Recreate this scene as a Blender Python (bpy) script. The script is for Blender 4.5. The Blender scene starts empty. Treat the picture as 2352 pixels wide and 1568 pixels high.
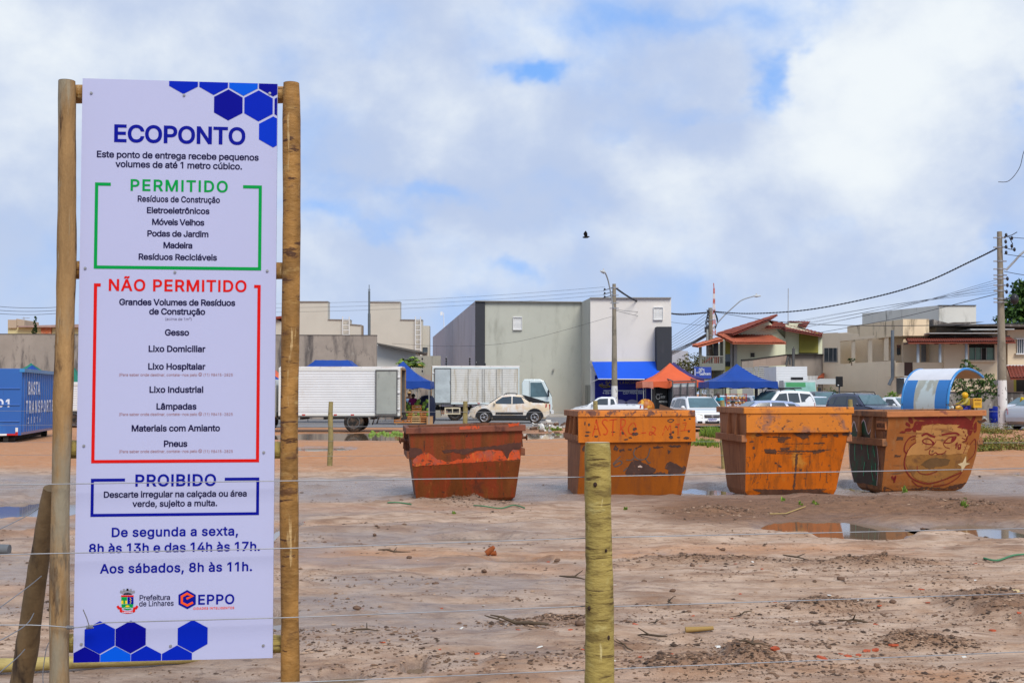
import bpy, bmesh, math, random
import numpy as np
from mathutils import Vector, Matrix, geometry, noise as mnoise

R = math.radians
SC = bpy.context.scene
COL = SC.collection
rng = random.Random(11)

# -- camera
EYE, FPX, PITCH = 1.65, 2700.0, R(2.52)
cam = bpy.data.cameras.new('camera')
cam.sensor_width = 36.0
cam.lens = 36.0 * FPX / 2352.0
cam.clip_start = 0.05
cam.clip_end = 4000
camo = bpy.data.objects.new('camera', cam)
camo.location = (0, 0, EYE)
camo.rotation_euler = (R(90) + PITCH, 0, 0)
COL.objects.link(camo)
SC.camera = camo

# -- exposure
SC.view_settings.view_transform = 'Standard'
SC.view_settings.look = 'None'
SC.view_settings.exposure = 0.44
SC.view_settings.gamma = 1.0
SC.cycles.use_denoising = True
SC.cycles.max_bounces = 6
SC.cycles.sample_clamp_indirect = 6.0

# -- sun
SUN_EL, SUN_AZ = R(47), R(158)          # azimuth measured from +Y towards +X
sun = bpy.data.lights.new('sun', 'SUN')
sun.energy = 2.3
sun.angle = R(28)
sun.color = (1.0, 0.95, 0.87)
suno = bpy.data.objects.new('sun', sun)
sd = Vector((math.sin(SUN_AZ) * math.cos(SUN_EL), math.cos(SUN_AZ) * math.cos(SUN_EL), math.sin(SUN_EL)))
suno.rotation_euler = sd.to_track_quat('Z', 'Y').to_euler()
COL.objects.link(suno)

# -- world: sky with broken cloud
W = bpy.data.worlds.new('World')
SC.world = W
W.use_nodes = True
wt = W.node_tree
wt.nodes.clear()


class NT:
 """small helper to chain nodes"""
 def __init__(s, tree):
  s.t = tree

 def n(s, typ, **kw):
  nd = s.t.nodes.new(typ)
  for k, v in kw.items():
   setattr(nd, k, v)
  return nd

 def put(s, sock, v):
  if hasattr(v, 'is_output') or isinstance(v, bpy.types.NodeSocket):
   s.t.links.new(v, sock)
  else:
   sock.default_value = v

 def m(s, op, a, b=None, c=None, clamp=False):
  nd = s.n('ShaderNodeMath', operation=op, use_clamp=clamp)
  s.put(nd.inputs[0], a)
  if b is not None:
   s.put(nd.inputs[1], b)
  if c is not None:
   s.put(nd.inputs[2], c)
  return nd.outputs[0]

 def mix(s, f, a, b, blend='MIX'):
  nd = s.n('ShaderNodeMix', data_type='RGBA', blend_type=blend)
  s.put(nd.inputs[0], f)
  for i, v in ((6, a), (7, b)):
   if isinstance(v, (tuple, list)):
    v = tuple(v) + (1,) * (4 - len(v))
   s.put(nd.inputs[i], v)
  return nd.outputs[2]

 def noise(s, vec, scale, detail=4, rough=.55, dist=0, dim='3D'):
  nd = s.n('ShaderNodeTexNoise', noise_dimensions=dim)
  if vec is not None:
   s.put(nd.inputs['Vector'], vec)
  nd.inputs['Scale'].default_value = scale
  nd.inputs['Detail'].default_value = detail
  nd.inputs['Roughness'].default_value = rough
  nd.inputs['Distortion'].default_value = dist
  return nd.outputs[0]

 def ramp(s, f, lo, hi, smooth=True):
  nd = s.n('ShaderNodeMapRange', interpolation_type='SMOOTHSTEP' if smooth else 'LINEAR')
  s.put(nd.inputs[0], f)
  nd.inputs[1].default_value = lo
  nd.inputs[2].default_value = hi
  return nd.outputs[0]

 def mapping(s, vec, scale=(1, 1, 1), loc=(0, 0, 0)):
  nd = s.n('ShaderNodeMapping')
  s.put(nd.inputs[0], vec)
  nd.inputs['Location'].default_value = loc
  nd.inputs['Scale'].default_value = scale
  return nd.outputs[0]


w = NT(wt)
tc = w.n('ShaderNodeTexCoord').outputs['Generated']
sep = w.n('ShaderNodeSeparateXYZ')
w.put(sep.inputs[0], tc)
az0 = w.m('ARCTAN2', sep.outputs[0], sep.outputs[1])
el0 = w.m('ARCSINE', sep.outputs[2])
dirv = w.mapping(tc, (1, 1, 1.25))
wa = w.noise(dirv, 7, 5, .6)
wb = w.noise(w.mapping(dirv, loc=(5, 2, 1)), 7, 5, .6)
az = w.m('ADD', az0, w.m('MULTIPLY', w.m('SUBTRACT', wa, .5), .16))
el = w.m('ADD', el0, w.m('MULTIPLY', w.m('SUBTRACT', wb, .5), .11))


def bump(px, py, sx, sy, amp):
 a, e = (px - 1176) / FPX, (903 - py) / FPX
 da = w.m('DIVIDE', w.m('SUBTRACT', az, a), sx / FPX)
 de = w.m('DIVIDE', w.m('SUBTRACT', el, e), sy / FPX)
 q = w.m('ADD', w.m('MULTIPLY', da, da), w.m('MULTIPLY', de, de))
 return w.m('MULTIPLY', w.m('POWER', 2.718, w.m('MULTIPLY', q, -1.0)), amp)


def total(items):
 s = None
 for it in items:
  b = bump(*it)
  s = b if s is None else w.m('ADD', s, b)
 return s


blue_b = total([(1790, 215, 55, 70, .42), (1190, 165, 60, 28, .4), (1550, 60, 300, 40, .17), (2335, 210, 50, 120, .36), (1000, 460, 200, 30, .2),
    (1640, 250, 90, 28, .16), (1200, 615, 90, 22, .2), (2240, 560, 60, 70, .2), (1900, 560, 130, 45, .16), (800, 520, 160, 24, .16),
    (1380, 330, 70, 50, .14)])
white_b = total([(2060, 150, 200, 190, .34), (1990, 420, 200, 110, .24), (1620, 430, 230, 60, .18), (1560, 590, 260, 80, .15), (2130, 560, 150, 90, .22),
                 (60, 60, 300, 130, .22), (1060, 300, 240, 90, .10), (860, 640, 220, 40, .15), (780, 200, 150, 60, .12), (1100, 560, 200, 50, .08)])
grey_b = total([(850, 385, 120, 80, .26), (1480, 270, 200, 80, .12), (1180, 480, 260, 60, .15), (1000, 90, 180, 90, .12), (700, 720, 700, 70, .12), (1500, 690, 300, 50, .10)])
cn = w.noise(dirv, 5.2, 10, .56, .1)
cn2 = w.noise(w.mapping(dirv, loc=(3, 7, 2)), 7.0, 10, .56, .1)
bl = w.ramp(w.m('ADD', w.m('ADD', cn, blue_b), w.m('MULTIPLY', white_b, -.9)), .42, .88)
br = w.ramp(w.m('SUBTRACT', w.m('ADD', cn2, w.m('MULTIPLY', white_b, .85)), grey_b), .36, .86)
# clouds: light grey-lavender bodies, white where the light comes through
cloud = w.mix(br, (3.75, 4.5, 6.1), (6.5, 6.9, 7.2))
low = w.ramp(el0, 0.16, 0.0)
cloud = w.mix(w.m('MULTIPLY', low, .5), cloud, (4.5, 5.4, 6.9))
sky = w.n('ShaderNodeTexSky', sky_type='NISHITA', sun_disc=False, sun_elevation=SUN_EL, sun_rotation=SUN_AZ, altitude=30, air_density=1.0,
          dust_density=1.2, ozone_density=2.5)
skyc = w.mix(.8, sky.outputs[0], (1.35, 3.4, 7.8))
colr = w.mix(w.m('MULTIPLY', bl, .95), cloud, skyc)
bg = w.n('ShaderNodeBackground')
w.put(bg.inputs[0], colr)
bg.inputs[1].default_value = 0.1
wo = w.n('ShaderNodeOutputWorld')
w.put(wo.inputs[0], bg.outputs[0])


# -- measuring helpers
CP, SP = math.cos(PITCH), math.sin(PITCH)


def at(px, py, Y):
 """the point at ground distance Y seen at (px, py) of the 2352 x 1568 survey picture"""
 u, v = (px - 1176) / FPX, (784 - py) / FPX
 dy = CP - v * SP
 t = Y / dy
 return Vector((u * t, Y, EYE + (SP + v * CP) * t))


def gr(px, py):
 u, v = (px - 1176) / FPX, (784 - py) / FPX
 dz = SP + v * CP
 t = -EYE / dz
 return Vector((u * t, (CP - v * SP) * t, 0))


def px2m(n, Y):
 return n / FPX * Y


# -- object helpers
def tag(o, label=None, cat=None, group=None, kind=None):
 for k, v in (('label', label), ('category', cat), ('group', group), ('kind', kind)):
  if v:
   o[k] = v
 return o


def thing(name, label, cat, loc=(0, 0, 0), rz=0.0, group=None):
 o = bpy.data.objects.new(name, None)
 o.empty_display_size = .2
 o.location = loc
 o.rotation_euler = (0, 0, rz)
 COL.objects.link(o)
 return tag(o, label, cat, group)


class MB:
 """collects shapes into one mesh object"""
 def __init__(s):
  s.v, s.f, s.mi, s.sm = [], [], [], []
  s.M = None

 def add(s, verts, faces, mi=0, smooth=False):
  b = len(s.v)
  if s.M is not None:
   verts = [s.M @ Vector(p) for p in verts]
  s.v.extend([tuple(p) for p in verts])
  for f in faces:
   s.f.append(tuple(b + i for i in f))
   s.mi.append(mi)
   s.sm.append(smooth)
  return s

 def box(s, c, d, rz=0, mi=0, rot=None, bev=0.0):
  x, y, z = d[0] / 2, d[1] / 2, d[2] / 2
  vs = [Vector((sx * x, sy * y, sz * z)) for sz in (-1, 1) for sx, sy in ((-1, -1), (1, -1), (1, 1), (-1, 1))]
  m = rot.to_4x4() if rot is not None else Matrix.Rotation(rz, 4, 'Z')
  m = Matrix.Translation(c) @ m
  return s.add([m @ v for v in vs], [(3, 2, 1, 0), (4, 5, 6, 7), (0, 1, 5, 4), (1, 2, 6, 5), (2, 3, 7, 6), (3, 0, 4, 7)], mi)

 def bx(s, a, b, mi=0):
  a, b = Vector(a), Vector(b)
  return s.box((a + b) / 2, [abs(q) for q in (b - a)], mi=mi)

 def quad(s, a, b, c, d, mi=0):
  return s.add([a, b, c, d], [(0, 1, 2, 3)], mi)

 def poly(s, pts, mi=0):
  return s.add(pts, [tuple(range(len(pts)))], mi)

 def prism(s, pts, off, mi=0):
  """polygon pts (3D) swept by vector off, closed"""
  n = len(pts)
  off = Vector(off)
  pts = [Vector(p) for p in pts]
  nv = Vector((0, 0, 0))
  for i in range(n):
   nv += pts[i].cross(pts[(i + 1) % n])
  fl = nv.dot(off) > 0
  vs = pts + [p + off for p in pts]
  fs = [tuple(range(n)), tuple(range(2 * n - 1, n - 1, -1))] + [((i + 1) % n, i, n + i, n + (i + 1) % n) for i in range(n)]
  if fl:
   fs = [tuple(reversed(f)) for f in fs]
  return s.add(vs, fs, mi)

 def tube(s, pts, r, n=8, mi=0, caps=True, smooth=True, jit=0):
  pts = [Vector(p) for p in pts]
  rs = r if isinstance(r, (list, tuple)) else [r] * len(pts)
  vs, fs = [], []
  up = Vector((0, 0, 1))
  t0 = (pts[-1] - pts[0]).normalized()
  if abs(t0.z) > .9:
   up = Vector((0, 1, 0))
  for i, p in enumerate(pts):
   t = (pts[min(i + 1, len(pts) - 1)] - pts[max(i - 1, 0)]).normalized()
   a = t.cross(up).normalized()
   b = a.cross(t)
   for k in range(n):
    an = 2 * math.pi * k / n
    q = rs[i] * (1 + (rng.uniform(-jit, jit) if jit else 0))
    vs.append(p + (a * math.cos(an) + b * math.sin(an)) * q)
  for i in range(len(pts) - 1):
   for k in range(n):
    k2 = (k + 1) % n
    fs.append((i * n + k, (i + 1) * n + k, (i + 1) * n + k2, i * n + k2))
  s.add(vs, fs, mi, smooth)
  if caps:
   m = len(pts) - 1
   s.add(vs[:n], [tuple(range(n))], mi)
   s.add(vs[m * n:], [tuple(range(n - 1, -1, -1))], mi)
  return s

 def lathe(s, prof, c=(0, 0, 0), n=16, axis='Z', mi=0, smooth=True):
  """prof: (radius, height) pairs"""
  vs, fs = [], []
  c = Vector(c)
  for r_, h in prof:
   for k in range(n):
    a = 2 * math.pi * k / n
    p = Vector((r_ * math.cos(a), r_ * math.sin(a), h))
    if axis == 'Y':
     p = Vector((p.x, p.z, -p.y))
    elif axis == 'X':
     p = Vector((p.z, p.x, p.y))
    vs.append(c + p)
  m = len(prof)
  for i in range(m - 1):
   for k in range(n):
    k2 = (k + 1) % n
    fs.append((i * n + k, i * n + k2, (i + 1) * n + k2, (i + 1) * n + k))
  s.add(vs, fs, mi, smooth)
  s.add(vs[:n], [tuple(range(n - 1, -1, -1))], mi)
  s.add(vs[(m - 1) * n:], [tuple(range(n))], mi)
  return s

 def ball(s, c, r, mi=0, n=10, m=6, jit=0):
  r = r if isinstance(r, (list, tuple)) else (r, r, r)
  vs, fs = [], []
  for i in range(m + 1):
   th = math.pi * i / m
   for k in range(n):
    a = 2 * math.pi * k / n
    q = 1 + (rng.uniform(-jit, jit) if jit else 0)
    vs.append((c[0] + r[0] * math.sin(th) * math.cos(a) * q, c[1] + r[1] * math.sin(th) * math.sin(a) * q, c[2] - r[2] * math.cos(th) * q))
  for i in range(m):
   for k in range(n):
    k2 = (k + 1) % n
    fs.append((i * n + k, i * n + k2, (i + 1) * n + k2, (i + 1) * n + k))
  return s.add(vs, fs, mi, True)

 def merge(s, o, mats):
  """add the collected shapes to the mesh of object o, as a printed or painted pattern on it"""
  me = o.data
  b, k = len(me.vertices), len(me.materials)
  v = [tuple(q.co) for q in me.vertices] + s.v
  f = [tuple(p.vertices) for p in me.polygons] + [tuple(i + b for i in q) for q in s.f]
  mi = [p.material_index for p in me.polygons] + [i + k for i in s.mi]
  sm = [p.use_smooth for p in me.polygons] + s.sm
  m2 = bpy.data.meshes.new(o.name)
  m2.from_pydata(v, [], f)
  for m in list(me.materials) + list(mats):
   m2.materials.append(m)
  m2.polygons.foreach_set('material_index', mi)
  m2.polygons.foreach_set('use_smooth', sm)
  m2.update()
  o.data = m2

 def build(s, name, mats, parent=None, loc=None, bevel=0.0, rot=None):
  me = bpy.data.meshes.new(name)
  me.from_pydata(s.v, [], s.f)
  for m in (mats if isinstance(mats, (list, tuple)) else [mats]):
   me.materials.append(m)
  me.polygons.foreach_set('material_index', s.mi)
  me.polygons.foreach_set('use_smooth', s.sm)
  me.update()
  o = bpy.data.objects.new(name, me)
  if loc is not None:
   o.location = loc
  if rot is not None:
   o.rotation_euler = rot
  COL.objects.link(o)
  if parent is not None:
   o.parent = parent
  if bevel:
   b = o.modifiers.new('bevel', 'BEVEL')
   b.width = bevel
   b.segments = 2
   b.limit_method = 'ANGLE'
   b.angle_limit = R(40)
  return o


def facade(mb, pts, d, back, mi=0):
 """wall outline measured in the survey picture, standing at distance d (number or function of px), `back` metres deep"""
 P = []
 for p in pts:
  dd = d(p[0]) if callable(d) else d
  if p[1] is None:
   q = at(p[0], 903, dd)
   q.z = -.05
  else:
   q = at(p[0], p[1], dd)
  P.append(q)
 mb.prism(P, (0, back, 0), mi)
 return mb


def rect(x0, y0, x1, y1):
 return [(x0, y0), (x1, y0), (x1, y1), (x0, y1)]


# -- materials
def srgb(*c):
 return tuple(((v / 255 / 12.92) if v / 255 <= .04045 else ((v / 255 + .055) / 1.055) ** 2.4) for v in c)


def mat(name, col, rough=.7, metal=0.0, var=.12, vs=3.0, st=(1, 1, 1), dirt=None, bump=0.0, bs=30, bst=(1, 1, 1), spec=.25, trans=0, emit=None, coat=0):
 """principled surface: colour varied by noise, optional list of dirt layers (colour, amount lo, hi, scale, stretch)"""
 m = bpy.data.materials.new(name)
 m.use_nodes = True
 t = NT(m.node_tree)
 p = m.node_tree.nodes['Principled BSDF']
 co = t.n('ShaderNodeTexCoord').outputs['Object']
 c = tuple(col) + (1,)
 if var:
  n = t.noise(t.mapping(co, st), vs, 5, .6)
  k = t.ramp(n, .25, .75, False)
  lo = tuple(v * (1 - var) for v in col)
  hi = tuple(min(1, v * (1 + var)) for v in col)
  c = t.mix(k, lo, hi)
 rg = rough
 for i, (dc, lo, hi, sc, sst) in enumerate(dirt or ()):
  n = t.noise(t.mapping(co, sst, (i * 7.3, i * 3.1, i * 1.7)), sc, 8, .62, .2)
  k = t.ramp(n, lo, hi)
  c = t.mix(k, c, dc)
 t.put(p.inputs['Base Color'], c)
 p.inputs['Roughness'].default_value = rg
 p.inputs['Metallic'].default_value = metal
 p.inputs['Specular IOR Level'].default_value = spec
 p.inputs['Coat Weight'].default_value = coat
 if trans:
  p.inputs['Transmission Weight'].default_value = trans
 if emit:
  p.inputs['Emission Color'].default_value = tuple(emit) + (1,)
  p.inputs['Emission Strength'].default_value = 1
 if bump:
  n = t.noise(t.mapping(co, bst), bs, 6, .6)
  b = t.n('ShaderNodeBump')
  b.inputs['Strength'].default_value = min(1, bump)
  b.inputs['Distance'].default_value = .02
  t.put(b.inputs['Height'], n)
  t.put(p.inputs['Normal'], b.outputs[0])
 return m


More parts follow.
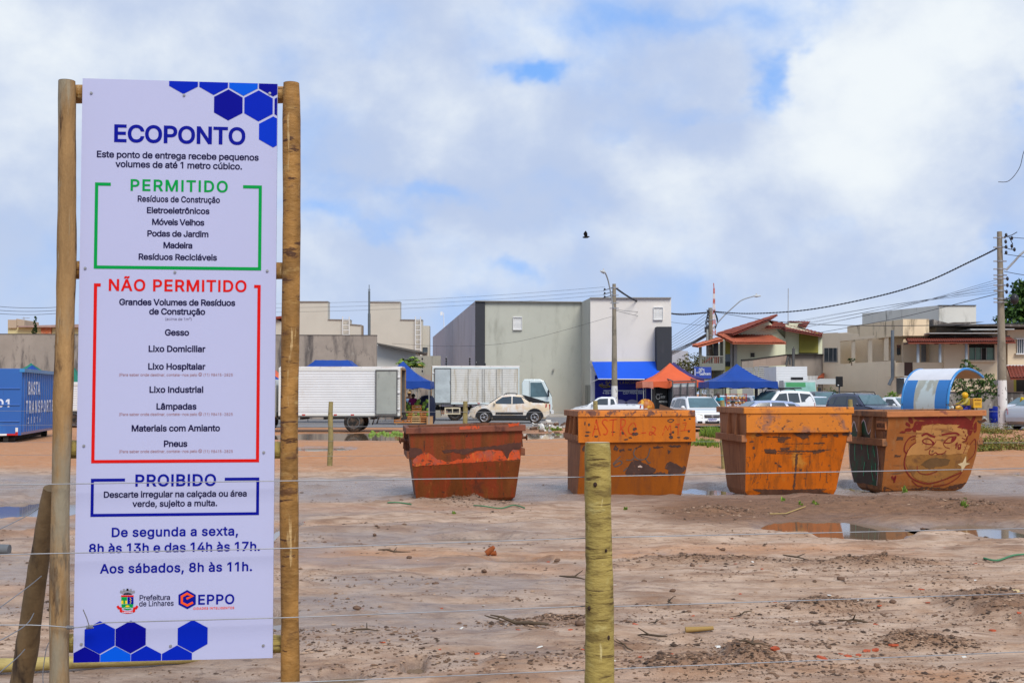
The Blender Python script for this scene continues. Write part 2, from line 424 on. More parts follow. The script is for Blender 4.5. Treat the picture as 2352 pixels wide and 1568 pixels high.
# -- lettering
# outlines of the letter shapes: char, advance ; contours
GLYPH_TEXT = ''' 187;
(273;30 69 34 108 44 147 59 180 79 180 64 143 54 104 50 69 53 38 63 5 79 -32 59 -32 46 -7 37 18 32 44
)273;12 -32 29 6 38 39 41 69 37 104 27 143 12 180 32 180 47 147 58 108 61 69 59 43 54 18 45 -7 32 -32
,188;13 -40 23 24 46 24 28 -40
-453;112 81 112 63 38 63 38 81
.188;32 -1 26 0 21 3 18 8 17 14 18 20 21 24 26 28 32 29 38 28 43 24 46 20 47 14 46 8 43 3 38 0
0453;76 -2 58 0 43 8 32 21 23 38 18 59 16 85 18 110 23 132 32 149 43 161 58 169 76 172 93 169 108 161 119 149 128 132 133 110 135 85 133 59 128 38 120 21 108 8 93 0;76 17 87 19 97 25 104 34 110 48 113 65 115 85 113 105 110 122 104 135 97 145 87 151 76 153 64 151 54 145 47 135 41 122 38 105 36 85 38 65 41 48 47 34 54 25 64 19
1400;85 170 85 0 64 0 64 149 63 149 22 119 22 142 59 170
2453;21 0 21 16 78 76 94 94 104 109 107 124 106 132 103 140 98 145 91 150 75 153 65 152 57 149 51 144 46 138 43 130 42 121 22 121 24 135 29 147 37 158 48 165 61 170 75 172 89 170 102 166 112 158 120 148 125 137 127 124 124 106 112 86 89 60 51 20 51 19 130 19 130 0
3453;73 -2 58 -1 44 3 33 10 23 19 17 30 15 44 36 44 38 36 42 29 48 24 55 20 73 17 92 20 99 25 105 31 108 39 110 48 109 57 105 65 100 72 92 78 81 81 67 83 52 83 52 100 96 149 96 151 23 151 23 170 124 170 124 154 70 93 70 96 88 96 103 92 115 84 124 74 129 62 131 48 129 34 123 22 115 12 103 4 89 -1
4453;13 35 13 53 82 170 104 170 36 55 36 54 138 54 138 35;94 0 94 40 94 49 94 106 114 106 114 0
5453;74 -2 59 -1 47 4 36 11 28 20 22 31 20 43 41 43 42 36 46 30 58 20 74 17 83 18 92 21 99 27 105 35 108 44 109 54 108 64 105 74 99 81 92 87 83 91 73 92 56 89 43 82 22 84 32 170 122 170 122 151 50 151 45 100 45 100 59 108 76 111 88 110 98 107 107 102 115 95 121 87 126 77 129 66 130 54 128 39 123 25 114 14 103 5 89 0
6453;75 -2 61 0 47 5 36 13 28 25 23 38 21 54 23 66 27 80 46 113 84 170 107 170 50 87 48 87 55 96 65 102 78 105 93 103 105 98 115 90 123 80 128 67 130 52 128 37 123 24 114 13 103 5 90 -1;75 16 85 17 93 21 100 26 105 34 108 43 109 52 108 62 105 71 100 78 93 84 85 87 75 88 66 87 58 84 51 78 46 71 43 63 42 53 43 43 46 34 51 26 58 21 66 17
7453;32 0 108 149 108 151 21 151 21 170 130 170 130 150 55 0
8453;75 -2 59 -1 45 4 34 11 25 21 19 32 17 45 18 55 22 65 27 73 34 80 42 85 51 88 51 89 40 94 31 103 25 114 23 127 25 139 30 150 38 159 49 166 61 170 75 172 90 170 102 166 112 159 120 150 126 139 127 127 125 114 120 103 111 94 100 89 100 88 109 85 117 80 124 73 129 65 132 55 134 45 132 32 126 21 117 11 106 4 92 -1;75 16 86 17 95 20 102 25 108 30 111 38 112 46 111 55 107 63 102 69 94 74 85 77 75 78 65 77 56 74 49 69 43 63 40 55 38 46 40 38 43 30 48 25 56 20 65 17;75 97 91 100 98 104 102 110 105 117 106 125 105 133 103 140 98 146 92 150 75 153 59 150 53 146 48 140 45 133 44 125 45 117 48 110 53 104 59 100
9453;75 172 90 170 103 165 114 156 123 145 128 131 130 116 128 103 124 90 105 56 67 0 43 0 100 83 102 83 96 74 86 67 73 65 58 66 46 71 35 79 28 90 23 102 21 117 23 132 28 145 37 156 48 165 61 170;75 153 66 152 58 149 51 143 46 136 43 127 42 117 43 107 46 98 51 91 58 86 66 82 75 81 85 82 93 86 100 91 105 98 108 107 109 117 108 127 105 136 100 143 93 149 85 152
A480;5 0 67 170 92 170 154 0 132 0 96 101 88 124 77 159 82 159 71 124 64 101 28 0;37 47 37 66 123 66 123 47
B456;20 0 20 170 80 170 96 168 110 164 120 156 127 147 131 137 133 125 132 115 129 107 119 95 105 89 105 87 113 86 121 82 128 76 134 68 138 58 139 45 138 33 133 22 126 13 115 6 100 1 82 0;42 19 82 19 99 21 110 27 116 35 118 46 117 54 114 61 109 68 102 73 93 76 83 77 42 77;42 95 79 95 96 99 103 103 108 109 111 116 112 124 110 134 104 143 94 149 80 151 42 151
C510;89 -2 68 0 50 8 35 21 23 38 16 60 13 85 16 110 23 131 35 148 50 161 68 169 89 172 113 168 124 163 134 157 142 149 149 139 154 128 158 116 136 116 130 132 119 143 105 150 89 152 74 150 61 144 50 134 42 121 36 105 34 85 36 65 42 48 50 35 61 25 74 20 89 18 105 20 119 27 130 38 136 53 158 53 154 41 149 30 143 21 134 13 124 6 114 2 102 -1
D502;73 0 32 0 32 19 72 19 91 21 106 27 118 37 126 50 131 66 133 85 131 104 126 120 118 133 107 143 92 149 74 151 31 151 31 170 75 170 98 167 118 159 133 147 144 130 152 110 154 85 152 60 144 40 133 23 117 10 97 3;42 170 42 0 20 0 20 170
E419;20 0 20 170 124 170 124 151 42 151 42 95 118 95 118 76 42 76 42 19 125 19 125 0
F410;20 0 20 170 123 170 123 151 42 151 42 93 115 93 115 74 42 74 42 0
G520;90 -2 68 0 50 8 35 21 23 39 16 60 13 85 16 110 23 131 34 148 50 161 68 169 88 172 101 171 113 168 125 163 134 156 143 148 150 139 155 128 158 116 136 116 129 131 119 142 105 149 88 152 74 150 61 144 50 135 42 121 36 105 34 85 36 65 42 48 50 35 61 25 75 20 90 18 103 19 115 24 125 31 132 41 137 53 138 67 145 66 94 66 94 85 159 85 159 67 157 47 150 30 140 17 126 6 109 0
H517;20 0 20 170 42 170 42 96 131 96 131 170 152 170 152 0 131 0 131 77 42 77 42 0
I170;18 0 18 170 39 170 39 0
J396;62 -2 48 -1 35 4 25 11 17 21 13 33 11 48 11 58 33 58 33 48 35 35 41 25 50 19 62 17 73 19 83 25 89 35 91 48 91 170 112 170 112 48 111 33 106 21 98 11 88 4 76 -1
L393;20 0 20 170 42 170 42 19 120 19 120 0
M628;20 0 20 170 51 170 92 62 96 53 100 41 104 28 107 16 102 16 106 28 110 40 114 53 117 62 159 170 189 170 189 0 168 0 168 97 168 109 168 123 169 138 169 152 171 152 166 136 161 121 156 107 152 97 114 0 95 0 57 97 53 107 48 120 43 136 37 152 40 152 40 139 40 124 41 109 41 97 41 0
N523;20 0 20 170 45 170 114 61 121 50 129 36 138 18 135 18 134 36 133 52 133 65 133 170 154 170 154 0 129 0 67 97 59 110 49 127 36 151 40 151 41 128 41 109 42 97 42 0
O533;89 -2 68 0 50 8 35 21 23 38 16 60 13 85 16 110 23 131 35 148 50 161 68 169 89 172 110 169 128 161 143 148 155 131 162 110 164 85 162 60 155 38 143 21 128 8 110 0;89 18 103 20 116 25 128 35 136 48 142 65 143 85 142 105 136 122 128 135 116 144 103 150 89 152 74 150 61 144 50 135 42 121 36 105 34 85 36 65 42 48 50 35 61 25 74 20
P445;20 0 20 170 78 170 96 168 111 162 122 154 130 143 135 130 136 116 135 101 130 88 122 78 111 69 96 64 78 62 36 62 36 81 78 81 90 82 99 85 106 91 111 98 114 106 115 116 114 125 111 134 106 141 99 146 89 150 77 151 42 151 42 0
R449;20 0 20 170 79 170 97 168 111 163 122 155 130 144 135 132 136 117 135 103 130 90 122 80 111 72 96 68 79 66 32 66 32 85 78 85 90 86 99 89 106 94 111 100 114 108 115 117 114 127 111 135 106 142 99 147 90 150 78 151 42 151 42 0;118 0 77 76 101 76 143 0
S447;75 -3 57 -1 43 3 30 10 21 20 15 32 13 46 35 46 37 37 41 29 47 24 55 20 75 16 86 17 95 20 104 25 110 31 114 38 115 46 114 54 111 60 99 68 82 74 61 80 43 87 29 96 20 109 17 124 19 138 25 149 34 159 46 166 60 170 76 172 92 170 105 166 117 159 126 150 131 138 134 126 112 126 109 137 101 146 89 151 75 153 65 152 56 149 48 145 43 139 39 133 38 125 40 117 44 111 56 103 71 98 88 93 104 88 120 79 132 66 135 57 136 46 134 33 129 21 120 11 108 4 93 -1
T449;11 151 11 170 139 170 139 151 86 151 86 0 64 0 64 151
U517;86 -3 68 -1 51 5 38 14 28 27 22 41 20 58 20 170 41 170 41 59 43 48 47 38 53 29 62 23 73 19 86 17 99 19 110 23 119 29 126 38 130 48 131 59 131 170 152 170 152 58 150 41 144 27 134 14 121 5 105 -1
V480;68 0 5 170 28 170 64 69 72 46 83 10 78 10 89 46 97 69 132 170 154 170 93 0
a389;53 -3 42 -2 31 2 23 7 16 15 12 24 10 36 11 46 14 54 19 60 26 64 42 70 59 73 78 76 88 78 91 81 92 85 92 86 89 99 80 107 65 110 50 107 39 100 33 91 14 97 19 107 26 115 35 121 44 125 65 128 80 126 95 120 102 114 107 107 111 97 112 84 112 0 92 0 92 17 91 17 84 8 72 0;57 15 67 16 76 20 83 25 88 31 91 38 92 46 92 63 86 61 77 59 67 57 58 56 45 53 34 46 32 41 31 35 34 24 43 17
b424;76 -3 66 -2 57 1 46 10 39 20 37 20 37 0 18 0 18 170 38 170 38 106 39 106 46 115 57 124 66 127 76 128 91 126 104 120 115 111 123 98 128 82 130 63 128 44 123 28 115 15 104 5 91 -1;73 16 84 17 93 22 100 29 105 39 108 50 109 63 108 76 105 87 100 97 93 104 84 108 73 110 63 108 54 104 47 97 42 88 39 76 38 63 39 50 42 38 47 29 54 22 63 17
c396;69 -3 53 -1 39 5 27 15 19 28 13 44 11 62 13 81 19 97 27 110 39 120 53 126 69 128 87 126 102 119 113 107 121 92 101 87 97 96 90 104 81 108 69 110 58 108 48 103 41 96 36 86 33 75 32 62 33 50 36 39 41 30 48 22 58 17 69 15 81 17 90 22 97 30 101 39 121 34 114 19 102 7 87 0
d424;65 -3 50 -1 37 5 26 15 18 28 13 44 11 63 13 82 18 98 26 111 37 120 50 126 65 128 76 127 84 124 96 115 102 106 104 106 104 170 124 170 124 0 104 0 104 20 102 20 96 10 84 1 76 -2;68 16 79 17 88 22 95 29 100 38 103 50 104 63 103 76 100 88 95 97 88 104 79 108 68 110 57 108 48 104 41 97 36 87 33 76 32 63 33 50 36 39 41 29 48 22 57 17
e404;71 -3 54 -1 39 5 27 15 19 28 13 44 11 62 13 81 18 97 27 110 38 120 52 126 68 128 89 125 98 120 106 114 114 105 119 94 123 81 124 65 124 56 25 56 25 74 113 74 103 67 102 79 99 90 94 98 88 105 79 109 68 110 58 109 49 104 42 98 36 90 33 80 32 70 32 59 33 46 37 35 43 27 50 20 60 17 71 15 85 18 95 24 102 35 122 30 118 21 112 13 104 6 94 1 83 -2
f254;76 126 76 109 2 109 2 126;27 0 27 144 28 154 32 162 38 168 45 173 62 177 74 176 81 174 76 156 72 157 65 158 57 157 51 153 48 148 47 140 47 0
g425;69 -50 56 -49 45 -47 27 -37 17 -23 34 -14 41 -22 51 -29 69 -32 83 -31 94 -25 101 -16 104 -2 104 23 102 23 96 14 84 5 76 3 65 2 51 3 38 9 27 18 18 30 13 45 11 64 13 82 18 98 27 111 37 120 51 126 65 128 76 127 84 124 96 115 103 106 104 106 104 126 124 126 124 -3 122 -18 117 -30 108 -39 97 -45 84 -49;68 20 79 21 88 25 95 32 100 40 103 51 104 64 103 77 100 88 95 97 88 104 79 108 68 110 57 108 48 104 41 97 36 87 33 76 32 64 33 52 36 41 41 32 48 25 57 21
h410;38 76 38 0 18 0 18 170 38 170 38 96 34 96 41 111 51 121 62 126 76 128 88 127 98 123 107 116 114 107 118 95 119 80 119 0 99 0 99 78 97 92 91 101 82 108 70 110 61 109 54 106 47 101 42 94 39 86
i167;18 0 18 126 38 126 38 0;28 148 22 149 18 152 15 156 14 161 15 166 18 171 22 174 28 175 33 174 38 171 41 166 42 161 41 156 38 152 33 149
j167;18 126 38 126 38 -10 37 -21 34 -30 29 -38 22 -43 12 -46 1 -48 -3 -48 -3 -29 1 -29 8 -28 13 -24 17 -18 18 -10;28 148 22 149 18 152 15 156 14 161 15 166 18 171 22 174 28 175 33 174 38 171 41 166 42 161 41 156 38 152 33 149
l167;18 0 18 173 38 173 38 0
m610;18 0 18 126 37 126 37 98 36 98 39 108 44 115 57 125 73 129 86 127 96 120 103 110 107 98 104 98 107 107 112 114 127 125 146 129 156 128 166 124 174 118 180 109 184 99 186 85 186 0 165 0 165 85 163 96 158 104 149 109 140 110 132 109 125 107 115 97 112 82 112 0 91 0 91 87 90 96 84 104 76 109 66 110 53 107 47 102 42 96 39 89 38 79 38 0
n410;38 76 38 0 18 0 18 126 37 126 37 96 34 96 41 111 51 121 62 126 76 128 88 127 98 123 107 116 114 107 118 95 119 80 119 0 99 0 99 78 97 92 91 101 82 108 70 110 61 109 54 106 47 101 42 94 39 86
o415;69 -3 53 -1 39 5 27 15 19 28 13 44 11 62 13 81 19 97 27 110 39 120 53 126 69 128 85 126 100 120 111 110 120 97 125 81 127 62 125 44 120 28 111 15 100 5 85 -1;69 15 81 17 90 22 97 30 102 39 105 50 106 62 105 75 102 86 97 96 90 103 81 108 69 110 58 108 48 103 41 96 36 86 33 75 32 62 33 50 36 39 41 30 48 22 58 17
p424;18 -48 18 126 37 126 37 106 39 106 46 115 57 124 66 127 76 128 91 126 104 120 115 111 123 98 128 82 130 63 128 44 123 28 115 15 104 5 91 -1 76 -3 66 -2 58 1 46 10 39 20 38 20 38 -48;73 16 84 17 93 22 100 29 105 39 108 50 109 63 108 76 105 87 100 97 93 104 84 108 73 110 63 108 54 104 47 97 42 88 39 76 38 63 39 50 42 38 47 29 54 22 63 17
q424;124 -48 104 -48 104 20 102 20 96 10 84 1 76 -2 65 -3 50 -1 37 5 26 15 18 28 13 44 11 63 13 82 18 98 26 111 37 120 50 126 65 128 76 127 84 124 96 115 102 106 104 106 104 126 124 126;68 16 79 17 88 22 95 29 100 38 103 50 104 63 103 76 100 88 95 97 88 104 79 108 68 110 57 108 48 104 41 97 36 87 33 76 32 63 33 50 36 39 41 29 48 22 57 17
r259;18 0 18 126 37 126 37 107 38 107 43 116 51 122 60 127 71 128 76 128 81 128 81 107 77 108 69 109 61 108 53 105 47 100 42 95 39 87 38 79 38 0
s365;61 -3 48 -2 37 1 28 6 21 13 15 21 12 31 31 36 35 26 41 20 50 16 60 15 72 17 81 21 87 27 89 34 88 40 85 45 79 49 71 52 50 57 35 62 24 69 18 79 16 91 17 102 22 111 29 118 38 123 50 127 62 128 74 127 85 124 93 119 100 113 108 97 89 92 86 99 81 105 73 109 62 111 52 110 44 106 38 100 36 92 37 86 41 81 57 74 76 70 92 65 102 57 108 47 110 36 109 25 104 16 97 8 87 2 74 -2
t227;68 126 68 109 2 109 2 126;22 157 42 157 42 33 43 25 45 20 50 18 57 17 62 17 67 18 71 1 64 -1 56 -1 42 1 31 7 24 17 22 31
u410;61 -2 49 0 38 4 30 10 23 20 19 32 18 46 18 126 38 126 38 48 40 35 46 25 55 19 67 17 75 18 83 21 89 26 94 32 98 41 99 51 99 126 119 126 119 0 99 0 99 31 102 31 95 16 86 6 74 0
v389;54 0 6 126 28 126 55 52 62 29 69 7 61 7 68 29 75 52 102 126 124 126 75 0
x379;7 0 57 73 57 57 10 126 33 126 49 102 60 84 69 69 58 69 67 84 78 102 94 126 117 126 70 56 70 71 119 0 96 0 77 28 67 45 58 61 68 61 59 45 49 28 30 0
³309;52 101 31 104 23 108 17 114 13 120 11 128 31 128 33 123 38 120 52 117 60 118 67 121 71 125 72 131 71 136 66 141 58 144 49 145 38 145 38 158 65 178 65 178 17 178 17 194 89 194 89 180 51 151 51 155 63 156 73 154 81 150 88 144 91 137 93 129 91 121 87 114 81 108 73 104
Ã480;5 0 67 170 92 170 154 0 132 0 96 101 88 124 77 159 82 159 71 124 64 101 28 0;37 47 37 66 123 66 123 47;95 192 87 193 79 197 72 200 67 201 63 198 61 192 47 192 48 202 52 209 57 214 65 216 73 214 80 211 87 208 93 206 97 208 99 215 113 215 111 206 108 198 102 193
à389;53 -3 42 -2 31 2 23 7 16 15 12 24 10 36 11 46 14 54 19 60 26 64 42 70 59 73 78 76 88 78 91 81 92 85 92 86 89 99 80 107 65 110 50 107 39 100 33 91 14 97 19 107 26 115 35 121 44 125 65 128 80 126 95 120 102 114 107 107 111 97 112 84 112 0 92 0 92 17 91 17 84 8 72 0;57 15 67 16 76 20 83 25 88 31 91 38 92 46 92 63 86 61 77 59 67 57 58 56 45 53 34 46 32 41 31 35 34 24 43 17;55 143 33 176 56 176 72 143
á389;53 -3 42 -2 31 2 23 7 16 15 12 24 10 36 11 46 14 54 19 60 26 64 42 70 59 73 78 76 88 78 91 81 92 85 92 86 89 99 80 107 65 110 50 107 39 100 33 91 14 97 19 107 26 115 35 121 44 125 65 128 80 126 95 120 102 114 107 107 111 97 112 84 112 0 92 0 92 17 91 17 84 8 72 0;57 15 67 16 76 20 83 25 88 31 91 38 92 46 92 63 86 61 77 59 67 57 58 56 45 53 34 46 32 41 31 35 34 24 43 17;54 143 70 176 93 176 71 143
â389;53 -3 42 -2 31 2 23 7 16 15 12 24 10 36 11 46 14 54 19 60 26 64 42 70 59 73 78 76 88 78 91 81 92 85 92 86 89 99 80 107 65 110 50 107 39 100 33 91 14 97 19 107 26 115 35 121 44 125 65 128 80 126 95 120 102 114 107 107 111 97 112 84 112 0 92 0 92 17 91 17 84 8 72 0;57 15 67 16 76 20 83 25 88 31 91 38 92 46 92 63 86 61 77 59 67 57 58 56 45 53 34 46 32 41 31 35 34 24 43 17;47 145 27 145 27 146 53 176 73 176 100 146 100 145 79 145 63 165
ã389;53 -3 42 -2 31 2 23 7 16 15 12 24 10 36 11 46 14 54 19 60 26 64 42 70 59 73 78 76 88 78 91 81 92 85 92 86 89 99 80 107 65 110 50 107 39 100 33 91 14 97 19 107 26 115 35 121 44 125 65 128 80 126 95 120 102 114 107 107 111 97 112 84 112 0 92 0 92 17 91 17 84 8 72 0;57 15 67 16 76 20 83 25 88 31 91 38 92 46 92 63 86 61 77 59 67 57 58 56 45 53 34 46 32 41 31 35 34 24 43 17;78 149 70 150 62 153 55 157 50 158 46 155 44 149 30 149 31 159 35 166 40 171 48 173 57 171 64 168 70 165 76 163 80 165 82 172 96 172 95 163 91 155 85 150
ç396;69 -3 53 -1 39 5 27 15 19 28 13 44 11 62 13 81 19 97 27 110 39 120 53 126 69 128 87 126 102 119 113 107 121 92 101 87 97 96 90 104 81 108 69 110 58 108 48 103 41 96 36 86 33 75 32 62 33 50 36 39 41 30 48 22 58 17 69 15 81 17 90 22 97 30 101 39 121 34 114 19 102 7 87 0;56 -48 56 -36 70 -36 79 -34 81 -28 79 -22 70 -21 61 -21 64 5 75 5 75 0 75 -10 84 -11 91 -15 95 -20 96 -28 95 -37 90 -43 82 -46 70 -48
é404;71 -3 54 -1 39 5 27 15 19 28 13 44 11 62 13 81 18 97 27 110 38 120 52 126 68 128 89 125 98 120 106 114 114 105 119 94 123 81 124 65 124 56 25 56 25 74 113 74 103 67 102 79 99 90 94 98 88 105 79 109 68 110 58 109 49 104 42 98 36 90 33 80 32 70 32 59 33 46 37 35 43 27 50 20 60 17 71 15 85 18 95 24 102 35 122 30 118 21 112 13 104 6 94 1 83 -2;59 143 75 176 98 176 76 143
í167;18 0 18 126 38 126 38 0;19 143 35 176 58 176 36 143
ó415;69 -3 53 -1 39 5 27 15 19 28 13 44 11 62 13 81 19 97 27 110 39 120 53 126 69 128 85 126 100 120 111 110 120 97 125 81 127 62 125 44 120 28 111 15 100 5 85 -1;69 15 81 17 90 22 97 30 102 39 105 50 106 62 105 75 102 86 97 96 90 103 81 108 69 110 58 108 48 103 41 96 36 86 33 75 32 62 33 50 36 39 41 30 48 22 58 17;60 143 76 176 99 176 77 143
ô415;69 -3 53 -1 39 5 27 15 19 28 13 44 11 62 13 81 19 97 27 110 39 120 53 126 69 128 85 126 100 120 111 110 120 97 125 81 127 62 125 44 120 28 111 15 100 5 85 -1;69 15 81 17 90 22 97 30 102 39 105 50 106 62 105 75 102 86 97 96 90 103 81 108 69 110 58 108 48 103 41 96 36 86 33 75 32 62 33 50 36 39 41 30 48 22 58 17;53 145 33 145 33 146 59 176 79 176 106 146 106 145 85 145 69 165
ú410;61 -2 49 0 38 4 30 10 23 20 19 32 18 46 18 126 38 126 38 48 40 35 46 25 55 19 67 17 75 18 83 21 89 26 94 32 98 41 99 51 99 126 119 126 119 0 99 0 99 31 102 31 95 16 86 6 74 0;59 143 75 176 98 176 76 143
'''
GLYPHS = {}
for ln in GLYPH_TEXT.split('\n'):
 if not ln:
  continue
 a, *cs = ln[1:].split(';')
 GLYPHS[ln[0]] = (int(a), [[float(v) for v in c.split()] for c in cs if c])
GLYPHS[' '] = (187, [])
_gc = {}


def _area(p):
 return sum(p[i][0] * p[(i + 1) % len(p)][1] - p[(i + 1) % len(p)][0] * p[i][1] for i in range(len(p))) / 2


def fill(contours):
 """triangles of the non-zero winding inside of closed 2D contours"""
 V, E = [], []
 for o in contours:
  b, n = len(V), len(o)
  V += [Vector(q) for q in o]
  E += [(b + i, b + (i + 1) % n) for i in range(n)]
 r = geometry.delaunay_2d_cdt(V, E, [], 0, 1e-5)
 tris = []
 for f in r[2]:
  c = sum((r[0][i] for i in f), Vector((0, 0))) / len(f)
  wn = 0
  for o in contours:
   n = len(o)
   for i in range(n):
    p, q = o[i], o[(i + 1) % n]
    if (p[1] <= c.y) != (q[1] <= c.y):
     x = p[0] + (c.y - p[1]) * (q[0] - p[0]) / (q[1] - p[1])
     if x > c.x:
      wn += 1 if q[1] > p[1] else -1
  if wn:
   tris.append([r[0][i] for i in f])
 return tris


def glyph(ch, wgt):
 k = (ch, wgt)
 if k in _gc:
  return _gc[k]
 cs = [[(c[i] * 3 / 509, c[i + 1] * 3 / 509) for i in range(0, len(c), 2)] for c in GLYPHS[ch][1]]
 out = []
 if cs:
  s = 1 if _area(max(cs, key=lambda c: abs(_area(c)))) > 0 else -1
  oc = []
  for c in cs:
   n = len(c)
   o = []
   for i in range(n):
    p, q, r_ = Vector(c[i - 1]), Vector(c[i]), Vector(c[(i + 1) % n])
    a, b = (q - p).normalized(), (r_ - q).normalized()
    m = Vector((a.y + b.y, -a.x - b.x))
    m = m / max(m.length_squared / 2, .5)
    o.append(q + m * wgt * s)
   oc.append(o)
  out = fill(oc)
 _gc[k] = out
 return out


def text(mb, s, place, cx, base, cap, width=None, wgt=.028, mi=0, align='C', xs=1.0):
 """letters as flat faces; place(x, y) maps the sheet to 3D; letters are spaced to reach `width`"""
 adv = [GLYPHS[c][0] / 509 * cap * xs for c in s]
 tot = sum(adv) - .1 * cap * xs
 tr = 0
 if width:
  tr = (width - tot) / max(1, len(s) - 1)
  if tr < -.1 * cap:
   xs *= width / tot
   adv = [a * width / tot for a in adv]
   tot, tr = width, 0
  tot += tr * (len(s) - 1)
 x = cx - tot / 2 if align == 'C' else cx
 x -= .05 * cap
 for c, a in zip(s, adv):
  for tri in glyph(c, wgt):
   mb.poly([place(x + v.x * cap * xs, base + v.y * cap) for v in tri], mi)
  x += a + tr


def ribbon(mb, pts, wd, place, mi=0, closed=False):
 """mitred flat stroke along 2D pts"""
 pts = [Vector(p) for p in pts]
 n = len(pts)
 L, Rr = [], []
 for i in range(n):
  if closed:
   p, r_ = pts[i - 1], pts[(i + 1) % n]
  else:
   p, r_ = pts[max(0, i - 1)], pts[min(n - 1, i + 1)]
  a = (pts[i] - p).normalized() if (pts[i] - p).length > 1e-9 else (r_ - pts[i]).normalized()
  b = (r_ - pts[i]).normalized() if (r_ - pts[i]).length > 1e-9 else a
  m = Vector((-a.y - b.y, a.x + b.x))
  m = m / max(m.length_squared / 2, .6)
  hw = (wd[i] if isinstance(wd, (list, tuple)) else wd) / 2
  L.append(pts[i] + m * hw)
  Rr.append(pts[i] - m * hw)
 vs = [place(*q) for q in L] + [place(*q) for q in Rr]
 k = n if closed else n - 1
 mb.add(vs, [(i, (i + 1) % n, n + (i + 1) % n, n + i) for i in range(k)], mi)


def curve_pts(pts, k=4):
 """Catmull-Rom through 2D/3D points"""
 P = [Vector(p) for p in pts]
 out = []
 for i in range(len(P) - 1):
  p0, p1, p2, p3 = P[max(0, i - 1)], P[i], P[i + 1], P[min(len(P) - 1, i + 2)]
  for j in range(k):
   t = j / k
   out.append(.5 * ((2 * p1) + (p2 - p0) * t + (2 * p0 - 5 * p1 + 4 * p2 - p3) * t * t + (3 * p1 - p0 - 3 * p2 + p3) * t ** 3))
 out.append(P[-1])
 return out



# -- THE SETTING
def vnoise(x, y, seed):
 xi, yi = np.floor(x).astype(np.int64), np.floor(y).astype(np.int64)
 fx, fy = x - xi, y - yi
 fx, fy = fx * fx * (3 - 2 * fx), fy * fy * (3 - 2 * fy)

 def h(a, b):
  n = (a * 374761393 + b * 668265263 + seed * 974711) & 0xffffffff
  n = ((n ^ (n >> 13)) * 1274126177) & 0xffffffff
  return ((n ^ (n >> 16)) & 0xffff) / 65535.0
 a, b, c, d = h(xi, yi), h(xi + 1, yi), h(xi, yi + 1), h(xi + 1, yi + 1)
 return (a * (1 - fx) + b * fx) * (1 - fy) + (c * (1 - fx) + d * fx) * fy


def fbm(x, y, seed, oct=4, gain=.5):
 s, a, t = 0, 1, 0
 for o in range(oct):
  s = s + a * vnoise(x * 2 ** o + o * 17.3, y * 2 ** o + o * 9.1, seed + o)
  t += a
  a *= gain
 return s / t - .5


def sstep(a, b, x):
 t = np.clip((x - a) / (b - a), 0, 1)
 return t * t * (3 - 2 * t)


# puddles: centre x, y, half length, half width, turn
PUDDLES = []
for cx, cy, hx, hy in [(1925, 1212, 175, 24), (2275, 1216, 140, 21), (30, 1169, 170, 27), (850, 1000, 230, 9), (1240, 998, 60, 8), (1612, 1123, 60, 10),
                       (1955, 1118, 30, 12), (780, 1555, 60, 14), (950, 1535, 26, 16), (650, 1215, 26, 22), (640, 1420, 30, 25), (1090, 1235, 110, 6), (1190, 1283, 70, 5),
                       (2330, 1088, 60, 5), (730, 1030, 80, 6)]:
 p = gr(cx, cy)
 PUDDLES.append((p.x, p.y, px2m(hx, p.y), (gr(cx, cy - hy).y - gr(cx, cy + hy).y) / 2))
# heaps of turned soil: x, y, sx, sy, height
HEAPS = []
for cx, cy, hx, hy, hh in [(1720, 1525, 75, 35, .07), (1560, 1550, 130, 20, .06), (2290, 1400, 120, 40, .09), (1900, 1395, 110, 12, .05), (2020, 1160, 260, 14, .07),
                           (1650, 1176, 120, 8, .06), (2240, 1170, 110, 10, .06), (1060, 1155, 120, 7, .06), (1640, 1290, 200, 8, .05), (2000, 1300, 200, 10, .05),
                           (1280, 1430, 150, 8, .04), (2130, 1480, 120, 14, .05), (1190, 985, 60, 9, .25), (2310, 1020, 60, 20, .12)]:
 p = gr(cx, cy)
 HEAPS.append((p.x, p.y, px2m(hx, p.y), (gr(cx, cy - hy).y - gr(cx, cy + hy).y) / 2, hh))


def puddle_mask(x, y):
 m = np.zeros_like(x)
 for i, (cx, cy, a, b) in enumerate(PUDDLES):
  wx = x + .22 * a * fbm(x / a * 2.2, y / b * 1.2, 90 + i, 4)
  wy = y + .5 * b * fbm(x / a * 3.5 + 9, y / b * 1.5, 120 + i, 4)
  r = np.sqrt(((wx - cx) / a) ** 2 + ((wy - cy) / b) ** 2)
  m = np.maximum(m, sstep(1.25, .8, r))
 return m


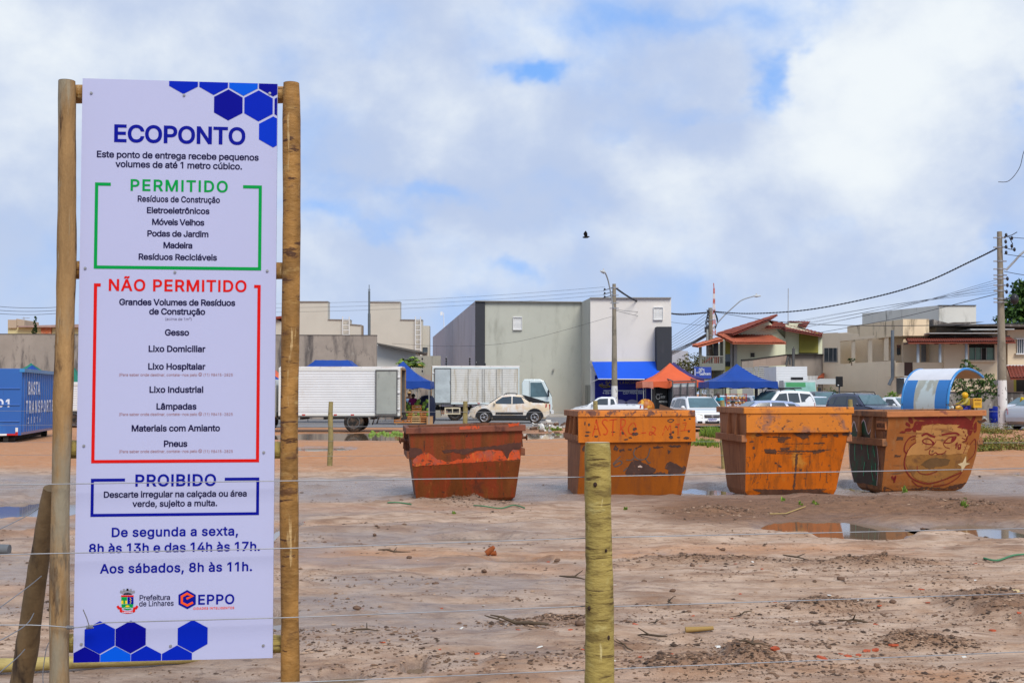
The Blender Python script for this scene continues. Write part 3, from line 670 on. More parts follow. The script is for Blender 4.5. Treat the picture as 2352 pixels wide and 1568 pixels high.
def ground_h(x, y):
 fade = sstep(46, 30, y)
 h = .08 * fbm(x * .3, y * .55, 1, 3) + .075 * fbm(x * .8, y * 2.4, 5, 4) + .045 * fbm(x * 2.6, y * 7, 9, 4) + .03 * sstep(.08, .3, fbm(x * 1.7, y * 4.2, 13, 4))
 # wheel tracks running roughly along x, bending away to the right
 tr = y - .16 * x + .5 * fbm(x * .25, y * .25, 31, 2)
 ridge = np.abs(((tr * .62) % 1.0) - .5) * 2
 rm = sstep(-.02, .2, fbm(x * .22, y * .3, 33, 3) + .05)
 h = h + rm * (.05 * sstep(.72, .96, ridge) - .03 * sstep(.35, .05, ridge))
 h = h + rm * .018 * np.sin(x * 16 + 4 * fbm(x, y, 3)) * sstep(.4, .1, ridge) * .5
 for cx, cy, a, b, hh in HEAPS:
  r = np.sqrt(((x - cx) / a) ** 2 + ((y - cy) / b) ** 2) + .7 * fbm(x / a * 3, y / b * 2, 77, 3)
  m = sstep(1.1, .15, r)
  h = h + hh * m * (.7 + 1.3 * (fbm(x * 7, y * 7, 61, 3) + .3))
 m = puddle_mask(x, y)
 h = (h + .02) * fade
 return h * (1 - m) + m * (-.075) + np.where(y > 46, -.012, 0)


def ground_h1(x, y):
 return float(ground_h(np.array([x], float), np.array([y], float))[0])


def build_ground():
 ys = [-60, -10, 1.0, 3.0]
 pxs = np.linspace(1750, 985, 470)
 ys += [EYE * FPX / (p - 903) for p in pxs]
 ys += [60, 75, 95, 130, 200, 400, 900, 2500]
 ys = np.array(ys)
 nc = 470
 un = np.linspace(-1, 1, nc)
 rows = []
 for y in ys:
  half = .60 * max(y, 1) + 2.5
  xs = un * half
  rows.append(np.concatenate([[-2500, -half - 60, -half - 8], xs, [half + 8, half + 60, 2500]]))
 X = np.array(rows)
 Y = np.repeat(ys[:, None], X.shape[1], 1)
 H = np.zeros_like(X)
 near = (Y > 2) & (Y < 50)
 inside = np.zeros_like(near)
 inside[:, 3:-3] = True
 k = near & inside
 H[k] = ground_h(X[k], Y[k])
 H[~k] = -.012
 nr, ncol = X.shape
 co = np.stack([X, Y, H], -1).reshape(-1, 3).astype(np.float32)
 i = np.arange(nr - 1)[:, None] * ncol + np.arange(ncol - 1)[None, :]
 f = np.stack([i, i + 1, i + 1 + ncol, i + ncol], -1).reshape(-1, 4)
 me = bpy.data.meshes.new('ground')
 me.vertices.add(len(co))
 me.vertices.foreach_set('co', co.ravel())
 me.loops.add(f.size)
 me.loops.foreach_set('vertex_index', f.ravel().astype(np.int32))
 me.polygons.add(len(f))
 me.polygons.foreach_set('loop_start', np.arange(0, f.size, 4, dtype=np.int32))
 me.polygons.foreach_set('loop_total', np.full(len(f), 4, dtype=np.int32))
 me.polygons.foreach_set('use_smooth', np.ones(len(f), bool))
 me.update(calc_edges=True)
 # what the soil is made of, from place to place: pale sand, red earth, brown turned soil
 red = sstep(23.5, 27.5, Y + 3 * fbm(X * .15, Y * .2, 41, 3))
 red = np.maximum(red, .55 * sstep(.02, .25, fbm(X * .35, Y * .9, 43, 4)) * sstep(22, 15, Y))
 brown = sstep(14.2, 15.6, Y + .5 * fbm(X * .8, Y, 45)) * sstep(19.6, 17.6, Y + 1.2 * fbm(X * .5, Y, 46)) * sstep(1.2, 2.6, X + 1.5 * fbm(X * .6, Y, 47))
 for cx, cy, a, b, hh in HEAPS:
  r = np.sqrt(((X - cx) / a) ** 2 + ((Y - cy) / b) ** 2) + .8 * fbm(X / a * 3, Y / b * 2, 77, 3)
  brown = np.maximum(brown, .75 * sstep(1.25, .3, r))
 ridge_ = sstep(.06, .26, fbm(X * 1.7, Y * 4.2, 13, 4)) * sstep(24, 16, Y)
 brown = np.maximum(brown, .6 * ridge_ * sstep(-.1, .12, fbm(X * .6, Y * .8, 15, 3)))
 wet = sstep(17.0, 18.8, Y + 1.6 * fbm(X * .4, Y * .5, 51, 3)) * sstep(24.5, 21.5, Y + 2 * fbm(X * .3, Y * .4, 52, 3)) * .95
 wet = np.maximum(wet, .8 * sstep(.0, .22, fbm(X * .55, Y * 1.1, 53, 4) - .35 * (X + .5) / 3 * sstep(-6, 4, X)) * sstep(18, 9, Y))
 wet = np.maximum(wet, .85 * sstep(-.005, -.045, H) * (Y < 45))
 pm = np.zeros_like(X)
 pm[k] = puddle_mask(X[k], Y[k])
 wet = np.maximum(wet, sstep(.02, .5, pm))
 wet = np.maximum(wet, .8 * sstep(-.16, .1, fbm(X * .5, Y * .9, 57, 4)) * sstep(2.2, -.6, X + .12 * (Y - 10)) * sstep(6, 8, Y) * sstep(19, 14, Y))
 wet *= 1 - .7 * brown
 col = np.stack([red, brown, wet, np.ones_like(red)], -1).reshape(-1, 4).astype(np.float32)
 at_ = me.color_attributes.new('soil', 'FLOAT_COLOR', 'POINT')
 at_.data.foreach_set('color', col.ravel())
 m = bpy.data.materials.new('wet_sandy_soil')
 m.use_nodes = True
 t = NT(m.node_tree)
 p = m.node_tree.nodes['Principled BSDF']
 g = t.n('ShaderNodeTexCoord').outputs['Object']
 a = t.n('ShaderNodeAttribute', attribute_name='soil')
 s3 = t.n('ShaderNodeSeparateColor')
 t.put(s3.inputs[0], a.outputs['Color'])
 n1 = t.noise(t.mapping(g, (1, 2.2, 1)), 2.2, 8, .65)
 n2 = t.noise(g, 55, 5, .7)
 n3 = t.noise(t.mapping(g, (1, 3.2, 1)), 5.5, 7, .7)
 n4 = t.noise(t.mapping(g, (.7, 2.6, 1), (3, 1, 0)), 14, 6, .7)
 c = t.mix(t.ramp(n1, .32, .66), (.35, .21, .128), (.55, .395, .285))
 c = t.mix(t.m('MULTIPLY', s3.outputs[0], t.ramp(n3, .15, .6)), c, (.47, .205, .08))
 c = t.mix(s3.outputs[1], c, t.mix(t.ramp(n3, .3, .7), (.135, .068, .036), (.26, .135, .07)))
 # crumbs of darker earth and grit
 c = t.mix(t.m('MULTIPLY', t.ramp(n4, .56, .66), .65), c, (.19, .105, .06))
 c = t.mix(t.m('MULTIPLY', t.ramp(n2, .62, .75), .4), c, (.14, .09, .06))
 c = t.mix(t.m('MULTIPLY', t.ramp(n2, .42, .28), .35), c, (.62, .54, .46))
 n5 = t.noise(t.mapping(g, (.45, 1.9, 1), (7, 2, 0)), 2.6, 9, .7)
 n6 = t.noise(t.mapping(g, (1, 1.6, 1), (1, 5, 0)), 10, 5, .65)
 near = t.m('SUBTRACT', 1, t.m('MULTIPLY', s3.outputs[0], .6))
 c = t.mix(t.m('MULTIPLY', t.m('MULTIPLY', t.ramp(n5, .52, .62), .6), near), c, (.20, .105, .058))
 c = t.mix(t.m('MULTIPLY', t.m('MULTIPLY', t.ramp(n6, .60, .67), .6), near), c, (.11, .06, .034))
 wn = t.m('MULTIPLY', s3.outputs[2], t.ramp(n3, .12, .5))
 wc = t.mix(.6, c, (.17, .145, .14))
 c = t.mix(wn, c, wc)
 t.put(p.inputs['Base Color'], c)
 t.put(p.inputs['Roughness'], t.m('SUBTRACT', .9, t.m('MULTIPLY', wn, .68)))
 p.inputs['Specular IOR Level'].default_value = .45
 b = t.n('ShaderNodeBump')
 b.inputs['Strength'].default_value = .7
 b.inputs['Distance'].default_value = .02
 t.put(b.inputs['Height'], t.m('ADD', t.m('ADD', n2, t.m('MULTIPLY', n4, 1.4)), t.m('MULTIPLY', n3, 1.2)))
 t.put(p.inputs['Normal'], b.outputs[0])
 me.materials.append(m)
 o = bpy.data.objects.new('ground', me)
 COL.objects.link(o)
 tag(o, kind='structure')


build_ground()

wm = mat('muddy_water', (.17, .12, .075), rough=.05, var=.1, vs=1.5, spec=.6)
for i, (cx, cy, a, b) in enumerate(PUDDLES):
 mb = MB()
 mb.poly([(cx + 1.3 * a * math.cos(k * math.pi / 16), cy + 1.3 * b * math.sin(k * math.pi / 16), -.04) for k in range(32)])
 tag(mb.build('puddle_water', wm), kind='structure')

asphalt = mat('worn_asphalt', (.20, .195, .195), rough=.85, var=.15, vs=.8, dirt=[((.30, .24, .19), .5, .75, .5, (1, 3, 1))], bump=.2, bs=40)
mb = MB()
rp = [gr(-300, 981), gr(1500, 981), gr(2200, 983), gr(2700, 990), gr(2700, 962), gr(2270, 957.5), gr(1290, 955), gr(-300, 962)]
mb.poly([(p.x, p.y, .004) for p in rp])
tag(mb.build('road', asphalt), kind='structure')
mb = MB()
rp = [gr(1560, 954), gr(2270, 956.5), gr(2700, 961), gr(2700, 935), gr(1560, 935)]
mb.poly([(p.x, p.y, .004) for p in rp])
tag(mb.build('parking_area', asphalt), kind='structure')
pave = mat('concrete_pavement', (.42, .38, .33), rough=.9, var=.15, vs=1, bump=.2)
mb = MB()
p0, p1 = gr(960, 957), gr(1345, 954)
mb.bx((p0.x, p0.y - .5, 0), (p1.x, p0.y + 3.2, .13))
tag(mb.build('pavement', pave), kind='structure')
mb = MB()
p0, p1 = gr(2262, 957.0), gr(2640, 958)
mb.bx((p0.x, p0.y, 0), (p1.x, p0.y + 1.8, .14))
tag(mb.build('pavement', pave), kind='structure')

# -- INFORMATION SIGN
wood_l = mat('weathered_wood', (.27, .16, .065), rough=.75, var=.55, vs=4, st=(3, 3, .45), dirt=[((.085, .045, .02), .53, .62, 8, (2, 2, .4)), ((.32, .25, .16), .60, .66, 12, (3, 3, .25)), ((.25, .215, .15), .50, .66, 2.6, (1.5, 1.5, .4)), ((.05, .03, .02), .70, .74, 9, (1, 1, 6))], bump=.6, bs=14, bst=(2, 2, .6))
wood_r = mat('varnished_wood', (.285, .145, .038), rough=.6, var=.5, vs=7, st=(1.5, 1.5, 1.2), dirt=[((.12, .055, .02), .56, .68, 9, (1.2, 1.2, 2.2)), ((.40, .25, .09), .56, .72, 8, (1, 1, 3)), ((.08, .035, .015), .60, .64, 11, (.8, .8, 4)), ((.46, .31, .14), .62, .68, 13, (3, 3, .3))], bump=.5, bs=16, bst=(1, 1, 2))
wood_g = mat('treated_wood', (.33, .25, .07), rough=.7, var=.3, vs=5, st=(1, 1, 1.8), dirt=[((.17, .12, .035), .50, .66, 9, (1, 1, 2.6)), ((.40, .33, .12), .56, .70, 10, (1, 1, 2)), ((.10, .065, .02), .60, .63, 9, (.6, .6, 8)), ((.48, .40, .18), .63, .68, 13, (2.5, 2.5, .4))], bump=.6, bs=14, bst=(1, 1, 3))
wood_e = mat('cut_wood_end', (.42, .36, .24), rough=.9, var=.2, vs=20)
DL, DR = 4.41, 4.49


def post_mesh(mb, a, b, r0, r1, mi=0, mi_end=1, n=20, seg=24, wob=.004):
 a, b = Vector(a), Vector(b)
 pts, rs = [], []
 for i in range(seg + 1):
  t = i / seg
  p = a.lerp(b, t)
  p = p + Vector((math.sin(t * 9 + a.x * 7), math.cos(t * 7 + a.x * 3), 0)) * wob
  pts.append(p)
  rs.append((r0 + (r1 - r0) * t) * (1 + .10 * mnoise.noise(Vector((a.x * 5, t * 9, 1))) + .05 * mnoise.noise(Vector((a.x * 5, t * 31, 2)))) * (.93 if i == seg else 1))
 mb.tube(pts, rs, n=n, mi=mi, jit=.022, caps=False)
 for e, q, d in ((pts[0], rs[0], -1), (pts[-1], rs[-1], 1)):
  ax = (pts[-1] - pts[0]).normalized()
  u = ax.cross(Vector((0, 1, .01))).normalized()
  v = ax.cross(u)
  mb.poly([e + (u * math.cos(k * 2 * math.pi / n) + v * math.sin(k * 2 * math.pi / n)) * q * .995 + ax * .001 * d for k in range(n)][::-d], mi_end)


sign = thing('information_sign', 'tall white notice board headed ECOPONTO between two round wooden posts', 'sign', (at(400, 903, 4.45).x, 4.45, 0))
SO = Vector(sign.location)


def sgn(mb, name, mats, parent, **k):
 mb.v = [tuple(Vector(v) - SO) for v in mb.v]
 return mb.build(name, mats, parent, **k)


for (tx, ty, r0), (bx_, r1), d, wm_ in (((155, 187, 20), (136, 22.5), 4.40, wood_l), ((669, 192, 20), (664.5, 21.5), 4.50, wood_r)):
 mb = MB()
 top = at(tx, ty, d)
 bot = at(bx_, 1568, d)
 k = (top.z + .0) / (top.z - bot.z)
 base = top + (bot - top) * k
 post_mesh(mb, base, top, px2m(r1, d), px2m(r0, d), n=20, seg=40)
 sgn(mb, 'post', [wm_, wood_e], sign)
for y0, y1 in ((195, 238), (600, 640), (1008, 1055), (1455, 1497)):
 mb = MB()
 a, b = at(150, (y0 + y1) / 2, 4.46), at(668, (y0 + y1) / 2 + 2, 4.54)
 post_mesh(mb, a, b, .034, .034, seg=16, n=14)
 sgn(mb, 'crossbar', [wood_r if y0 < 700 else wood_g, wood_e], sign)

# panel: plane through the left edge at DL and the right edge at DR
PA, PB_ = at(178, 903, DL), at(631.5, 903, DR)
PW = (PB_ - PA).length
PX = (PB_ - PA).normalized()
PN = Vector((PX.y, -PX.x, 0))


def S(px, py):
 """survey pixel -> coordinates on the board (metres from its left edge, height)"""
 d = at(px, py, 1.0) - Vector((0, 0, EYE))
 o = Vector((0, 0, EYE))
 t = (PA - o).dot(PN) / d.dot(PN)
 q = o + d * t
 return Vector(((q - PA).dot(PX), q.z))


def onboard(x, z, lift=.0012):
 q = PA + PX * x + PN * lift
 return Vector((q.x, q.y, z))


zt, zb = (S(187, 180).y + S(637, 193).y) / 2, (S(170, 1518).y + S(626, 1513).y) / 2
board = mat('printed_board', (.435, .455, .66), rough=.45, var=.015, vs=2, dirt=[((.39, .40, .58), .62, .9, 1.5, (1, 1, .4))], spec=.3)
edge = mat('board_edge', (.5, .5, .55), rough=.5, var=.05)
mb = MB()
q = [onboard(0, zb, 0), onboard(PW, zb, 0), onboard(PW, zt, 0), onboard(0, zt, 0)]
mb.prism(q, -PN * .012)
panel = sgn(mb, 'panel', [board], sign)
ink = {k: mat('ink_' + k, srgb(*c), rough=.5, var=.03, spec=.08) for k, c in dict(blue=(8, 18, 138), navy=(22, 18, 62), green=(0, 146, 66), red=(206, 24, 20), brown=(158, 112, 112), grey=(112, 106, 128),
  hexa=(0, 34, 172), hexb=(0, 50, 188), hexc=(0, 84, 210), hexd=(2, 6, 136), orange=(232, 84, 36), white=(214, 218, 240), yellow=(226, 196, 40), black=(30, 30, 34), silver=(140, 140, 150)).items()}
inks = list(ink)
IM = [ink[k] for k in inks]
II = {k: i for i, k in enumerate(inks)}


def line_text(mb, s, x0, x1, base, cap, color, wgt):
 a, b = S(x0, base), S(x1, base)
 c = px2m(cap, 4.45)
 text(mb, s, onboard, (a.x + b.x) / 2, (a.y + b.y) / 2, c, b.x - a.x, wgt, II[color], xs=1.04)


TXT = [("ECOPONTO", 261, 563, 328.5, 38, 'blue', 0.042), ("Este ponto de entrega recebe pequenos", 222, 594, 365, 14.3, 'navy', 0.035), ("volumes de até 1 metro cúbico.", 266, 556, 386.5, 14.3, 'navy', 0.035),
       ("PERMITIDO", 299, 523, 439.5, 25.2, 'green', 0.036), ("Resíduos de Construção", 316, 505, 464.5, 13.3, 'navy', 0.038), ("Eletroeletrônicos", 337, 481, 490.5, 13.3, 'navy', 0.038),
       ("Móveis Velhos", 349, 469, 517, 13.3, 'navy', 0.038), ("Podas de Jardim", 338, 479, 543.5, 13.3, 'navy', 0.038), ("Madeira", 375, 442, 570, 13.3, 'navy', 0.038), ("Resíduos Recicláveis", 318, 498, 597, 13.3, 'navy', 0.038),
       ("NÃO PERMITIDO", 249, 566, 668.5, 25.5, 'red', 0.038), ("Grandes Volumes de Resíduos", 274, 540, 701, 13.5, 'navy', 0.0418), ("de Construção", 343, 471, 722, 13.5, 'navy', 0.0418),
       ("(acima de 1m³)", 379, 441, 735.5, 6.2, 'grey', 0), ("Gesso", 379, 434, 770, 13.5, 'navy', 0.0418), ("Lixo Domiciliar", 341, 471, 807.5, 13.5, 'navy', 0.0418), ("Lixo Hospitalar", 340, 471, 848, 13.5, 'navy', 0.0418),
       ("Lixo Industrial", 343, 467, 901, 13.5, 'navy', 0.0418), ("Lâmpadas", 359, 451, 939.5, 13.5, 'navy', 0.0418), ("Materiais com Amianto", 302, 505, 989.5, 13.5, 'navy', 0.0418), ("Pneus", 376, 430, 1025, 13.5, 'navy', 0.0418),
       ("PROIBIDO", 310, 496, 1115, 25.5, 'blue', 0.038), ("Descarte irregular na calçada ou área", 238, 567, 1140.5, 13.3, 'navy', 0.035), ("verde, sujeito a multa.", 305, 499, 1162, 13.3, 'navy', 0.035),
       ("De segunda a sexta,", 256, 547, 1230, 19.8, 'blue', 0.0375), ("8h às 13h e das 14h às 17h.", 204, 597, 1266, 19.8, 'blue', 0.0375), ("Aos sábados, 8h às 11h.", 231, 579, 1312.5, 19.8, 'blue', 0.0375),
       ("Prefeitura", 320, 391, 1377, 11.6, 'navy', 0.017), ("de Linhares", 320, 399, 1390.5, 11.6, 'navy', 0.017), ("EPPO", 454.5, 538, 1386, 21, 'blue', 0.0375), ("CIDADES INTELIGENTES", 444, 538, 1398, 5, 'orange', 0.0305)]
mb = MB()
for t_ in TXT:
 line_text(mb, *t_)
for by in (863.5, 954, 1039):
 line_text(mb, "(Para saber onde destinar, contate-nos pelo", 273, 453, by, 6.3, 'brown', .0)
 line_text(mb, "(11) 98415-2825", 467, 535, by, 6.3, 'brown', .0)
 c = S(460, by - 4)
 r_ = px2m(3.6, 4.45)
 ribbon(mb, [(c.x + r_ * math.cos(k * math.pi / 7), c.y + r_ * math.sin(k * math.pi / 7)) for k in range(14)], r_ * .3, onboard, II['brown'], True)
 ribbon(mb, [(c.x - r_ * .35, c.y + r_ * .3), (c.x - r_ * .1, c.y - r_ * .15), (c.x + r_ * .35, c.y - r_ * .35)], r_ * .3, onboard, II['brown'])
sgn(mb, 'lettering', IM, panel)


def bar(mb, x0, y0, x1, y1, color):
 a, b = S(x0, y0), S(x1, y1)
 mb.quad(onboard(a.x, b.y), onboard(b.x, b.y), onboard(b.x, a.y), onboard(a.x, a.y), II[color])


mb = MB()


def bracket(x0t, x0b, x1t, x1b, yt0, yt1, yb, sl, sr, th, color):
 # open frame: left leg, right leg, foot, two short arms at the top; butted end to end
 A, B, C, D = S(x0t, yt0), S(x0b, yb), S(x1b, yb), S(x1t, yt1)
 xl, xr = (A.x + B.x) / 2, (C.x + D.x) / 2
 ztop, zbot = (A.y + D.y) / 2, (B.y + C.y) / 2
 w_ = px2m(th, 4.45)
 P = [(xl + px2m(sl, 4.45), ztop - w_ / 2), (xl + w_ / 2, ztop - w_ / 2), (xl + w_ / 2, zbot + w_ / 2), (xr - w_ / 2, zbot + w_ / 2), (xr - w_ / 2, ztop - w_ / 2), (xr - px2m(sr, 4.45), ztop - w_ / 2)]
 ribbon(mb, P, w_, onboard, II[color])


bracket(218, 216, 602, 599.5, 418.5, 427, 619, 35, 43, 7.2, 'green')
bracket(215.5, 210, 599, 595, 650, 655, 1062, 15, 15, 7.2, 'red')
bracket(209, 208, 595.5, 595, 1097.5, 1097, 1184, 75, 78, 6.6, 'blue')
sgn(mb, 'printed_frame', IM, panel)


def clip(poly, ax, val, keep_less):
 out = []
 n = len(poly)
 for i in range(n):
  p, q = poly[i], poly[(i + 1) % n]
  ip, iq = (p[ax] <= val) == keep_less, (q[ax] <= val) == keep_less
  if ip:
   out.append(p)
  if ip != iq:
   t = (val - p[ax]) / (q[ax] - p[ax])
   out.append(p + (q - p) * t)
 return out


mb = MB()
u = .30465
HX = [(91.9 + x * u, 165.4 + y * u, 107 * u, 120 * u, c) for x, y, c in ((1083, 50, 'hexa'), (1310, 58, 'hexa'), (1535, 65, 'hexc'), (1758, 70, 'hexd'), (1420, 250, 'hexd'), (1648, 257, 'hexa'), (1875, 264, 'hexd'), (1758, 453, 'hexb'))]
u = .32638
HX += [(x * u, 1056.6 + y * u, 102 * u, 113 * u, c) for x, y, c in ((702, 1245, 'hexa'), (920, 1241, 'hexd'), (1356, 1235, 'hexa'), (595, 1427, 'hexd'), (812, 1423, 'hexc'), (1028, 1419, 'hexa'), (1245, 1415, 'hexa'))]
for x, y, a, b, c in HX:
 cc = S(x, y)
 a, b = px2m(a, 4.45), px2m(b, 4.45)
 P = [Vector((cc.x + sx * a, cc.y + sy * b)) for sx, sy in ((0, 1), (-1, .5), (-1, -.5), (0, -1), (1, -.5), (1, .5))]
 for ax, val, kl in ((0, PW - .001, True), (0, .001, False), (1, zt - .001, True), (1, zb + .001, False)):
  P = clip(P, ax, val, kl)
 if len(P) > 2:
  mb.poly([onboard(p.x, p.y) for p in P], II[c])
mb.v = [tuple(Vector(v) - SO) for v in mb.v]
mb.merge(panel, IM)

# municipal crest and the hexagonal "e" emblem
mb = MB()
u = 320 / 2352 * .91875


def lg(x, y):
 return S(257.25 + x * u, 1332.2 + y * u)


def lpoly(pts, color, lift=.0012):
 mb.poly([onboard(*lg(*p), lift) for p in pts], II[color])


lpoly([(1382, 172), (1222, 262), (1222, 440), (1385, 524), (1541, 438), (1541, 262)], 'blue')
ribbon(mb, [lg(*p) for p in ((1370, 335), (1480, 285), (1382, 238), (1285, 292), (1285, 405), (1385, 455), (1490, 400))], px2m(40 * u, 4.45), lambda x, y: onboard(x, y, .0024), II['orange'])
lpoly([(160, 265), (410, 265), (405, 300), (405, 440), (375, 510), (287, 545), (200, 510), (168, 440), (165, 300)], 'white')
lpoly([(168, 268), (405, 268), (400, 298), (170, 298)], 'red', .0024)
lpoly([(172, 302), (280, 302), (280, 366), (172, 366)], 'green', .0024)
lpoly([(172, 368), (280, 368), (280, 426), (172, 426)], 'yellow', .0024)
lpoly([(212, 340), (245, 340), (245, 424), (212, 424)], 'green', .0034)
lpoly([(286, 302), (400, 302), (400, 430), (286, 430)], 'blue', .0024)
for k in range(5):
 lpoly([(325 + 12 * (k % 2), 318 + k * 22), (350 + 12 * (k % 2), 312 + k * 22), (345 + 12 * (k % 2), 332 + k * 22)], 'yellow', .0034)
lpoly([(175, 434), (398, 434), (385, 490), (345, 526), (287, 540), (230, 526), (185, 490)], 'green', .0024)
lpoly([(245, 478), (262, 458), (287, 450), (312, 458), (330, 478), (287, 490)], 'yellow', .0034)
ribbon(mb, [lg(*p) for p in ((195, 508), (240, 500), (287, 510), (335, 500), (378, 508))], px2m(8 * u, 4.45), lambda x, y: onboard(x, y, .0034), II['white'])
ribbon(mb, [lg(*p) for p in curve_pts([(178, 232), (225, 205), (287, 195), (345, 205), (392, 232)], 3)], px2m(44 * u, 4.45), onboard, II['silver'])
for x, y in ((170, 200), (222, 172), (287, 165), (348, 172), (402, 200)):
 lpoly([(x - 20, y + 22), (x + 20, y + 22), (x + 18, y - 18), (x - 18, y - 18)], 'black' if x == 287 else 'silver', .0024)
lpoly([(200, 258), (235, 232), (287, 224), (340, 232), (375, 258)], 'black', .0024)
ribbon(mb, [lg(*p) for p in ((100, 465), (125, 505), (160, 510), (165, 560), (220, 578), (287, 588), (350, 578), (405, 560), (410, 510), (445, 505), (470, 465))], px2m(42 * u, 4.45), onboard, II['red'])
a = lg(287, 592)
text(mb, "LINHARES", lambda x, y: onboard(x, y, .0024), a.x, a.y, px2m(24 * u, 4.45), px2m(180 * u, 4.45), .05, II['white'])
mb.v = [tuple(Vector(v) - SO) for v in mb.v]
mb.merge(panel, IM)
steel = mat('galvanised_steel', (.36, .36, .37), rough=.45, metal=.7, var=.2, vs=12)
for x, y in ((210, 214), (620, 215), (423, 219), (196, 616), (402, 625), (614, 622), (193, 1023), (606, 1038), (187, 1478), (392, 1482), (605, 1481)):
 mb = MB()
 c = S(x, y)
 p = onboard(c.x, c.y, 0)
 a, b, r_ = PX, Vector((0, 0, 1)), .0052
 for lo, hi, rr in ((.0, .004, r_), (.004, .006, r_ * .55)):
  ring = [p + PN * lo + (a * math.cos(k * math.pi / 5) + b * math.sin(k * math.pi / 5)) * rr for k in range(10)]
  mb.prism(ring, PN * (hi - lo))
 sgn(mb, 'screw', [steel], panel)

# -- NEAR WIRE FENCE
wire_m = mat('fence_wire', (.30, .31, .33), rough=.5, metal=.6, var=.2, vs=8)
fence = thing('wire_fence', 'plain wire fence with stretched strands and a thick greenish post in front', 'fence', (at(1376, 903, 4.8).x, 4.8, 0))
FO = Vector(fence.location)


def loc_build(mb, name, mats, parent, O, **k):
 mb.v = [tuple(Vector(v) - O) for v in mb.v]
 return mb.build(name, mats, parent, **k)


mb = MB()
top, bot = at(1373.5, 1016, 4.8), at(1377, 1568, 4.8)
base = top + (bot - top) * ((top.z + .2) / (top.z - bot.z))
post_mesh(mb, base, top, .059, .054, n=28, seg=40, wob=.002)
for x, y, r_ in ((1365, 1110, 4.5), (1393, 1458, 6), (1352, 1392, 4), (1390, 1260, 3)):
 p = at(x, y, 4.8)
 q = at(1375, y, 4.8)
 dx = p.x - q.x
 p.y = 4.8 - math.sqrt(max(.0005, .0555 ** 2 - dx * dx))
 mb.ball(p, (px2m(r_, 4.8), .006, px2m(r_ * 1.3, 4.8)), mi=2, n=8, m=5)
knot = mat('wood_knot', (.035, .018, .012), rough=.8, var=.2)
loc_build(mb, 'post', [wood_g, wood_e, knot], fence, FO)


def fence_y(px):
 K = [(-250, 4.20), (155, 4.352), (669, 4.452), (1300, 4.862), (1450, 4.862), (2352, 5.285), (2700, 5.5)]
 for a, b in zip(K, K[1:]):
  if px <= b[0]:
   return a[1] + (b[1] - a[1]) * (px - a[0]) / (b[0] - a[0])
 return 5.5


WIRES = [[(-250, 1117), (0, 1113), (640, 1104), (1343, 1095), (1408, 1093), (2352, 1075), (2700, 1068)], [(-250, 1277), (0, 1273), (660, 1258.5), (1343, 1235), (1408, 1233), (2352, 1213), (2700, 1206)],
         [(-250, 1434), (0, 1434.5), (70, 1434.5), (112, 1436), (158, 1440), (178, 1440), (205, 1437), (240, 1429), (640, 1418), (700, 1416), (1343, 1391), (1408, 1392), (2352, 1362), (2700, 1351)],
         [(-250, 1585), (0, 1584), (686, 1566), (1343, 1538), (1408, 1535), (2352, 1496), (2700, 1482)]]
for wpts in WIRES:
 mb = MB()
 pts = []
 for (x0, y0), (x1, y1) in zip(wpts, wpts[1:]):
  n = max(1, int(abs(x1 - x0) / 150))
  for k in range(n):
   t = k / n
   x = x0 + (x1 - x0) * t
   pts.append(at(x, y0 + (y1 - y0) * t, fence_y(x)))
 pts.append(at(*wpts[-1], fence_y(wpts[-1][0])))
 mb.tube(pts, .0021, n=6)
 if wpts is WIRES[2]:
  for cx in (161, 206):
   hel = []
   for k in range(40):
    t = k / 39
    a = k * .95
    hel.append(at(cx - 8 + 16 * t, 1440 - 2 * t * (cx > 180), fence_y(cx)) + Vector((0, math.cos(a), math.sin(a))) * .006)
   mb.tube(hel, .0018, n=5)
  mb.tube([at(205, 1437, 4.35), at(199, 1418, 4.33), at(191, 1399, 4.32)], .0019, n=5)
 loc_build(mb, 'wire', [wire_m], fence, FO)

wood_d = mat('grey_wood', (.165, .11, .055), rough=.8, var=.4, vs=3, st=(3, 3, .5), dirt=[((.035, .025, .02), .55, .7, 3.5, (2, 2, .5)), ((.2, .17, .12), .6, .8, 3, (1, 1, .5))], bump=.5, bs=14)
lp = thing('leaning_post', 'dark weathered pole leaning against the back of the left sign post', 'post', (at(60, 903, 5.0).x, 5.0, 0))
LO = Vector(lp.location)
mb = MB()
a, b = at(118, 1122, 4.62), at(48, 1568, 4.9)
post_mesh(mb, a + (b - a) * (a.z / (a.z - b.z)), a, .051, .036, n=16, seg=24)
loc_build(mb, 'shaft', [wood_d, wood_d], lp, LO)
for (x0, y0), mid, (x1, y1), d1 in (((105, 1153), (50, 1190), (-120, 1270), 4.2), ((95, 1322), (50, 1358), (-120, 1480), 4.1), ((78, 1407), (45, 1445), (-120, 1530), 4.1), ((57, 1490), (25, 1522), (-120, 1640), 4.0), ((38, 1590), (15, 1610), (-120, 1720), 4.0)):
 mb = MB()
 P = [at(x0, y0, 4.7), at(*mid, 4.55), at(x1, y1, d1)]
 mb.tube(curve_pts(P, 5), .002, n=5)
 loc_build(mb, 'wire', [wire_m], lp, LO)
mb = MB()
P = [at(*q, 4.75) for q in ((121, 1462), (108, 1485), (100, 1530), (99, 1566), (108, 1600), (122, 1640))]
mb.tube(curve_pts(P, 4), .002, n=5)
loc_build(mb, 'tie_wire', [wire_m], lp, LO)

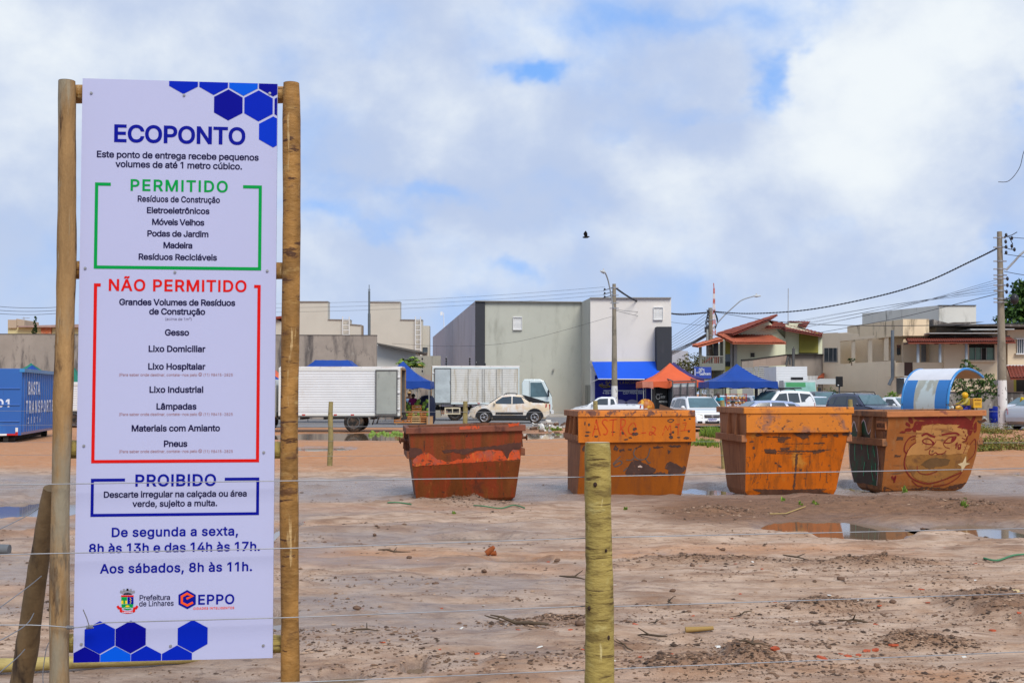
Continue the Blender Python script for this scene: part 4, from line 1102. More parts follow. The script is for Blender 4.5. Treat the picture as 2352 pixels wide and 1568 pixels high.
mb = MB()
a, b = gr(-30, 1546), gr(478, 1524)
post_mesh(mb, a + Vector((0, 0, .045)), b + Vector((0, 0, .04)), .042, .030, n=14, seg=30)
bamboo = mat('yellow_log', (.40, .31, .11), rough=.6, var=.25, vs=4, st=(1, 3, 3), dirt=[((.2, .14, .05), .55, .7, 5, (.6, 2, 2))], bump=.3)
tag(mb.build('fallen_log', [bamboo, wood_e]), 'yellowish round log lying on the mud below the notice board', 'log')

# -- second fence of thin posts behind the skips
ff = thing('wire_fence', 'low wire fence of thin mossy posts between the skips and the street', 'fence', (at(1367, 903, 25.5).x, 25.5, 0))
FFO = Vector(ff.location)
moss = mat('mossy_post', (.27, .22, .09), rough=.85, var=.35, vs=6, dirt=[((.09, .07, .04), .55, .68, 12, (1, 1, 1)), ((.36, .33, .2), .6, .75, 10, (1, 1, 1))])
FPX_ = [(455, 924), (760, 922), (1068, 921), (1367, 920), (1659, 919), (1953, 917)]
for i, (x, y) in enumerate(FPX_):
 mb = MB()
 t = at(x, y, 25.6)
 post_mesh(mb, (t.x + rng.uniform(-.03, .03), 25.6, -.1), t, .06, .052, n=10, seg=8, wob=.008)
 loc_build(mb, 'post', [moss, wood_e], ff, FFO)
for z in (1.25, .95, .6, .3):
 mb = MB()
 mb.tube([(at(x, 903, 25.55).x, 25.53, z + rng.uniform(-.02, .02)) for x in (0, 455, 760, 1068, 1367, 1659, 1953, 2250, 2600)], .0035, n=5)
 loc_build(mb, 'wire', [wire_m], ff, FFO)

# -- SKIPS
def jag(pts, amp, step, seed=0):
 r = random.Random(seed)
 out = []
 n = len(pts)
 for i in range(n):
  p, q = Vector(pts[i]), Vector(pts[(i + 1) % n])
  k = max(1, int((q - p).length / step))
  for j in range(k):
   out.append(p.lerp(q, j / k) + Vector((r.uniform(-amp, amp), r.uniform(-amp, amp))))
 return out


class Skip:
 def __init__(s, label, origin, yaw, roll, levels, L, H, rim_h, mats, zoom, band=None, ribs=(), pins=(), bar=None):
  s.root = thing('waste_skip', label, 'skip', origin, yaw, 'open waste skips on the mud')
  s.root.rotation_euler = (0, -roll, yaw)
  s.lv, s.d, s.O, s.zoom, s.mats = levels, origin[1] - .15, origin, zoom, mats
  # shell: hollow, open at the top
  mb = MB()
  n = len(levels)

  def ring(z, xl, xr, yf, yb):
   return [(xl, yf, z), (xr, yf, z), (xr, yb, z), (xl, yb, z)]
  rings = [ring(*l) for l in levels]
  V = [p for r_ in rings for p in r_]
  F, MI = [], []
  for i in range(n - 1):
   for k in range(4):
    F.append((i * 4 + k, i * 4 + (k + 1) % 4, (i + 1) * 4 + (k + 1) % 4, (i + 1) * 4 + k))
    MI.append(0 if k == 0 else 1)
  for f, m_ in zip(F, MI):
   mb.add([V[j] for j in f], [(0, 1, 2, 3)], m_)
  mb.add(V[:4], [(3, 2, 1, 0)], 1)
  t = .03
  inn = []
  for z, xl, xr, yf, yb in [levels[0], levels[-1]]:
   inn += ring(max(z, .09), xl + t, xr - t, yf + t, yb - t)
  for k in range(4):
   mb.add([inn[(k + 1) % 4], inn[k], inn[4 + k], inn[4 + (k + 1) % 4]], [(0, 1, 2, 3)], 2)
  mb.add(inn[:4], [(0, 1, 2, 3)], 2)
  mb.add(rings[-1] + inn[4:], [(k, (k + 1) % 4, 4 + (k + 1) % 4, 4 + k) for k in range(4)], 2)
  s.shell = mb.build('shell', mats[:3], s.root)
  # rim: folded box section round the top
  z, xl, xr, yf, yb = levels[-1]
  o, i_ = .045, .02
  mb = MB()
  zz0, zz1 = H - rim_h, H
  mb.bx((xl - o, yf - o, zz0), (xr + o, yf + i_, zz1), 0)
  mb.bx((xl - o, yb - i_, zz0), (xr + o, yb + o, zz1), 1)
  mb.bx((xl - o, yf + i_, zz0), (xl + i_, yb - i_, zz1), 1)
  mb.bx((xr - i_, yf + i_, zz0), (xr + o, yb - i_, zz1), 1)
  s.rim = mb.build('rim', [mats[3], mats[1]], s.root, bevel=.008)
  s.rim_y = yf - o
  if band:
   # upper strake standing proud of the tapered body
   z0, z1, p = band
   mb = MB()
   a0, a1 = s.side(z0), s.side(z1)
   for sg, k in ((-1, 0), (1, 1)):
    xo = a1[k] + sg * .035
    mb.bx((xo - .006, s.yf(z1) - .02, z0), (xo + .006, levels[-1][4] + .02, z1), 1)
   mb.bx((a1[0] - .035, s.yf(z1) - .022, z0), (a1[1] + .035, s.yf(z1) - .010, z1), 0)
   s.band = mb.build('upper_strake', [mats[0], mats[1]], s.root)
   s.by = s.yf(z1) - .022
  if bar:
   for sg, k in ((-1, 0), (1, 1)):
    mb = MB()
    xo = s.side(bar[0])[k]
    mb.bx((xo - .02 if sg > 0 else xo - bar[2], s.yf(bar[0]) + .01, bar[0] - bar[1]), (xo + bar[2] if sg > 0 else xo + .02, levels[-1][4] + .05, bar[0]), 0)
    mb.build('side_rail', [mats[1]], s.root, bevel=.006)
  for y in ribs:
   for sg, k in ((-1, 0), (1, 1)):
    mb = MB()
    z0, z1 = bar[0] if bar else .75, H - rim_h
    x0, x1 = s.side(z0)[k], s.side(z1)[k]
    w_ = .075 * sg
    mb.prism([(x0, y, z0), (x0 + w_ * 1.2, y, z0), (x1 + w_ * .6, y, z1), (x1, y, z1)], (0, .02, 0))
    mb.build('rib', [mats[1]], s.root)
  for y, z_ in pins:
   for sg, k in ((-1, 0), (1, 1)):
    mb = MB()
    x0 = s.side(z_)[k]
    pr = [(.05, -.01), (.05, .015), (.022, .02), (.022, .12), (.045, .122), (.045, .14)]
    mb.lathe([(r_, h * sg) for r_, h in (pr if sg > 0 else pr)], (x0, y, z_), n=12, axis='X')
    mb.build('lifting_pin', [mats[1]], s.root)

 def yf(s, z):
  for a, b in zip(s.lv, s.lv[1:]):
   if z <= b[0]:
    t = (z - a[0]) / max(1e-6, b[0] - a[0])
    return a[3] + (b[3] - a[3]) * max(0, t)
  return s.lv[-1][3]

 def side(s, z):
  for a, b in zip(s.lv, s.lv[1:]):
   if z <= b[0]:
    t = max(0, (z - a[0]) / max(1e-6, b[0] - a[0]))
    return (a[1] + (b[1] - a[1]) * t, a[2] + (b[2] - a[2]) * t)
  return s.lv[-1][1:3]

 def f(s, zx, zy):
  ox, oy, k, vc = s.zoom
  vx, vy = ox + zx * k, oy + zy * k
  return Vector(((vx - vc) / FPX * s.d, EYE - (vy - 903) / FPX * s.d))

 def on(s, lift=.004):
  return lambda x, z: Vector((x, s.yf(z) - lift, z))

 def onband(s, lift=.004):
  return lambda x, z: Vector((x, s.by - lift, z))

 def onrim(s, lift=.004):
  return lambda x, z: Vector((x, s.rim_y - lift, z))

 def blob(s, mb, pts, place, mi=0, amp=4, step=14, seed=1):
  P = [s.f(*p) for p in jag(pts, amp, step, seed)]
  for tri in fill([[(p.x, p.y) for p in P]]):
   mb.poly([place(v.x, v.y) for v in tri], mi)

 def stroke(s, mb, pts, wd, place, mi=0, k=4):
  P = [s.f(*p) for p in (curve_pts(pts, k) if k else pts)]
  ribbon(mb, P, wd, place, mi)


RUST, DRUST = (.13, .045, .018), (.05, .024, .016)
spk = lambda c, lo, hi: (c, lo, hi, 14, (1, 1, 1))
hor = lambda c, lo, hi, sc=3: (c, lo, hi, sc, (.6, 1, 4))
ver = lambda c, lo, hi, sc=4: (c, lo, hi, sc, (3.5, 3.5, .45))
blo = lambda c, lo, hi, sc=3: (c, lo, hi, sc, (1, 1, 1))

# --- skip 1: rusty
s1m = [mat('rusty_ochre_steel', (.155, .043, .009), rough=.5, var=.35, vs=3, st=(1.5, 1, .6), dirt=[ver((.22, .036, .010), .44, .62, 2.2), ver((.05, .02, .012), .60, .70, 4), blo((.085, .028, .014), .55, .72, 2.4), spk((.06, .025, .015), .62, .70), ver((.30, .085, .02), .60, .75, 5)], bump=.25, bs=25),
       mat('rusty_brown_steel', (.17, .062, .03), rough=.7, var=.3, vs=4, dirt=[ver((.08, .03, .018), .5, .7), spk((.05, .022, .015), .62, .7)], bump=.2),
       mat('rusty_inside', (.12, .055, .035), rough=.85, var=.3, dirt=[blo((.06, .03, .02), .5, .7)]),
       mat('rusty_rim_steel', (.19, .062, .035), rough=.65, var=.3, vs=5, dirt=[blo((.09, .03, .02), .52, .66, 4), hor((.36, .09, .03), .62, .72, 4)], bump=.3)]
s1 = Skip('low rust brown skip with a band of bare orange red paint across it', (gr(1070.5, 1147.5).x, gr(1070.5, 1147.5).y, -.02), R(7), R(1.3),
          [(0, -.70, .70, .03, .95), (.04, -.768, .768, 0, 1.0), (.60, -.83, .845, -.14, 1.2), (1.10, -.872, .885, -.18, 1.28)], 1.4, 1.165, .095, s1m, (900.4, 918.75, .16406, 1070.5), ribs=(.3, .8), pins=((.25, .95), (.75, .95)), bar=(.80, .11, .06))
o1 = mat('bare_orange_paint', (.50, .068, .016), rough=.5, var=.25, vs=5, dirt=[spk((.16, .05, .025), .54, .60), blo((.34, .09, .06), .5, .66, 4), hor((.07, .025, .015), .60, .66, 5), ver((.55, .17, .03), .6, .7)])
mb = MB()
s1.blob(mb, [(288, 885), (300, 800), (350, 740), (430, 702), (500, 696), (570, 735), (640, 792), (700, 806), (760, 838), (830, 832), (900, 802), (1010, 800), (1080, 745), (1180, 702), (1300, 692), (1420, 684), (1540, 702), (1572, 762), (1620, 822), (1652, 742), (1700, 692), (1795, 702), (1805, 832), (1200, 850), (700, 868)], s1.on(), 0, 6, 25, 3)
s1.blob(mb, [(945, 345), (1185, 338), (1200, 380), (1080, 388), (945, 388)], s1.onrim(), 0, 4, 18, 5)
s1.blob(mb, [(1200, 340), (1228, 338), (1228, 378), (1205, 380)], s1.onrim(), 0, 3, 12, 6)
s1.blob(mb, [(1630, 330), (1790, 315), (1780, 355), (1640, 368)], s1.onrim(), 0, 7, 14, 7)
mb.v and mb.merge(s1.shell, [o1])
dr1 = mat('dark_rust', (.085, .032, .022), rough=.7, var=.3, vs=6, dirt=[spk((.15, .06, .03), .6, .7)])
mb = MB()
s1.blob(mb, [(270, 620), (420, 640), (440, 700), (330, 760), (250, 760), (250, 640)], s1.on(), 0, 5, 22, 8)
s1.blob(mb, [(700, 668), (900, 662), (1100, 655), (1300, 640), (1500, 625), (1650, 600), (1815, 590), (1812, 680), (1650, 720), (1640, 830), (1600, 800), (1560, 690), (1400, 676), (1180, 690), (1000, 740), (860, 700), (740, 712)], s1.on(.003), 0, 7, 25, 9)
mb.v and mb.merge(s1.shell, [dr1])

# --- skip 2: orange with red brushed letters
OR2 = (.52, .14, .008)
s2m = [mat('chipped_orange_paint', OR2, rough=.5, var=.18, vs=2, st=(1, 1, .6), dirt=[ver((.36, .10, .014), .50, .72, 2.5), blo((.75, .27, .04), .6, .8, 3), spk((.10, .04, .025), .66, .70), hor((.12, .045, .03), .70, .73, 4)], bump=.15, bs=30),
       mat('dusty_rust_paint', (.34, .135, .055), rough=.7, var=.25, vs=3, dirt=[ver((.19, .065, .03), .5, .7), ver((.42, .2, .1), .6, .8), spk((.09, .04, .03), .64, .7)], bump=.2),
       s1m[2], mat('chipped_rim_paint', (.60, .19, .03), rough=.6, var=.25, vs=4, dirt=[blo((.17, .075, .05), .50, .58, 4.5), hor((.42, .03, .02), .66, .72, 4), spk((.13, .05, .04), .56, .64)], bump=.3)]
low2 = mat('weathered_orange_paint', (.30, .08, .007), rough=.5, var=.25, vs=2, st=(1, 1, .5), dirt=[ver((.23, .065, .012), .46, .68, 3), blo((.16, .05, .02), .66, .74, 3), spk((.09, .035, .02), .66, .71)], bump=.15)
s2 = Skip('orange skip with the brushed red word ASTRO, behind the thick fence post', (gr(1446, 1139.5).x, gr(1446, 1139.5).y, -.01), R(6), R(.3),
          [(0, -.83, .83, .02, .95), (.03, -.85, .85, 0, 1.0), (.33, -.835, .89, -.08, 1.08), (.885, -.81, .985, -.17, 1.22), (1.29, -.815, .99, -.18, 1.25)], 1.4, 1.385, .095, [low2] + s2m[1:], (1267.9, 909.6, .1699, 1446), band=None, ribs=(.15, .55, .95), bar=(1.0, .09, .06))
s2.band_m = s2m[0]
mb = MB()
by0 = s2.yf(1.2) - .028
mb.bx((-.815 - .04, by0, .885), (.99 + .05, s2.yf(1.2) - .004, 1.292), 0)
mb.bx((-.815 - .04, by0 + .025, .885), (-.815 - .028, 1.24, .97), 1)
mb.bx((.99 + .04, by0 + .025, .885), (.99 + .05, 1.24, 1.29), 1)
s2.by = by0
strake2 = mb.build('upper_strake', [s2m[0], s2m[1]], s2.root)
red2 = mat('red_brush_paint', (.50, .05, .008), rough=.5, var=.25, vs=9, dirt=[spk((.62, .2, .02), .60, .66)])
mb = MB()
B2 = s2.onband()
for pts, wd in (([(515, 520), (545, 420), (570, 300)], .016), ([(572, 300), (590, 400), (622, 515)], .016), ([(535, 430), (600, 425)], .012), ([(725, 320), (680, 300), (650, 340), (690, 400), (720, 450), (700, 500), (662, 495)], .016),
    ([(745, 310), (850, 300)], .014), ([(800, 308), (793, 420), (790, 520)], .016), ([(905, 300), (900, 420), (893, 520)], .016), ([(905, 300), (960, 310), (955, 380), (908, 410)], .014), ([(908, 410), (940, 470), (975, 525)], .014),
    ([(1060, 350), (1015, 400), (1010, 470), (1050, 500), (1100, 450), (1105, 380), (1075, 345)], .014), ([(1150, 490), (1245, 482)], .016), ([(1330, 400), (1375, 420), (1360, 470), (1310, 510), (1290, 500), (1310, 470), (1380, 515)], .014),
    ([(1470, 520), (1500, 440), (1515, 390)], .010), ([(1515, 390), (1545, 450)], .010), ([(1545, 450), (1580, 385), (1590, 520)], .010), ([(1645, 375), (1715, 370)], .012), ([(1690, 372), (1685, 520)], .012), ([(1750, 360), (1800, 355), (1770, 460)], .010), ([(1720, 460), (1860, 450)], .009)):
 s2.stroke(mb, pts, wd, B2)
mb.merge(strake2, [red2])
chip = mat('bare_chipped_steel', (.07, .036, .028), rough=.7, var=.35, vs=8, dirt=[spk((.14, .06, .035), .58, .66)])
mb = MB()
k = 0
for cx, cy, a, b in ((440, 515, 30, 14), (565, 527, 28, 13), (468, 370, 14, 22), (455, 470, 40, 10), (800, 470, 30, 8), (926, 484, 18, 16), (1092, 432, 26, 22), (1095, 500, 50, 22), (1665, 410, 22, 12), (1780, 316, 16, 9), (1615, 480, 20, 16), (1590, 545, 26, 24),
                     (970, 572, 30, 10), (1030, 548, 26, 12), (1800, 560, 44, 16), (1580, 505, 16, 14), (415, 350, 8, 30), (1850, 300, 14, 12), (620, 268, 40, 5), (930, 272, 46, 5), (1690, 550, 22, 8), (1835, 470, 14, 16)):
 s2.blob(mb, [(cx + a * math.cos(t * math.pi / 5), cy + b * math.sin(t * math.pi / 5)) for t in range(10)], B2, 0, min(a, b) * .35, 9, k)
 k += 1
s2.stroke(mb, [(1540, 325), (1580, 305), (1630, 315), (1590, 345), (1545, 330)], .014, B2)
mb.merge(strake2, [chip])
mb = MB()
P2 = s2.on()
for pts in ([(980, 1050), (1000, 960), (1030, 900), (1090, 850), (1180, 860), (1230, 890), (1290, 920), (1390, 975), (1395, 1010), (1330, 1045), (1150, 1056)], [(1510, 960), (1545, 905), (1590, 880), (1690, 920), (1740, 960), (1800, 940), (1815, 985), (1770, 1035), (1690, 1050), (1570, 1050), (1580, 990)],
   [(985, 1060), (1200, 1050), (1450, 1020), (1640, 1055), (1790, 1045), (1800, 1062), (1300, 1070)], [(1560, 660), (1720, 655), (1730, 682), (1600, 690)], [(1340, 672), (1470, 672), (1490, 692), (1370, 690)], [(375, 690), (400, 650), (440, 655), (430, 720), (385, 722)],
   [(890, 715), (950, 700), (965, 725), (905, 738)], [(1005, 705), (1060, 700), (1050, 718), (1010, 718)], [(810, 690), (840, 650), (870, 690), (850, 720), (812, 715)], [(1800, 640), (1860, 625), (1850, 655)], [(1560, 720), (1600, 725), (1590, 760), (1550, 770)], [(1100, 690), (1190, 645), (1195, 660), (1120, 705)]):
 s2.blob(mb, pts, P2, 0, 9, 20, k)
 k += 1
mb.merge(s2.shell, [chip])
gry = mat('grey_spray_paint', (.10, .085, .08), rough=.6, var=.3, vs=9, dirt=[spk((.4, .13, .02), .6, .7)])
mb = MB()
for pts in ([(1105, 690), (1085, 770), (1130, 830), (1200, 850), (1270, 820), (1300, 740), (1310, 690)], [(985, 850), (1060, 850), (1110, 800)], [(1245, 830), (1290, 890), (1320, 885)], [(805, 900), (905, 800)], [(810, 915), (890, 860), (930, 890), (860, 935), (815, 930)], [(950, 1000), (1010, 950)]):
 s2.stroke(mb, pts, .016, P2)
mb.merge(s2.shell, [gry])
pl2 = mat('white_scab', (.55, .4, .33), rough=.8, var=.2)
mb = MB()
s2.blob(mb, [(1140, 940), (1180, 920), (1210, 935), (1205, 955), (1160, 955)], s2.on(.007), 0, 5, 10, 77)
mb.merge(s2.shell, [pl2])
mb = MB()
brown_board = mat('brown_board', (.17, .085, .05), rough=.7, var=.2)
a = [Vector((.74, 1.12, 1.30)), Vector((1.0, 1.06, 1.30)), Vector((1.0, 1.06, 1.385)), Vector((.77, 1.12, 1.475))]
mb.prism(a, (0, .03, 0))
lb = mb.build('brown_board', [brown_board])
lb.parent = None
lb.matrix_world = Matrix.Translation(s2.O) @ Matrix.Rotation(R(6), 4, 'Z')
tag(lb, 'brown sheet sticking up out of the skip with red letters', 'board')

# --- skip 3: bright orange
s3m = [mat('scuffed_orange_paint', (.51, .115, .005), rough=.45, var=.15, vs=2, dirt=[ver((.34, .085, .008), .46, .62, 3), ver((.16, .055, .02), .60, .70, 5), blo((.50, .20, .03), .58, .7, 2), spk((.16, .06, .02), .60, .66), hor((.20, .07, .02), .64, .70, 3), (( .10, .04, .02), .69, .72, 9, (1.5, 1.5, .8)), ver((.13, .05, .02), .70, .74, 6)], bump=.12, bs=30),
       mat('dusty_brown_paint', (.37, .155, .07), rough=.75, var=.2, vs=3, dirt=[ver((.25, .10, .05), .5, .7), ver((.18, .07, .035), .64, .74, 5), spk((.12, .06, .045), .66, .72)], bump=.15),
       s1m[2], mat('orange_rim_paint', (.66, .22, .03), rough=.5, var=.15, vs=3, dirt=[blo((.36, .13, .05), .52, .68, 3), spk((.13, .055, .03), .62, .68)], bump=.2)]
up3 = mat('pale_orange_paint', (.58, .18, .02), rough=.5, var=.12, vs=2.5, dirt=[blo((.27, .12, .075), .51, .66, 3.2), spk((.11, .05, .03), .58, .65), hor((.10, .04, .02), .72, .75)], bump=.12)  # slightly lighter scuffed orange for the upper strake
s3 = Skip('bright orange skip with brown left side, between the lettered skip and the painted one', (gr(1816, 1137).x, gr(1816, 1137).y, -.01), R(6.5), R(.1),
          [(0, -.73, .73, .04, .92), (.09, -.755, .765, 0, 1.0), (.33, -.765, .80, -.05, 1.06), (1.035, -.79, .92, -.18, 1.24), (1.34, -.795, .945, -.2, 1.27)], 1.4, 1.435, .10, s3m, (1626.2, 909.6, .16406, 1816), ribs=(.15, .6), bar=(.99, .11, .07))
mb = MB()
by0 = s3.yf(1.3) - .028
mb.bx((-.795, by0, 1.035), (.955, s3.yf(1.3) - .004, 1.338), 0)
s3.by = by0
mb.build('upper_strake', [up3, s3m[1]], s3.root)
scr = mat('rust_and_recess_dark', (.095, .042, .025), rough=.7, var=.3, vs=8, dirt=[hor((.45, .13, .012), .62, .68, 8)])
mb = MB()
k = 200
for pts in ([(745, 730), (900, 728), (930, 760), (920, 800), (760, 778)], [(975, 712), (1105, 704), (1110, 740), (985, 745)], [(930, 748), (1440, 752), (1700, 738), (1710, 745), (1440, 768), (1100, 770), (930, 762)], [(1440, 745), (1610, 735), (1620, 765), (1460, 798)], [(930, 560), (1060, 555), (1130, 570), (1050, 590), (1020, 640), (930, 630)], [(760, 550), (960, 552), (960, 566), (770, 562)],
   [(1180, 508), (1320, 500), (1410, 520), (1370, 545), (1380, 575), (1290, 590), (1240, 560), (1190, 545)], [(1560, 525), (1640, 520), (1650, 565), (1560, 570)], [(1725, 525), (1800, 522), (1810, 560), (1740, 560)], [(1450, 645), (1610, 640), (1615, 655), (1460, 662)], [(605, 522), (700, 516), (715, 538), (620, 545)], [(1860, 505), (1960, 500), (1962, 545), (1870, 540)], [(530, 615), (590, 610), (580, 632), (530, 635)],
   [(780, 778), (1350, 795), (1350, 800), (800, 788)], [(1200, 800), (1235, 800), (1225, 980), (1215, 1290), (1185, 1290), (1200, 1050)], [(1040, 652), (1400, 648), (1400, 656), (1040, 660)], [(570, 690), (600, 680), (615, 720), (580, 725)], [(900, 912), (940, 920), (935, 935), (905, 930)], [(960, 950), (1020, 968), (1000, 990), (960, 975)], [(1270, 1010), (1310, 1010), (1300, 1040), (1270, 1030)]):
 s3.blob(mb, pts, s3.on(), 0, 6, 18, k)
 k += 1
for a in ((590, 1230, 640, 1060), (625, 1190, 660, 1080), (700, 1150, 712, 1060), (800, 1200, 812, 1080), (830, 1280, 838, 1180), (1365, 1220, 1375, 950), (1400, 1000, 1412, 800), (1570, 1180, 1575, 1060), (1665, 1200, 1668, 1060), (540, 830, 545, 900), (600, 880, 610, 780)):
 s3.stroke(mb, [(a[0], a[1]), ((a[0] + a[2]) / 2 + 5, (a[1] + a[3]) / 2), (a[2], a[3])], .007, s3.on(), 0, 3)
for pts in ([(600, 1288), (1200, 1302), (1690, 1292), (1600, 1330), (1760, 1372), (1200, 1380), (620, 1382), (740, 1345)], [(505, 1330), (560, 1375), (500, 1388)], [(1190, 1300), (1290, 1300), (1300, 1380), (1180, 1380)]):  # shade of the recess along the base, put into the colour
 s3.blob(mb, pts, s3.on(.005), 0, 6, 22, k)
 k += 1
mb.merge(s3.shell, [scr])

# --- skip 4: painted face
s4m = [mat('faded_orange_paint', (.33, .11, .026), rough=.55, var=.2, vs=2, dirt=[ver((.33, .14, .05), .5, .7, 3), blo((.20, .10, .05), .58, .70, 3.5), spk((.12, .06, .04), .64, .70), hor((.16, .07, .03), .62, .70, 3)], bump=.15),
       mat('faded_brown_paint', (.30, .13, .055), rough=.7, var=.25, vs=2.5, dirt=[blo((.14, .07, .04), .5, .66, 3), spk((.08, .04, .03), .62, .7), ver((.12, .05, .03), .58, .7)], bump=.15),
       s1m[2], mat('faded_rim_paint', (.46, .17, .06), rough=.6, var=.2, vs=4, dirt=[blo((.24, .08, .05), .55, .66, 4), spk((.10, .05, .03), .63, .69)], bump=.2)]
s4 = Skip('faded orange skip painted with a frowning curly haired face', (gr(2122.5, 1129).x, gr(2122.5, 1129).y, -.015), R(9), R(.6),
          [(0, -.70, .58, .10, .85), (.05, -.735, .70, .04, .92), (.14, -.75, .765, .0, 1.0), (.30, -.75, .82, -.05, 1.1), (.62, -.75, .885, -.13, 1.2), (1.28, -.745, .935, -.28, 1.28)], 1.4, 1.375, .095, s4m, (1911, 909.6, .1875, 2122.5), ribs=(.2, .7), bar=(.92, .12, .07))
s4.d = s4.O[1] - .2
P4 = s4.on()
hair = mat('dark_red_spray', (.19, .022, .016), rough=.5, var=.25, vs=4, dirt=[spk((.40, .17, .06), .66, .71), hor((.33, .12, .03), .58, .66, 4), spk((.10, .05, .03), .60, .66)])
skin4 = mat('peach_paint', (.47, .225, .07), rough=.55, var=.15, vs=4, dirt=[hor((.26, .10, .035), .53, .64, 4), spk((.15, .07, .035), .60, .67), ver((.30, .13, .045), .55, .7, 3)])
skin4b = mat('ochre_paint', (.31, .14, .035), rough=.55, var=.2, vs=3, dirt=[blo((.18, .08, .03), .50, .66, 3.5), spk((.12, .06, .03), .60, .67), ver((.20, .09, .03), .55, .7, 3)])
line4 = mat('dark_red_line', (.19, .02, .018), rough=.5, var=.2, vs=9)
cream4 = mat('cream_paint', (.68, .52, .30), rough=.6, var=.15)
mouth4 = mat('worn_brown_paint', (.15, .078, .03), rough=.6, var=.25, vs=5)
mb = MB()
fm = [hair, skin4, skin4b, line4, cream4, mouth4]
lay = lambda l: s4.on(l)
s4.blob(mb, [(900, 390), (930, 320), (960, 270), (1020, 235), (1200, 228), (1400, 226), (1560, 235), (1640, 270), (1690, 330), (1700, 400), (1690, 460), (1640, 480), (1600, 420), (1500, 380), (1480, 340), (1180, 322), (1030, 352), (1020, 400), (960, 430), (915, 425)], lay(.003), 0, 12, 30, 31)
for cx, cy, a, b, ro in ((870, 275, 26, 50, .6), (840, 330, 20, 40, .9), (850, 395, 46, 24, 0), (780, 290, 0, 0, 0), (960, 245, 50, 22, .1), (1690, 290, 24, 60, -.4), (1730, 380, 22, 70, 0), (780, 420, 40, 14, .1)):
 if a:
  c_, s_ = math.cos(ro), math.sin(ro)
  s4.blob(mb, [(cx + a * math.cos(t * .5236) * c_ + b * math.sin(t * .5236) * s_, cy - a * math.cos(t * .5236) * s_ + b * math.sin(t * .5236) * c_) for t in range(12)], lay(.004), 0, 4, 18, int(cx))
# face: forehead, cheeks, chin
s4.blob(mb, [(955, 405), (1020, 400), (1040, 350), (1180, 330), (1420, 338), (1520, 345), (1490, 380), (1560, 385), (1630, 410), (1640, 470), (1600, 540), (1560, 560), (1640, 590), (1680, 600), (1650, 705), (860, 705), (870, 620), (965, 550)], lay(.005), 1, 6, 24, 41)
s4.blob(mb, [(860, 708), (1650, 708), (1690, 800), (1640, 880), (1500, 960), (1350, 1030), (1180, 1055), (1010, 1000), (900, 890), (850, 790)], lay(.005), 2, 5, 24, 42)
for pts, wd in (([(1045, 530), (1090, 505), (1150, 520), (1200, 575), (1130, 575), (1070, 560), (1045, 530)], .020), ([(1330, 560), (1380, 505), (1440, 490), (1485, 492), (1460, 540), (1400, 565), (1330, 560)], .020), ([(1225, 540), (1200, 580), (1130, 635), (1085, 640)], .014), ([(1320, 560), (1350, 610), (1420, 635)], .012),
    ([(1030, 470), (1090, 445), (1150, 470), (1210, 490)], .035), ([(1290, 465), (1380, 450), (1480, 445), (1525, 470)], .032), ([(1160, 640), (1150, 690), (1190, 705), (1230, 680), (1270, 700), (1340, 690), (1370, 660)], .016), ([(965, 550), (900, 600), (850, 690), (835, 790), (860, 880), (940, 980), (1060, 1040), (1200, 1065), (1380, 1020), (1560, 950), (1600, 930)], .018),
    ([(955, 470), (880, 490), (830, 560), (820, 640), (850, 680)], .018), ([(1010, 840), (1020, 900), (1080, 940), (1180, 945), (1280, 910)], .012), ([(1680, 590), (1740, 520), (1760, 620), (1740, 720), (1660, 800)], .012), ([(960, 1020), (1040, 1085), (1110, 1100)], .014), ([(1250, 1100), (1420, 1080), (1560, 1000), (1610, 930)], .014),
    ([(1570, 420), (1590, 445)], .016), ([(1600, 460), (1615, 490)], .016), ([(1565, 505), (1610, 525)], .016), ([(1550, 400), (1570, 380)], .012), ([(1635, 480), (1625, 540), (1580, 550)], .018), ([(900, 520), (950, 500)], .012), ([(1800, 540), (1790, 640)], .010), ([(690, 960), (720, 1000), (740, 960), (730, 1040)], .03), ([(1650, 560), (1600, 700)], .009)):
 s4.stroke(mb, pts, wd, lay(.007), 3)
for pts in ([(1150, 522), (1200, 545), (1215, 580), (1180, 572)], [(1430, 500), (1480, 494), (1462, 536), (1420, 550)]):
 s4.blob(mb, pts, lay(.006), 3, 2, 20, 5)
s4.blob(mb, [(1050, 830), (1100, 790), (1160, 752), (1260, 745), (1400, 760), (1440, 780), (1420, 830), (1360, 850), (1250, 860), (1180, 882), (1110, 850)], lay(.006), 5, 7, 24, 9)
s4.blob(mb, [(1640, 730), (1655, 815), (1710, 825), (1650, 850), (1605, 925), (1595, 860), (1540, 830), (1605, 810)], lay(.008), 4, 2, 60, 9)
a = s4.f(1525, 628)
text(mb, 'fg', lay(.008), a.x, a.y, .085, None, .06, 3)
for pts in ([(880, 1130), (1150, 1108), (1400, 1122), (1560, 1090), (1690, 1062), (1640, 1140), (1200, 1150)], [(600, 1090), (700, 1120), (760, 1160), (620, 1165)], [(700, 700), (790, 705), (780, 720), (700, 725)], [(720, 470), (800, 480), (790, 520), (715, 515)], [(1780, 560), (1860, 540), (1850, 590), (1790, 600)], [(1740, 300), (1850, 270), (1880, 300), (1770, 330)]):  # irregular dark patches, two of them along the base
 s4.blob(mb, pts, lay(.0045), 6, 9, 20, 300 + len(pts[0]) + int(pts[0][0]))
fm.append(scr)
mb.merge(s4.shell, fm)
# spray piece on the left side: dark leaf shapes with green strokes
mb = MB()
xs4 = lambda z: s4.side(z)[0]


def onside(lift):
 return lambda y, z: Vector((xs4(z) - lift, y, z))


